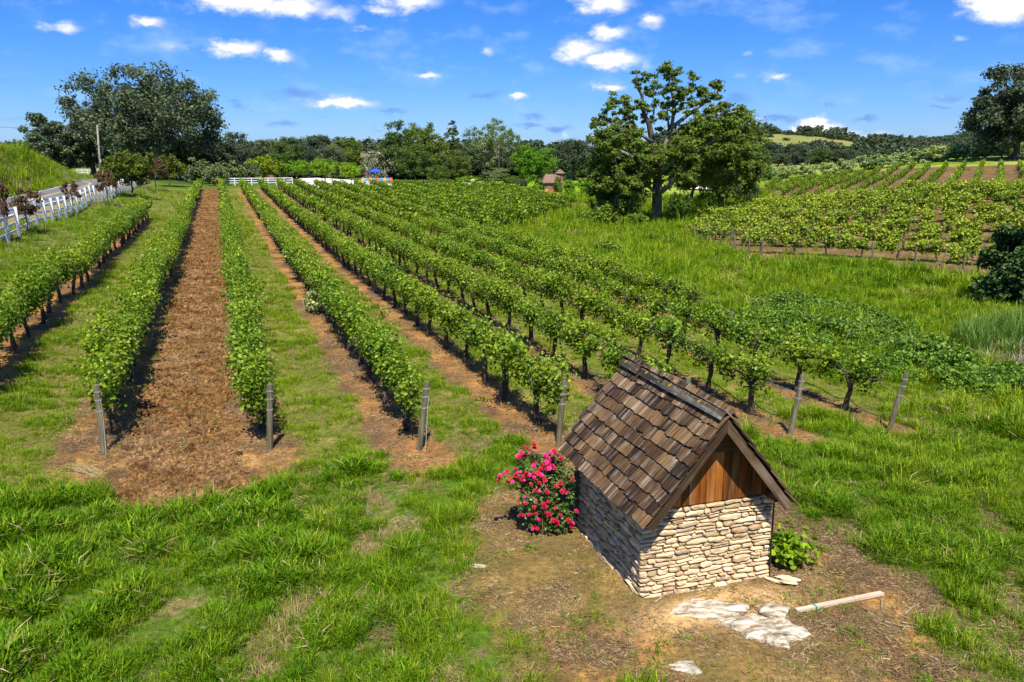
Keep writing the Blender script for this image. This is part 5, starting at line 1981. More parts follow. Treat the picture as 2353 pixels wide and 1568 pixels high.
def lawn_furniture():
    def chair_mesh(mat):
        b = MB()
        b.bar((-.28, -.35, .36), (-.28, .35, .24), .06, .10)
        b.bar((.28, -.35, .36), (.28, .35, .24), .06, .10)
        b.box((0, -.02, .34), (.56, .5, .04))
        for i in range(5):
            x = -.23 + i * .115
            b.bar((x, .18, .28), (x * 1.15, .48, 1.0 - abs(i - 2) * .06), .10, .03)
        for s in (-1, 1):
            b.box((s * .36, -.02, .56), (.14, .70, .03))
            b.box((s * .33, -.32, .27), (.05, .10, .56))
            b.box((s * .33, .25, .27), (.05, .10, .56))
        return b.mesh('lawn_chair', mat)
    ms = {'orange': chair_mesh(M['paint_orange']), 'blue': chair_mesh(M['paint_blue']), 'red': chair_mesh(M['paint_red'])}
    seq = [(834, 'orange'), (842, 'blue'), (851, 'orange'), (859, 'blue'), (868, 'red'), (876, 'blue'), (884, 'orange'), (891, 'blue'), (898, 'red')]
    order = ['first', 'second', 'third', 'fourth', 'fifth', 'sixth', 'seventh', 'eighth', 'last']
    q0 = at(866, 413)
    for i, (px, c) in enumerate(seq):
        p = gd(px, 412, 160)
        o = link(bpy.data.objects.new('lawn_chair', ms[c]), None, (p[0], p[1], H1(p[0], p[1]) + .1))
        o.rotation_euler = (0, 0, .1)
        o.scale = (1.05, 1.05, 1.05)
        tag(o, '%s wooden lawn chair, %s in the row by the gravel lot' % (c, order[i]), 'chair', 'lawn chairs beside the gravel lot')
    for px, py, c, lb in ((1065, 434, 'orange', 'orange lawn chair alone under the shade tree'), (1086, 433, 'blue', 'blue lawn chair alone on the tan path edge'),
                          (1138, 446, 'red', 'red lawn chair alone at the vineyard edge'), (1258, 449, 'orange', 'orange lawn chair in front of the stone hut'), (1265, 449, 'red', 'red lawn chair beside the orange one at the hut')):
        p = at(px, py)
        o = link(bpy.data.objects.new('lawn_chair', ms[c]), None, p)
        o.rotation_euler = (0, 0, random.uniform(-1, 1))
        o.scale = (.95, .95, .95)
        tag(o, lb, 'chair', 'single lawn chairs')
    p = gd(863, 412, 163)
    z = H1(p[0], p[1])
    o = thing('parasol', 'blue parasol open above the row of lawn chairs', 'parasol', (p[0], p[1], z))
    b = MB()
    b.tube([(0, 0, 0), (0, 0, 2.7)], .04, 6)
    part('pole', b.mesh('parasol_pole', M['wire']), o)
    n = 8
    a = np.linspace(0, 2 * math.pi, n, endpoint=False)
    V = [(0, 0, 2.85)] + [(1.45 * math.cos(t) * .55, 1.45 * math.sin(t) * .55, 2.68) for t in a] + [(1.45 * math.cos(t), 1.45 * math.sin(t), 2.2) for t in a]
    V2 = [(x, y, z_ - .03) for x, y, z_ in V]
    f3 = [(0, 1 + i, 1 + (i + 1) % n) for i in range(n)]
    f4 = [(1 + i, 1 + n + i, 1 + n + (i + 1) % n, 1 + (i + 1) % n) for i in range(n)]
    k = 1 + 2 * n
    g3 = [(k + c, k + b_, k + a_) for a_, b_, c in f3]
    g4 = [(k + d, k + c, k + b_, k + a_) for a_, b_, c, d in f4]
    rim = [(1 + n + i, k + 1 + n + i, k + 1 + n + (i + 1) % n, 1 + n + (i + 1) % n) for i in range(n)]
    b = MB()
    b.add(V + V2, [f3 + g3, f4 + g4 + rim])
    part('canopy', b.mesh('parasol_canopy', M['blue']), o)


lawn_furniture()

# ------------------------------------------------------------------ the stone shed
def wood_mat(name, cols, streak, streak_amt, grain_axis, scale, rough=.8, objvar=.25, spec=.25, patch=1.4):
    """grain stretched along one object axis, each piece its own tone and offset"""
    m, N, L = new_mat(name)
    tc = N.new('ShaderNodeTexCoord')
    oi = N.new('ShaderNodeObjectInfo')
    ad = N.new('ShaderNodeVectorMath')
    ad.operation = 'MULTIPLY_ADD'
    L.new(oi.outputs['Random'], ad.inputs[0])
    ad.inputs[1].default_value = (31.0, 47.0, 59.0)
    L.new(tc.outputs['Object'], ad.inputs[2])
    mp = N.new('ShaderNodeMapping')
    s = [1.0, 1.0, 1.0]
    s[grain_axis] = .07
    mp.inputs['Scale'].default_value = s
    L.new(ad.outputs[0], mp.inputs[0])
    g = noise_node(N, L, mp.outputs[0], scale, 6, .7)
    g2 = noise_node(N, L, mp.outputs[0], scale * .38, 4, .6)
    pt_ = noise_node(N, L, ad.outputs[0], patch, 3, .5)
    rp = ramp(N, [(.25 + .5 * i / (len(cols) - 1), c) for i, c in enumerate(cols)])
    sm = N.new('ShaderNodeMath')
    sm.operation = 'MULTIPLY_ADD'
    L.new(oi.outputs['Random'], sm.inputs[0])
    sm.inputs[1].default_value = .34
    sm.inputs[2].default_value = -.17
    s2 = N.new('ShaderNodeMath')
    L.new(g.outputs['Fac'], s2.inputs[0])
    L.new(sm.outputs[0], s2.inputs[1])
    L.new(s2.outputs[0], rp.inputs[0])
    st = N.new('ShaderNodeMapRange')
    L.new(g2.outputs['Fac'], st.inputs[0])
    st.inputs[1].default_value, st.inputs[2].default_value = .50, .66
    pm = N.new('ShaderNodeMapRange')
    L.new(pt_.outputs['Fac'], pm.inputs[0])
    pm.inputs[1].default_value, pm.inputs[2].default_value = .36, .62
    mu = N.new('ShaderNodeMath')
    mu.operation = 'MULTIPLY'
    L.new(st.outputs[0], mu.inputs[0])
    L.new(pm.outputs[0], mu.inputs[1])
    mu2 = N.new('ShaderNodeMath')
    mu2.operation = 'MULTIPLY'
    L.new(mu.outputs[0], mu2.inputs[0])
    mu2.inputs[1].default_value = streak_amt
    c = mixrgb(N, L, mu2.outputs[0], rp.outputs[0], streak)
    mr = N.new('ShaderNodeMapRange')
    L.new(oi.outputs['Random'], mr.inputs[0])
    mr.inputs[3].default_value = 1 - objvar
    mr.inputs[4].default_value = 1 + objvar
    hs = N.new('ShaderNodeHueSaturation')
    L.new(mr.outputs[0], hs.inputs['Value'])
    L.new(c, hs.inputs['Color'])
    p = N.new('ShaderNodeBsdfPrincipled')
    p.inputs['Roughness'].default_value = rough
    p.inputs['Specular IOR Level'].default_value = spec
    L.new(hs.outputs[0], p.inputs['Base Color'])
    b = N.new('ShaderNodeBump')
    b.inputs['Strength'].default_value = .8
    b.inputs['Distance'].default_value = .006
    L.new(g.outputs['Fac'], b.inputs['Height'])
    L.new(b.outputs[0], p.inputs['Normal'])
    o = N.new('ShaderNodeOutputMaterial')
    L.new(p.outputs[0], o.inputs['Surface'])
    return m


M['shake'] = wood_mat('cedar_shake', [(.016, .0085, .004), (.052, .027, .011), (.110, .060, .025), (.20, .125, .058)], (.46, .41, .34), .6, 0, 34, .72, .30, .25, 2.6)
M['plank'] = wood_mat('stained_plank', [(.09, .026, .004), (.27, .085, .010), (.46, .17, .022)], (.55, .38, .18), .45, 2, 26, .7, .3, .25, 2.0)
M['board'] = wood_mat('barge_board', [(.022, .013, .007), (.062, .036, .018), (.13, .082, .045)], (.28, .22, .16), .45, 0, 24, .8, .15, .2, 2.0)
M['core'] = plain_mat('mortar', [(.3, (.10, .075, .05)), (.7, (.22, .165, .11))], 14)


def stone_mat(name, stops, stain, scale=7.0, objvar=.16, stretch=(1, 1, 2.2)):
    m, N, L = new_mat(name)
    tc = N.new('ShaderNodeTexCoord')
    oi = N.new('ShaderNodeObjectInfo')
    ad = N.new('ShaderNodeVectorMath')
    ad.operation = 'MULTIPLY_ADD'
    L.new(oi.outputs['Random'], ad.inputs[0])
    ad.inputs[1].default_value = (31.0, 47.0, 59.0)
    L.new(tc.outputs['Object'], ad.inputs[2])
    mp = N.new('ShaderNodeMapping')
    mp.inputs['Scale'].default_value = stretch
    L.new(ad.outputs[0], mp.inputs[0])
    a = noise_node(N, L, mp.outputs[0], scale, 6, .65)
    b_ = noise_node(N, L, mp.outputs[0], scale * .5, 3, .5, .5)
    rp = ramp(N, stops)
    L.new(a.outputs['Fac'], rp.inputs[0])
    st = N.new('ShaderNodeMapRange')
    L.new(b_.outputs['Fac'], st.inputs[0])
    st.inputs[1].default_value, st.inputs[2].default_value = .52, .68
    sr = N.new('ShaderNodeMath')
    sr.operation = 'MULTIPLY'
    L.new(st.outputs[0], sr.inputs[0])
    rr = N.new('ShaderNodeMapRange')
    L.new(oi.outputs['Random'], rr.inputs[0])
    rr.inputs[1].default_value, rr.inputs[2].default_value = .35, 1.0
    rr.inputs[3].default_value, rr.inputs[4].default_value = .15, .85
    L.new(rr.outputs[0], sr.inputs[1])
    c = mixrgb(N, L, sr.outputs[0], rp.outputs[0], stain)
    hs = N.new('ShaderNodeHueSaturation')
    mr = N.new('ShaderNodeMapRange')
    L.new(oi.outputs['Random'], mr.inputs[0])
    mr.inputs[3].default_value = 1 + objvar
    mr.inputs[4].default_value = 1 - objvar
    L.new(mr.outputs[0], hs.inputs['Value'])
    L.new(c, hs.inputs['Color'])
    p = N.new('ShaderNodeBsdfPrincipled')
    p.inputs['Roughness'].default_value = .9
    p.inputs['Specular IOR Level'].default_value = .15
    L.new(hs.outputs[0], p.inputs['Base Color'])
    bp = N.new('ShaderNodeBump')
    bp.inputs['Strength'].default_value = .9
    bp.inputs['Distance'].default_value = .012
    L.new(a.outputs['Fac'], bp.inputs['Height'])
    L.new(bp.outputs[0], p.inputs['Normal'])
    o = N.new('ShaderNodeOutputMaterial')
    L.new(p.outputs[0], o.inputs['Surface'])
    return m


M['stone'] = stone_mat('ledge_stone', [(.28, (.26, .165, .08)), (.45, (.55, .41, .235)), (.65, (.72, .59, .395))], (.40, .20, .065), 7.0, .26)
M['slab'] = stone_mat('quartz_slab', [(.34, (.10, .075, .045)), (.45, (.30, .25, .175)), (.56, (.52, .47, .385)), (.74, (.74, .71, .64))], (.38, .20, .065), 7.5, .12, (.45, 2.8, 2.0))


def shed():
    Wd, Lg, hw, hr = 2.0, 2.21, 1.27, 2.66
    of, ob = .336, .448
    ex, ez = Wd / 2 + .15, 1.255
    org = (2.775, 10.40, H1(2.775, 10.4) + .02)
    o = thing('pump_house', 'small pump house of stacked cream stone with a steep wooden shake roof', 'shed', org, .316)
    r = np.random.default_rng(21)
    random.seed(21)
    slope = (hr - ez) / ex

    def core(c, s):
        b = MB()
        b.box(c, s)
        return part('wall', b.mesh('shed_wall', M['core']), o)
    wf = core((0, .11, hw / 2 - .10), (Wd, .2, hw + .2))
    wl = core((-Wd / 2 + .10, Lg / 2 + .106, hw / 2 - .10), (.2, Lg - .215, hw + .2))
    wr = core((Wd / 2 - .10, Lg / 2 + .106, hw / 2 - .10), (.2, Lg - .215, hw + .2))
    wb = core((0, Lg - .0 + .105, hw / 2 - .10), (Wd, .2, hw + .2))

    def stones(length, courses, avg, flare):
        hs = np.cumsum(r.uniform(.5, 1.5, courses))
        hs = np.r_[0, hs / hs[-1]] * (hw + .05) - .03
        amp = .034
        cur = lambda k, a: hs[k] + (amp * 2 * (fbm(np.asarray(a) * 3.2 + 5, np.full(np.shape(a), k * 7.7 + avg * 50), 2) - .5) if 0 < k < courses else 0)
        out = []
        for k in range(courses):
            a = -.02
            while a < length:
                w = avg * r.choice([.55, .8, 1.0, 1.25, 1.6]) * r.uniform(.85, 1.15)
                b_ = min(a + w, length + .02)
                if length - b_ < avg * .4:
                    b_ = length + r.uniform(.0, .03)
                halves = [(0, 1)]
                if r.random() < .14:
                    s = r.uniform(.4, .6)
                    halves = [(0, s), (s, 1)]
                for f0, f1 in halves:
                    aa = np.linspace(a, b_, 5)
                    lo = cur(k, aa) * (1 - f0) + cur(k + 1, aa) * f0
                    hi = cur(k, aa) * (1 - f1) + cur(k + 1, aa) * f1
                    g = .0045
                    lo = lo + g + r.uniform(0, .006, 5)
                    hi = hi - g - r.uniform(0, .008, 5)
                    th = hi - lo
                    lo[[0, -1]] += th[[0, -1]] * r.uniform(.12, .34, 2)
                    hi[[0, -1]] -= th[[0, -1]] * r.uniform(.12, .34, 2)
                    ax = aa.copy()
                    ax[0] += .004 + r.uniform(0, .01)
                    ax[-1] -= .004 + r.uniform(0, .01)
                    ring = np.vstack([np.c_[ax, lo], np.c_[ax[::-1], hi[::-1]]])
                    c = ring.mean(0)
                    d = r.uniform(.030, .070) + flare * max(0, 1 - c[1] / .45) ** 2
                    out.append((ring, c, d))
                a = b_
        return out

    def stone_mesh(ring, c, d, to3):
        n = len(ring)
        q = ring - c
        mid = q * 1.0
        ft = q * np.array([.90, .66]) + r.normal(size=(n, 2)) * .003
        dz = d * (.86 + .2 * r.random(n))
        P = [to3(q[:, 0], q[:, 1], np.zeros(n)), to3(mid[:, 0], mid[:, 1], d * .62 * (.85 + .3 * r.random(n))), to3(ft[:, 0], ft[:, 1], dz), to3(np.array([0.]), np.array([0.]), np.array([d * r.uniform(.95, 1.12)]))]
        V = np.vstack(P)
        i = np.arange(n)
        j = (i + 1) % n
        F4 = np.vstack([np.c_[i, j, n + j, n + i], np.c_[n + i, n + j, 2 * n + j, 2 * n + i]])
        F3 = np.c_[2 * n + i, 2 * n + j, np.full(n, 3 * n)]
        return V, [F4, F3]
    front = lambda a, h, d: np.c_[a, -d, h]
    left = lambda a, h, d: np.c_[-d, -a, h]
    right = lambda a, h, d: np.c_[d, a, h]
    back = lambda a, h, d: np.c_[-a, d, h]
    cnt = 0
    for wall, to3, length, courses, avg, base in ((wf, front, Wd + .09, 20, .215, (-Wd / 2 - .045, .012, 0)), (wl, left, Lg, 15, .245, (-Wd / 2 + .012, Lg - .0, 0))):
        S = stones(length, courses, avg, .05)
        for ring, c, d in S:
            V, F = stone_mesh(ring, c, d, to3)
            if cnt < 300:
                loc = Vector(base) + Vector(to3(np.array([c[0]]), np.array([c[1]]), np.array([0.]))[0])
                part('stone', mk_mesh('stone', V, F, None, False, [M['stone']]), wall, Matrix.Translation(loc))
                cnt += 1
            else:
                wall.setdefault if False else None
                extra.append((V + to3(np.array([c[0]]), np.array([c[1]]), np.array([0.]))[0] + np.array(base), F, wall))
    for wall, to3, length, base in ((wr, right, Lg, (Wd / 2 - .012, .0, 0)), (wb, back, Wd + .06, (Wd / 2 + .03, Lg + .193, 0))):
        b = MB()
        for ring, c, d in stones(length, 15, .25, .04):
            V, F = stone_mesh(ring, c, d, to3)
            b.add(V + to3(np.array([c[0]]), np.array([c[1]]), np.array([0.]))[0] + np.array(base), F)
        part('stone_cladding', b.mesh('stone_cladding', M['stone']), wall)['kind'] = 'stuff'
    if extra:
        b = MB()
        for V, F, w_ in extra:
            b.add(V, F)
        part('stone_cladding', b.mesh('stone_cladding', M['stone']), extra[0][2])['kind'] = 'stuff'
    # gable of upright planks
    gable = None
    under = lambda x: hr - .055 - slope * abs(x)
    n = 15
    xs = np.linspace(-.985, .985, n + 1)
    zb = hw + .035
    cutz = 2.03

    def prism(poly_, y0, y1, name, mat, parent):
        c = np.mean(poly_, 0)
        m = len(poly_)
        V = np.vstack([np.c_[[p[0] for p in poly_], np.full(m, y0), [p[1] for p in poly_]], np.c_[[p[0] for p in poly_], np.full(m, y1), [p[1] for p in poly_]]]) - np.array([c[0], 0, c[1]])
        i = np.arange(m)
        j = (i + 1) % m
        b = MB()
        faces = [np.c_[i, j, m + j, m + i]]
        b.add(V, faces)
        for ring in (np.arange(m)[::-1], np.arange(m) + m):
            for q in range(1, m - 1):
                b.F.setdefault(3, []).append(np.array([[ring[0], ring[q], ring[q + 1]]]))
        return part(name, b.mesh(name, mat), parent, Matrix.Translation((c[0], 0, c[1])))
    bg = MB()
    bg.add([(-1.0, .09, zb), (1.0, .09, zb), (1.0, .09, under(1.0)), (0, .09, under(0)), (-1.0, .09, under(1.0)),
            (-1.0, .06, zb), (1.0, .06, zb), (1.0, .06, under(1.0)), (0, .06, under(0)), (-1.0, .06, under(1.0))],
           [[(5, 6, 7, 9), (0, 4, 2, 1), (0, 1, 6, 5)], [(7, 8, 9), (2, 4, 3)]])
    gable = part('gable', bg.mesh('gable_backing', M['core']), o)
    for i in range(n):
        a, b_ = xs[i] + .003, xs[i + 1] - .003
        dy = r.uniform(0, .008)
        zt = min(cutz, 99)
        ta, tb = min(under(a), zt), min(under(b_), zt)
        if a < 0 < b_ and zt > under(0):
            pl = [(a, zb), (b_, zb), (b_, tb), (0, under(0)), (a, ta)]
        else:
            pl = [(a, zb), (b_, zb), (b_, tb), (a, ta)]
            # where the roof line crosses the cut inside a plank
            for s in (1, -1):
                xc = s * (hr - .055 - zt) / slope
                if a < xc < b_:
                    pl = [(a, zb), (b_, zb), (b_, tb), (xc, zt), (a, ta)]
        prism(pl, -.012 - dy, .058, 'plank', M['plank'], gable)
    wtop = (hr - .055 - cutz) / slope
    prism([(-wtop, cutz + .004), (wtop, cutz + .004), (0, under(0))], -.020, .058, 'upper_panel', M['board'], gable)  # dark board colour stands in for shade under the roof peak
    bk = MB()
    bk.add([(-1.0, Lg + .2, hw), (1.0, Lg + .2, hw), (1.0, Lg + .2, under(1.0)), (0, Lg + .2, under(0)), (-1.0, Lg + .2, under(1.0)),
            (-1.0, Lg + .15, hw), (1.0, Lg + .15, hw), (1.0, Lg + .15, under(1.0)), (0, Lg + .15, under(0)), (-1.0, Lg + .15, under(1.0))],
           [[(6, 5, 9, 7), (0, 1, 2, 4)], [(7, 9, 8), (2, 3, 4)]])
    part('gable', bk.mesh('gable_back', M['board']), o)['label'] = 'rear gable of dark boards'
    # roof
    y0, y1 = -of, Lg + ob
    roof = None
    b = MB()
    for sg in (-1, 1):
        V = []
        for t in (0, -.035):
            V += [(0, y0 + .03, hr + t), (0, y1, hr + t), (sg * ex, y1, ez + t), (sg * ex, y0 + .03, ez + t)]
        f = [(0, 1, 2, 3), (7, 6, 5, 4), (0, 4, 5, 1), (1, 5, 6, 2), (2, 6, 7, 3), (3, 7, 4, 0)]
        b.add(V, [f])
    roof = part('roof', b.mesh('roof_deck', M['board']), o)
    SL = math.hypot(ex, hr - ez)

    def shingle_mesh(seed, w):
        q = np.random.default_rng(seed)
        nx, ny = 3, 6
        Ln = .36
        s = np.linspace(-Ln, 0, nx)
        y = np.linspace(-.5, .5, ny) * w
        butt = np.cumsum(q.normal(size=ny)) * .006
        groove = q.normal(size=ny) * .0035
        V = []
        for t in (1, 0):
            for i in range(nx):
                for j in range(ny):
                    th = (.010 + .016 * i / (nx - 1) + groove[j]) if t else 0
                    V.append((s[i] + (butt[j] - butt.mean() if i == nx - 1 else 0), y[j], th + (.004 * math.sin(j * 1.3 + seed) if i == nx - 1 else 0)))
        F = []
        K = nx * ny
        for i in range(nx - 1):
            for j in range(ny - 1):
                a = i * ny + j
                F.append((a, a + ny, a + ny + 1, a + 1))
                F.append((K + a, K + a + 1, K + a + ny + 1, K + a + ny))
        for j in range(ny - 1):
            F.append(((nx - 1) * ny + j, K + (nx - 1) * ny + j, K + (nx - 1) * ny + j + 1, (nx - 1) * ny + j + 1))
            F.append((j, j + 1, K + j + 1, K + j))
        for i in range(nx - 1):
            a = i * ny
            F.append((a, K + a, K + a + ny, a + ny))
            a = i * ny + ny - 1
            F.append((a, a + ny, K + a + ny, K + a))
        return mk_mesh('shingle', np.array(V), [np.array(F)], None, False, [M['shake']])
    variants = {w: [shingle_mesh(900 + int(w * 1000) + i, w) for i in range(3)] for w in (.13, .18, .23, .29, .35)}
    ncs = 9
    expo = (SL + .06 - .22) / (ncs - 1)
    for sg in (-1, 1):
        S = Vector((sg * ex / SL, 0, -(hr - ez) / SL))
        Nn = Vector((sg * (hr - ez) / SL, 0, ex / SL))
        Yv = Nn.cross(S)
        for c in range(ncs):
            sb = .22 + c * expo
            y = y0 - .04
            while y < y1 + .02:
                w = float(r.choice([.13, .18, .18, .23, .23, .29, .35]))
                if y + w > y1 + .07:
                    w = .13
                jit = r.normal() * .009
                tilt = math.atan2(.030 + .006 * r.normal(), .36)
                B = Matrix.Rotation(-tilt * -1.0, 3, 'Y')
                X = (S * math.cos(tilt) + Nn * math.sin(tilt)).normalized()
                Z = X.cross(Yv).normalized()
                ctr = Vector((0, y + w / 2, hr)) + S * (sb + jit) + Nn * (.034 + .010)
                Mx = Matrix((X, Yv, Z)).transposed().to_4x4()
                if Z.dot(Nn) < 0:
                    Mx = Matrix((X, -Yv, -Z)).transposed().to_4x4()
                Mx.translation = ctr
                part('shingle', variants[w][r.integers(3)], roof, Mx)
                y += w + .006
    # ridge: capping boards on both sides, with gaps
    for sg in (-1, 1):
        S = Vector((sg * ex / SL, 0, -(hr - ez) / SL))
        Nn = Vector((sg * (hr - ez) / SL, 0, ex / SL))
        cuts = [y0 - .03, y0 + .88, y0 + 1.62, y0 + 2.40, y1 + .03] if sg < 0 else [y0 - .03, y0 + 1.4, y1 + .03]
        for i in range(len(cuts) - 1):
            a, e = cuts[i] + (.0 if i == 0 else .006), cuts[i + 1] - .006
            if sg < 0 and i == 2:
                e -= .05
            b = MB()
            b.box((0, 0, 0), (e - a, .125, .024))
            V = b.V[0]
            V[:, 2] += r.normal(size=8) * .003
            V[:, 1] += r.normal(size=8) * .006
            me = b.mesh('ridge_board', M['ridge'])
            Xv = Vector((0, 1, 0))
            Yd = S
            Zd = Xv.cross(Yd)
            if Zd.dot(Nn) < 0:
                Xv = -Xv
                Zd = Xv.cross(Yd)
            Mx = Matrix((Xv, Yd, Zd)).transposed().to_4x4()
            Mx.translation = Vector((0, (a + e) / 2, hr + .012)) + S * .052 + Nn * (.082 + (.012 if sg < 0 else 0) + r.uniform(0, .006))
            part('ridge_board', me, roof, Mx)
    # barge boards at the gable ends, two layers deep
    for (yy, th, hh, dn) in ((y0 + .012, .03, .125, .075), (y0 + .055, .04, .09, .055), (y1 - .03, .03, .12, .07)):
        for sg in (-1, 1):
            S = Vector((sg * ex / SL, 0, -(hr - ez) / SL))
            Nn = Vector((sg * (hr - ez) / SL, 0, ex / SL))
            b = MB()
            L2 = SL - (.0 if sg < 0 else .001)
            Zc = Vector((0, 1, 0))
            s0 = dn * slope * .0
            b.box((L2 / 2 + .005, 0, 0), (L2 - .0, th, hh))
            V = b.V[0]
            # mitre at the peak
            V[:, 0] = np.where(V[:, 0] < L2 / 2, (V[:, 2] + 0.0) * 0 + (-(V[:, 2] - dn) * -((hr - ez) / ex)) * .0 + np.where(V[:, 2] < 0, (dn + hh / 2) / 1.0 * ((hr - ez) / ex), (dn - hh / 2) * ((hr - ez) / ex)), V[:, 0])
            me = b.mesh('barge_board', M['board'])
            Yd = Nn.cross(S)
            Mx = Matrix((S, Yd, Nn)).transposed().to_4x4()
            Mx.translation = Vector((0, yy, hr)) - Nn * dn
            part('barge_board', me, roof, Mx)
    # purlin ends and eave boards
    for sg in (-1, 1):
        b = MB()
        b.box((sg * (Wd / 2 - .03), (y0 + y1) / 2, hw + .05), (.10, y1 - y0 - .16, .09))
        part('purlin', b.mesh('purlin', M['board']), roof)
    b = MB()
    b.tube([(Wd / 2 + .10, -.02, -.1), (Wd / 2 + .09, -.015, .5), (Wd / 2 + .085, -.01, 1.15)], .014, 6)
    part('drain_pipe', b.mesh('drain_pipe', M['hose']), o)


extra = []


def ridge_mat():
    m = wood_mat('ridge_board', [(.014, .012, .010), (.040, .034, .026), (.10, .088, .068)], (.5, .5, .46), .75, 0, 22, .85, .15, .2, 5.0)
    N, L = m.node_tree.nodes, m.node_tree.links
    tc = N.new('ShaderNodeTexCoord')
    nz = noise_node(N, L, tc.outputs['Object'], 9, 5, .65)
    mr = N.new('ShaderNodeMapRange')
    L.new(nz.outputs['Fac'], mr.inputs[0])
    mr.inputs[1].default_value, mr.inputs[2].default_value = .60, .66
    oi = N.new('ShaderNodeObjectInfo')
    p = [x for x in N if x.type == 'BSDF_PRINCIPLED'][0]
    old = p.inputs['Base Color'].links[0].from_socket
    L.new(mixrgb(N, L, mr.outputs[0], old, (.50, .27, .025)), p.inputs['Base Color'])
    return m


M['ridge'] = ridge_mat()
shed()


# ------------------------------------------------------------------ rose bush and small plants
def rose():
    q = at(1252, 1226)
    org = q
    m = 1830 / (q[1] * math.cos(PITCH) + (EYE - .5) * math.sin(PITCH))
    o = thing('rose_bush', 'rose bush full of crimson and pink blossoms beside the stone shed', 'bush', org)
    r = np.random.default_rng(41)
    random.seed(41)
    C = []
    for px, py, rx, rz in ((1250, 1140, 62, 70), (1230, 1085, 55, 45), (1285, 1090, 40, 45), (1200, 1100, 36, 26), (1270, 1190, 55, 40), (1225, 1180, 36, 36), (1300, 1160, 30, 50), (1215, 1055, 30, 22), (1270, 1060, 30, 20)):
        p = gd(px, py, q[1] + .05)
        C.append((p - org, np.array([rx / m, rx / m * .8, rz / m])))
    PP, OO = [], []
    for c, s in C:
        n = int(2600 * s[0] * s[2] * 3)
        g = r.normal(size=(n, 3))
        g /= np.linalg.norm(g, axis=1)[:, None]
        g *= (r.random(n) ** .38)[:, None]
        PP.append(c + g * s)
        OO.append(g)
    P, O = np.vstack(PP), np.vstack(OO)
    k = (vnoise(P[:, 0] * 7 + 3, P[:, 2] * 7 + P[:, 1] * 4) > .34) & (P[:, 2] > .0)
    P, O = P[k], O[k]
    V, F, rv = leafcloud(P, .048 * (.6 + .8 * r.random(len(P))), r, CARD_T, CARD_F, O, .7, .7)
    part('foliage', mk_mesh('rose_foliage', V, [F], {'rnd': rv}, False, [M['rose_leaf']]), o)
    b = MB()
    for i in range(16):
        c, s = C[r.integers(len(C))]
        e = c + r.normal(size=3) * s * .5
        b.tube([np.array([r.normal() * .08, r.normal() * .06, -.05]), e * np.array([.5, .5, .6]), e], [.014, .010, .005], 5, False)
    for ex_, ey_ in ((1145, 1000), (1130, 1245), (1235, 1290), (1360, 1205)):
        e = gd(ex_ + 60, ey_ + 10, q[1] - .15) - org
        b.tube([np.array([0, 0, .5]), e * .6 + np.array([0, 0, .25]), e], [.007, .005, .003], 4, False)
    part('stems', b.mesh('rose_stems', plain_mat('rose_stem', [(.3, (.10, .09, .03)), (.7, (.25, .2, .09))], 12)), o)['kind'] = 'stuff'
    petals = []
    for nm, c in (('crimson', [(.3, (.36, .004, .030)), (.7, (.56, .012, .06))]), ('pink', [(.3, (.52, .010, .16)), (.7, (.74, .06, .32))]), ('red', [(.3, (.42, .006, .014)), (.7, (.62, .02, .03))])):
        petals.append(plain_mat(nm + '_petal', c, 30, (1, 1, 1), .55, .3, .1, .15))

    def bloom(seed, mt):
        q_ = np.random.default_rng(seed)
        b = MB()
        for lay, (n, R, lift) in enumerate(((6, .044, .004), (5, .032, .014), (4, .019, .022))):
            for i in range(n):
                a = i * 6.283 / n + lay * .5 + q_.normal() * .15
                ca, sa = math.cos(a), math.sin(a)
                w = R * .62
                rr = R * q_.uniform(.85, 1.15)
                T_ = np.array([(0, 0, lift), (rr * .6, -w, lift + .010), (rr, 0, lift + .006 + .006 * lay), (rr * .6, w, lift + .012)])
                V = np.c_[T_[:, 0] * ca - T_[:, 1] * sa, T_[:, 0] * sa + T_[:, 1] * ca, T_[:, 2]]
                b.add(V, [[(0, 1, 2, 3)]])
        return b.mesh('blossom', mt)
    bl = [bloom(i, petals[i % 3]) for i in range(6)]
    spots = [(690, 220), (640, 280), (660, 320), (720, 240), (740, 290), (800, 190), (810, 240), (600, 330), (620, 350), (700, 330), (1020, 290), (1060, 270), (1060, 350), (1020, 380), (1000, 420), (960, 450), (1040, 460), (1070, 490), (960, 500), (1000, 490), (910, 440), (890, 500), (950, 330), (980, 360), (1080, 300), (960, 410), (1010, 455),
             (815, 430), (800, 460), (830, 410), (1145, 370), (440, 550), (465, 530), (420, 565), (370, 595), (360, 640), (575, 500), (630, 540), (560, 590), (600, 600), (590, 560), (710, 565), (680, 590), (740, 580), (700, 600), (800, 550), (800, 600), (830, 640), (810, 620), (900, 580), (930, 620), (940, 645), (880, 570), (855, 560), (640, 650), (530, 660), (510, 640), (650, 640),
             (680, 640), (770, 690), (870, 680), (1140, 680), (1300, 640), (840, 760), (870, 780), (820, 780), (980, 800), (960, 790), (1090, 730), (1070, 720), (1160, 790), (1200, 800), (1240, 800), (1180, 770), (600, 910), (700, 940), (680, 860), (930, 940), (930, 1000), (945, 985), (1080, 1000), (990, 920), (620, 1110), (670, 1090), (640, 1080), (740, 1085), (760, 1080), (830, 1080), (850, 1140), (870, 1150),
             (990, 1080), (960, 1060), (1010, 1095), (1140, 1090), (1070, 1160), (1100, 1170), (1050, 1150), (1220, 1160), (1260, 1170), (1240, 1150), (1290, 1200), (1280, 1240), (790, 1240), (780, 1270), (850, 1260), (1345, 1035), (1370, 910), (480, 600), (470, 670), (1110, 1220), (800, 990)]
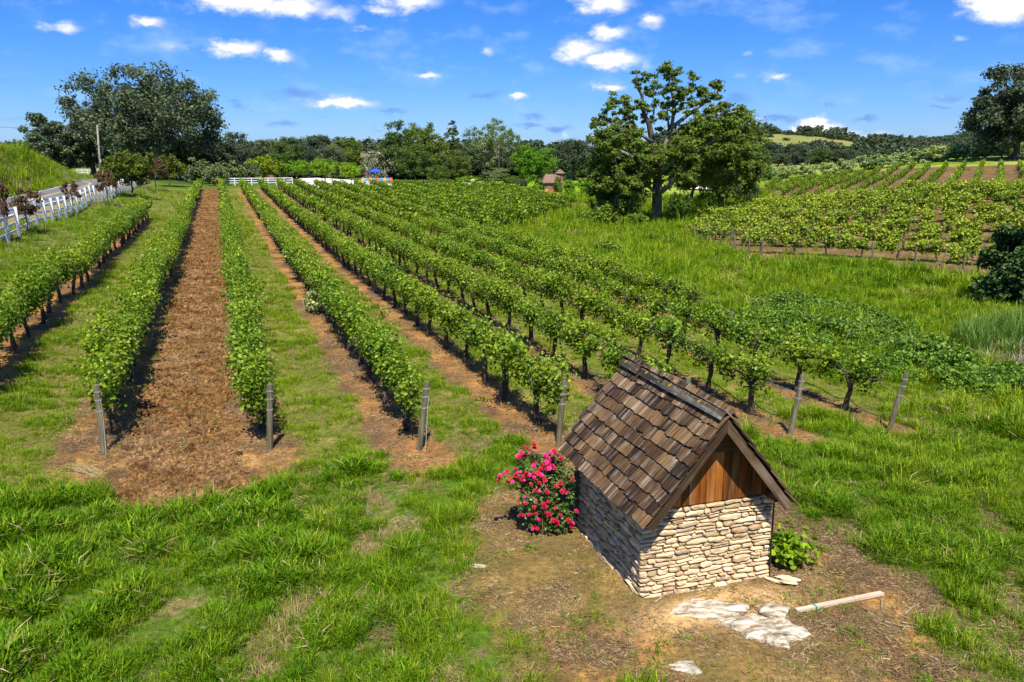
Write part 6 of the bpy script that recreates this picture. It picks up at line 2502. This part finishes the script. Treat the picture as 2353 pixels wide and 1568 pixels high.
    for i, (zx, zy) in enumerate(spots):
        px, py = (1150 + zx / 5.2267) / 1.0625, (1050 + zy / 5.2267) / 1.0625
        # the nearest leaf mound along this line of sight carries the flower
        ray = view_ray(px, py)
        best = None
        for c, s in C:
            oc = (np.array([0, 0, EYE]) - org - c) / s
            dd = ray / s
            A_, B_, C_ = dd @ dd, 2 * oc @ dd, oc @ oc - 1.02
            D_ = B_ * B_ - 4 * A_ * C_
            if D_ > 0:
                t = (-B_ - math.sqrt(D_)) / (2 * A_)
                if best is None or t < best:
                    best = t
        p = (ray * best + np.array([0, 0, EYE]) - org) if best else gd(px, py, q[1] - .2) - org
        n = Vector((r.normal() * .4, -.55 + r.normal() * .3, .8)).normalized()
        mt = n.to_track_quat('Z', 'Y').to_matrix().to_4x4() @ Matrix.Rotation(r.random() * 6, 4, 'Z') @ Matrix.Scale(r.uniform(.55, 1.1), 4)
        mt.translation = Vector(p)
        j = i % 6
        if 600 < zy and zx > 800 and i % 4:
            j = (i % 2) * 2 + (i % 2)
        part('blossom', bl[j], o, mt)


rose()


def small_plants():
    q = at(1812, 1300)
    r = np.random.default_rng(43)
    for lb, px, py, w, h, n, mt, lf in (('leafy green seedling with yellowing leaves at the shed corner', 1812, 1300, .30, .55, 420, 'bright', .085),
                                        ):
        q = at(px, py)
        o = thing('garden_plant', lb, 'plant', q)
        g = r.normal(size=(n, 3)) * np.array([w * .5, w * .4, h * .27]) + np.array([0, 0, h * .5])
        g = g[g[:, 2] > .03]
        V, F, rv = leafcloud(g, lf * (.6 + .8 * r.random(len(g))), r, LEAF_T, LEAF_F4, g * np.array([2, 2, 0]), .6, .7)
        part('foliage', mk_mesh('plant_foliage', V, [F], {'rnd': rv}, False, [M[mt]]), o)
        b = MB()
        for i in range(9):
            e = g[r.integers(len(g))]
            b.tube([(0, 0, -.05), e * np.array([.5, .5, .6]), e], [.010, .007, .003], 5, False)
        b.tube([(.12, .1, -.05), (.14, .12, .6), (.17, .12, .95)], [.006, .005, .003], 4, False)
        part('stems', b.mesh('plant_stems', M['bark']), o)['kind'] = 'stuff'
    # dried stalks at the first post
    q = at(205, 1092)
    b = MB()
    random.seed(44)
    for i in range(120):
        a = random.gauss(math.pi * .95, .55)
        L = random.uniform(.18, .52)
        el = random.uniform(.05, .75)
        s = np.array([random.gauss(.12, .08), random.gauss(0, .06), 0])
        d = np.array([math.cos(a) * math.cos(el), math.sin(a) * math.cos(el) * .6, math.sin(el)])
        b.tube([s, s + d * L * .55, s + d * L - np.array([0, 0, L * L * .35 * el])], [.005, .0045, .002], 3, False)
    o = b.obj('dry_stalks', M['straw'])
    o.location = q
    tag(o, 'clump of dried straw coloured stalks fallen beside the first end post', 'dry plant')


M['straw'] = plain_mat('straw', [(.3, (.30, .21, .09)), (.7, (.58, .45, .24))], 14, (1, 1, 1), .8, .2, 0, .2)
M['twig'] = plain_mat('twig', [(.3, (.26, .19, .14)), (.7, (.52, .43, .35))], 14, (1, 1, 1), .8, .2, 0, .2)
small_plants()


# ------------------------------------------------------------------ stones and timber in front of the shed
def foreground_bits():
    def slab(pts, thick, seed, label, px, py, cut=.8):
        """flat outcrop with a traced plan outline, domed and cracked"""
        P = poly(pts)
        c = P.mean(0)
        r = np.random.default_rng(seed)
        # refine the outline
        Q = []
        for i in range(len(P)):
            a, b = P[i], P[(i + 1) % len(P)]
            for t in (0, .34, .67):
                Q.append(a + (b - a) * t + r.normal(size=2) * .008)
        Q = np.array(Q)
        n = len(Q)
        V, F4, F3 = [], [], []
        lev = [(1.06, -.10), (1.0, .25), (.95, .60), (.84, .78), (.7, .88), (.54, .95), (.38, 1.0), (.2, 1.04)]
        for f, h in lev:
            for q in Q:
                p = c + (q - c) * (f + r.normal() * .012)
                hh = thick * (h + (fbm(np.array([p[0] * 5 + seed]), np.array([p[1] * 14]), 4)[0] - .5) * (1.5 if h > .5 else .4))
                V.append((p[0], p[1], hh))
        V.append((c[0], c[1], thick))
        for k in range(len(lev) - 1):
            for j in range(n):
                F4.append((k * n + j, k * n + (j + 1) % n, (k + 1) * n + (j + 1) % n, (k + 1) * n + j))
        for j in range(n):
            F3.append(((len(lev) - 1) * n + j, (len(lev) - 1) * n + (j + 1) % n, len(V) - 1))
        V = np.array(V)
        z0 = H1(*c)
        V -= np.array([c[0], c[1], 0])
        o = link(bpy.data.objects.new('rock_slab', mk_mesh('rock_slab', V, [np.array(F4), np.array(F3)], None, False, [M['slab']])), None, (c[0], c[1], z0 - .02))
        tag(o, label, 'rock')
    Z3 = lambda zx, zy: ((1600 + zx / 3.3614) / 1.0625, (1380 + zy / 3.3614) / 1.0625)
    slab([Z3(*p) for p in ((85, 395), (180, 345), (300, 310), (540, 300), (680, 345), (765, 375), (720, 425), (600, 435), (440, 472), (300, 440), (150, 425))], .11, 1, 'long flat grey white rock slab just in front of the shed wall', 0, 0)
    slab([Z3(*p) for p in ((480, 455), (640, 445), (840, 450), (1100, 470), (1230, 530), (1280, 600), (1220, 650), (1120, 650), (1115, 710), (980, 690), (880, 650), (740, 605), (640, 540))], .12, 2, 'largest bright white rock slab with a rusty crack', 0, 0)
    slab([Z3(*p) for p in ((40, 830), (190, 795), (320, 795), (325, 850), (400, 890), (330, 930), (180, 890))], .07, 3, 'pure white flat stone nearest the bottom picture edge', 0, 0)
    q = at(1776, 1415)
    rock('rock', q + np.array([0, 0, .07]), (.25, .17, .16), 11, M['slab'], 'grey wedge shaped rock standing beside the white slabs', .2, -.3, None, 12, 3)
    q = at(1100, 1306)
    rock('rock', q + np.array([0, 0, .02]), (.15, .08, .05), 12, M['slab'], 'small pale stone alone on the bare earth left of the shed', .2, -.2, None, 9, 3)
    q = at(716, 1197)
    rock('rock', q + np.array([0, 0, .04]), (.16, .06, .05), 13, M['slab'], 'thin pale stone lying in the grass before the tilled strip', .2, -.1, None, 9, 3)
    for i, (zx, zy, sx, rz, lb) in enumerate(((975, 140, .17, -.75, 'long thin flagstone at the left of the small flagstone pile'), (1050, 115, .14, -.2, 'flagstone at the back of the small flagstone pile'),
                                              (1110, 140, .15, -.15, 'flagstone at the right of the small flagstone pile'), (1095, 172, .15, -.12, 'lowest flagstone of the small flagstone pile'))):
        q = at(*Z3(zx, zy))
        rock('flagstone', q + np.array([0, 0, .025 + .012 * i]), (sx, .055, .028), 20 + i, M['stone'], lb, .15, rz, 'flagstones beside the shed', 8, 2)
    # timber with a teal strap
    a, e = at(*Z3(1160, 398)), at(*Z3(1868, 262))
    d = e - a
    L = np.linalg.norm(d)
    o = thing('timber', 'pale sawn timber lying on the bare earth with a teal strap', 'timber', a + np.array([0, 0, .035]), math.atan2(d[1], d[0]))
    b = MB()
    b.box((L / 2, 0, 0), (L, .038, .040))
    b.box((L / 2, .040, -.002), (L * .99, .036, .036))
    part('beam', b.mesh('timber_beam', M['timber']), o)
    b = MB()
    b.box((L * .21, .020, .001), (.022, .086, .048))
    part('strap', b.mesh('timber_strap', M['teal']), o)
    # twigs
    random.seed(12)
    T = [((1720, 380), (1850, 470), (2010, 525), (2200, 545), (2340, 560)), ((1705, 372), (1800, 450), (1960, 560)), ((1860, 300), (1850, 380), (1900, 450)), ((2050, 410), (2100, 360), (2165, 328)), ((2010, 485), (2150, 510), (2350, 550)),
         ((2030, 560), (2080, 500), (2095, 470)), ((1760, 455), (1900, 515), (2050, 580)), ((2100, 520), (2250, 590), (2350, 640)), ((0, 325), (55, 275), (110, 215)), ((-180, 470), (-60, 390), (0, 330)), ((1300, 470), (1380, 500), (1440, 540))]
    for i, t in enumerate(T):
        pts = [at(*Z3(*p)) + np.array([random.gauss(0, .01), random.gauss(0, .01), .02 + random.random() * .03]) for p in t]
        org = pts[0]
        b = MB()
        rr = .011 if i in (0, 3, 4, 8) else .006
        b.tube([p - org for p in pts], np.linspace(rr, rr * .4, len(pts)), 5)
        o = b.obj('twig', M['twig'])
        o.location = org
        tag(o, ['long bare twig across the pile at the right grass edge', 'twig sloping down from the left of the twig pile', 'thin upright bent twig above the twig pile', 'short thick stick pointing up right beside the twig pile', 'pale twig along the right end of the twig pile',
                'short cross twig in the twig pile', 'lowest long twig of the twig pile', 'twig pointing towards the lower right grass', 'dark twig by the near corner of the shed', 'twig left of the long flat slab', 'small twig right of the largest slab'][i], 'twig', 'twigs on the bare earth')


M['timber'] = plain_mat('timber', [(.3, (.46, .36, .24)), (.7, (.70, .60, .45))], 14, (.08, 1, 1), .7, .25, .2, .1)
M['teal'] = plain_mat('teal_strap', [(.3, (.01, .22, .22)), (.7, (.02, .30, .29))], 4, (1, 1, 1), .5, .4, 0, 0)
foreground_bits()


# ------------------------------------------------------------------ grass, clods, litter, reeds
def tuft(seed, n, R, h0, h1, w, mat, bend=.6, spread=.5, dry=0):
    r = np.random.default_rng(seed)
    V, F3, F4, rv = [], [], [], []
    for i in range(n):
        a = r.random() * 6.283
        rr = R * math.sqrt(r.random())
        bx, by = rr * math.cos(a), rr * math.sin(a)
        d = a + r.normal() * .7
        h = r.uniform(h0, h1)
        ln = h * r.uniform(.15, spread)
        bd = h * r.uniform(.1, bend)
        sx, sy = -math.sin(d) * w / 2, math.cos(d) * w / 2
        ww = r.uniform(.7, 1.3)
        k = len(V)
        c = [(bx, by, -.02), (bx + math.cos(d) * ln * .6, by + math.sin(d) * ln * .6, h * .62), (bx + math.cos(d) * (ln + bd), by + math.sin(d) * (ln + bd), h * (1.0 - .35 * bd / h))]
        V += [(c[0][0] - sx * ww, c[0][1] - sy * ww, c[0][2]), (c[0][0] + sx * ww, c[0][1] + sy * ww, c[0][2]),
              (c[1][0] - sx * ww * .9, c[1][1] - sy * ww * .9, c[1][2]), (c[1][0] + sx * ww * .9, c[1][1] + sy * ww * .9, c[1][2]), c[2]]
        F4.append((k, k + 1, k + 3, k + 2))
        F3.append((k + 2, k + 3, k + 4))
        rv += [r.random()] * 5
    return mk_mesh('grass_tuft', np.array(V), [np.array(F4), np.array(F3)], {'rnd': np.array(rv)}, False, [mat])


def grass():
    r = np.random.default_rng(55)
    KINDS = [tuft(1, 22, .10, .06, .15, .009, M['grass']), tuft(2, 20, .11, .07, .16, .010, M['grass']), tuft(3, 18, .09, .09, .19, .009, M['grass']), tuft(4, 24, .12, .05, .12, .009, M['grass']),
             tuft(5, 20, .10, .07, .17, .009, M['grass_yellow']), tuft(6, 20, .11, .05, .14, .009, M['grass_yellow']), tuft(7, 16, .09, .11, .24, .008, M['grass_yellow'], .4, .3),
             tuft(8, 18, .13, .03, .09, .007, M['grass_dry'], 1.1, 1.4), tuft(9, 14, .10, .07, .17, .007, M['grass_dry'], .8, .8),
             tuft(10, 16, .07, .07, .15, .015, M['grass'], .45, .45), tuft(11, 14, .08, .06, .12, .018, M['grass'], .5, .5)]
    LU = [poly([(-300, 1150), (110, 1140), (345, 1180), (365, 1290), (300, 1400), (200, 1500), (210, 1750), (-400, 1750)]),
          poly([(700, 1110), (760, 1070), (900, 1070), (930, 1100), (860, 1130), (720, 1140)]),
          poly([(400, 1165), (440, 1140), (560, 1130), (700, 1150), (760, 1260), (620, 1420), (470, 1340), (420, 1240)])]
    RG = poly([(1790, 1120), (1900, 1050), (2120, 1010), (2420, 960), (2600, 1700), (2180, 1700), (2200, 1440), (2130, 1320), (1990, 1270), (1860, 1205)])

    def points(y0, y1, dens):
        n = int(dens * (y1 - y0) * (.66 * (y0 + y1) + 6))
        y = r.uniform(y0, y1, n * 2)
        x = r.uniform(-1, 1, n * 2) * (.66 * y1 + 3)
        k = np.abs(x) < .66 * y + 3
        x, y = x[k], y[k]
        return x[:n], y[:n]
    allP, allR, allS, allI = [], [], [], []
    for y0, y1, dens, sc in ((4.2, 8, 300, .9), (8, 12, 290, .95), (12, 17, 240, 1.0), (17, 26, 150, 1.15), (26, 42, 60, 1.5), (42, 75, 18, 2.1), (75, 125, 3.2, 3.0)):
        x, y = points(y0, y1, dens)
        q = zones(x, y)
        u, v, big, mid, fin = q['u'], q['v'], q['big'], q['mid'], q['fin']
        lush = np.zeros(len(x))
        for P in LU:
            lush = np.maximum(lush, sstep(.35, -.35, sdf(P, x, y)))
        rgt = sstep(.4, -.4, sdf(RG, x, y))
        alley = (u > -8) & (u < 19) & (v > 15.5) & (v < 140)
        meadow = (u > 19) & (y > 24) | ((u > 17) & (y < 26) & (y > 11))
        verge = (u > -12.5) & (u < -7.5) & (v > 18)
        bank = u < -21.4
        roadz = (u > -21.3) & (u < -12.6) & (y > 20)
        keep = 1 - q['bare'] * .965
        clump = fbm(x * 2.3 + 8, y * 2.3 + 2, 3)
        base = (.58 + .44 * sstep(.34, .54, mid)) * (.45 + .9 * sstep(.30, .62, clump))
        base = np.maximum(base, np.maximum(lush, rgt) * (.75 + .4 * sstep(.3, .5, mid)))
        base = np.where(meadow, np.maximum(base, .85), base)
        base = np.where(alley & ~meadow, base * 1.15, base)
        k = (r.random(len(x)) < keep * base) & ~roadz
        x, y, lush, rgt, alley, meadow, verge, bank, mid, big, fin, bare, clump = [a[k] for a in (x, y, lush, rgt, alley, meadow, verge, bank, mid, big, fin, q['bare'], clump)]
        n = len(x)
        t = r.random(n)
        g = r.integers(0, 4, n)
        yl = r.integers(4, 7, n)
        dr = r.integers(7, 9, n)
        br = r.integers(9, 11, n)
        pd = np.where(alley, .16, .10) + .62 * sstep(.47, .36, mid) * (1 - np.maximum(lush, rgt))
        pd = np.where(verge, .30, pd)
        py_ = np.where(alley, .45, .20) + .35 * sstep(.45, .62, big)
        py_ = np.where(meadow, .36 + .5 * sstep(.44, .58, big), np.where(bank, .62, py_))
        pd = np.where(meadow, .04 + .30 * sstep(.55, .66, big), pd)
        pb = np.where(lush > .5, .42, .06)
        py_ = np.where(lush > .5, .06, py_)
        idx = np.where(t < pd, dr, np.where(t < pd + py_, yl, np.where(t < pd + py_ + pb, br, g)))
        s = sc * (.55 + .65 * r.random(n)) * (.72 + .55 * sstep(.35, .65, mid))
        s = s * (.62 + .8 * sstep(.30, .66, clump)) * np.where(alley, .50, 1.0) * np.where(verge, .62, 1.0) * (1 + .28 * lush + .12 * rgt) * np.where(meadow, 1.35, 1.0) * np.where(bank, 1.5, 1.0) * np.where(bare > .5, .55, 1.0)
        s = s * np.where((~alley) & (~meadow) & (lush < .5) & (rgt < .5) & (y < 17), .78, 1.0)
        allP.append(np.c_[x, y, H(x, y) + (mid - .5) * .10 * sstep(60, 20, y) * (1 - bare)])
        allR.append(np.c_[r.normal(size=(n, 2)) * .12, r.random(n) * 6.283])
        allS.append(np.c_[s, s, s * (.8 + .5 * r.random(n))])
        allI.append(idx)
    P, Rr, S, I = np.vstack(allP), np.vstack(allR), np.vstack(allS), np.concatenate(allI)
    print('grass tufts', len(P))
    scatter('grass', [bpy.data.objects.new('g', m) for m in KINDS], P, Rr, S, I, 'green and yellowing grass over the meadow and between the rows', 'grass')
    # tall grass on the cutting
    n = 5200
    u = r.uniform(-34, -21.8, n)
    v = r.uniform(50, 176, n)
    x, y = to_xy(u, v)
    s = r.uniform(2.2, 4.2, n)
    scatter('bank_grass', [bpy.data.objects.new('g', m) for m in (KINDS[4], KINDS[6], KINDS[2], KINDS[8])], np.c_[x, y, H(x, y)], np.c_[r.normal(size=(n, 2)) * .12, r.random(n) * 6.283], np.c_[s, s, s], r.choice([0, 1, 1, 0, 2, 3], n), 'tall yellow green grass on the road cutting', 'grass')
    # weeds in the bare earth round the shed
    return KINDS


GK = grass()


def clods():
    r = np.random.default_rng(66)
    kinds = []
    for i in range(4):
        V, F = ico(2 if i == 0 else 1)
        V = V * (1 + (fbm(V[:, 0] * 2 + i * 9, V[:, 1] * 2 + V[:, 2] * 1.4, 3) - .5)[:, None] * .9) * np.array([1, .8, .6])
        kinds.append(bpy.data.objects.new('c', mk_mesh('clod', V, [F], None, False, [M['clod']])))
    n = 60000
    v = 13.5 + (r.random(n) ** 2.2) * 124
    u = r.uniform(-2.35, .15, n)
    x, y = to_xy(u, v)
    q = zones(x, y)
    k = (q['till'] > .5) & (r.random(n) < .35 + .9 * q['fin'])
    x, y, v = x[k], y[k], v[k]
    s = (.012 + .060 * r.random(len(x)) ** 2.8) * (1 + v * .014)
    scatter('tilled_clods', kinds, np.c_[x, y, H(x, y) + (q['fin'][k] - .5) * .10 * np.clip(sstep(60, 20, y) + .3, 0, 1) + s * .15], r.random((len(x), 3)) * 6.28, np.repeat(s[:, None], 3, 1), r.integers(0, 4, len(x)), 'crumbly red brown clods in the tilled strip', 'soil')
    # pebbles and chips round the shed
    pk = []
    for i in range(3):
        V, F = ico(1)
        V = V * np.array([1, .7, .35]) * (1 + .25 * r.normal(size=(len(V), 1)))
        pk.append(bpy.data.objects.new('p', mk_mesh('pebble', V, [F], None, False, [M['slab'] if i else M['clod']])))
    x = r.uniform(-1.5, 8, 9000)
    y = r.uniform(6.5, 13.5, 9000)
    q = zones(x, y)
    k = (q['pad'] > .5)
    x, y = x[k], y[k]
    s = .006 + .022 * r.random(len(x)) ** 4
    scatter('pebbles', pk, np.c_[x, y, H(x, y) + s * .1], np.c_[np.zeros((len(x), 2)), r.random(len(x)) * 6.28], np.repeat(s[:, None], 3, 1), r.integers(0, 3, len(x)), 'small stones and chips on the bare earth', 'pebbles')
    # straw litter
    lk = []
    for i in range(5):
        b = MB()
        for j in range(26):
            a = r.random() * 6.28
            L = r.uniform(.02, .10)
            c = r.normal(size=2) * .11
            d = np.array([math.cos(a), math.sin(a)]) * L / 2
            z0, z1 = r.uniform(.004, .03, 2)
            b.tube([(c[0] - d[0], c[1] - d[1], z0), (c[0] + d[0], c[1] + d[1], z1)], .0026, 3, False)
        lk.append(bpy.data.objects.new('l', b.mesh('litter', M['straw'] if i == 1 else M['litter'])))
    x = np.r_[r.uniform(-2, 9, 13000), r.uniform(-12, 12, 14000)]
    y = np.r_[r.uniform(6, 14, 13000), r.uniform(13, 32, 14000)]
    q = zones(x, y)
    pale = np.exp(-(((x - 2.95) / 1.1) ** 2 + ((y - .33 * (x - 2.95) - 9.85) / .40) ** 2))
    pp = np.maximum.reduce([q['pad'] * (.10 + .85 * sstep(.42, .58, fbm(x * 1.7 + 60, y * 1.7 + 31, 3))) * (1 - .9 * np.clip(pale * 1.6, 0, 1)), q['e1'] * .95, q['under'] * .75, q['till'] * .25, (1 - q['bare']) * .22 * sstep(.52, .40, q['mid']) * (y < 20)])
    k = r.random(len(x)) < pp
    x, y = x[k], y[k]
    s = r.uniform(.7, 1.4, len(x))
    scatter('straw_litter', lk, np.c_[x, y, H(x, y) + .01 + (q['mid'][k] - .5) * .05], np.c_[np.zeros((len(x), 2)), r.random(len(x)) * 6.28], np.repeat(s[:, None], 3, 1), r.integers(0, 5, len(x)), 'straw and dry stems strewn on the bare earth', 'straw litter')
    # weeds sprouting from the bare earth
    x = np.r_[r.uniform(-1.0, 8, 1500), r.uniform(-14, -3, 1500)]
    y = np.r_[r.uniform(6.3, 13, 1500), r.uniform(13, 40, 1500)]
    q = zones(x, y)
    k = (q['bare'] > .5) & (fbm(x * .9 + 5, y * .9, 3) > .52) & ((x > -2) | (q['till'] > .5) | (q['e1'] > .5))
    x, y = x[k], y[k]
    s = r.uniform(.35, .85, len(x))
    scatter('weeds', [bpy.data.objects.new('w', m) for m in (GK[9], GK[10], GK[0], GK[3])], np.c_[x, y, H(x, y)], np.c_[np.zeros((len(x), 2)), r.random(len(x)) * 6.28], np.repeat(s[:, None], 3, 1) * np.array([1.3, 1.3, .8]), r.integers(0, 4, len(x)), 'small green weeds sprouting from the bare earth', 'weeds')
    # reeds at the creek
    rk = [tuft(70 + i, 26, .30, .8, 1.5, .022, M['reed'], .35, .25) for i in range(3)] + [tuft(80 + i, 22, .20, .4, .9, .020, M['reed_dead'], .5, .35) for i in range(2)]
    P = poly([(2190, 800), (2230, 770), (2353, 750), (2480, 780), (2480, 870), (2353, 862), (2260, 845)])
    lo, hi = P.min(0), P.max(0)
    pts = r.uniform(lo, hi, (1500, 2))
    pts = pts[sdf(P, pts[:, 0], pts[:, 1]) < 0][:240]
    D = poly([(2240, 855), (2260, 810), (2353, 815), (2400, 870), (2300, 870)])
    dead = sdf(D, pts[:, 0], pts[:, 1]) < 0
    idx = np.where(dead & (r.random(len(pts)) < .75), r.integers(3, 5, len(pts)), r.integers(0, 3, len(pts)))
    s = r.uniform(.7, 1.1, len(pts))
    scatter('reeds', [bpy.data.objects.new('r', m) for m in rk], np.c_[pts, H(pts[:, 0], pts[:, 1])], np.c_[np.zeros((len(pts), 2)), r.random(len(pts)) * 6.28], np.repeat(s[:, None], 3, 1), idx, 'tall green reeds with pale dead stalks beyond the bramble thicket', 'reeds')


M['clod'] = plain_mat('clod', [(.3, (.060, .030, .013)), (.55, (.20, .105, .038)), (.8, (.40, .25, .10))], 2.5, (1, 1, 1), .95, .05, .6, .42)


def clod_tone():
    N, L = M['clod'].node_tree.nodes, M['clod'].node_tree.links
    p = [x for x in N if x.type == 'BSDF_PRINCIPLED'][0]
    g = N.new('ShaderNodeNewGeometry')
    a = noise_node(N, L, g.outputs['Position'], .55, 4, .6)
    b = noise_node(N, L, g.outputs['Position'], 1.7, 3, .6)
    old = p.inputs['Base Color'].links[0].from_socket
    f = N.new('ShaderNodeMapRange')
    L.new(a.outputs['Fac'], f.inputs[0])
    f.inputs[1].default_value, f.inputs[2].default_value = .46, .62
    c = mixrgb(N, L, f.outputs[0], old, mixrgb(N, L, 1.0, old, (1.35, 1.5, 1.9), 'MULTIPLY'))
    f2 = N.new('ShaderNodeMapRange')
    L.new(b.outputs['Fac'], f2.inputs[0])
    f2.inputs[1].default_value, f2.inputs[2].default_value = .48, .36
    L.new(mixrgb(N, L, f2.outputs[0], c, mixrgb(N, L, 1.0, c, (.52, .46, .42), 'MULTIPLY')), p.inputs['Base Color'])


clod_tone()
M['litter'] = plain_mat('litter', [(.3, (.10, .065, .035)), (.7, (.30, .205, .11))], 14, (1, 1, 1), .9, .1, 0, .2)
clods()

# things hidden from nobody: keep object counts readable in the log
print('objects', len(SC.objects), 'tris', sum(sum(max(1, 1) for _ in ()) + len(m.loops) - 2 * len(m.polygons) for m in bpy.data.meshes))
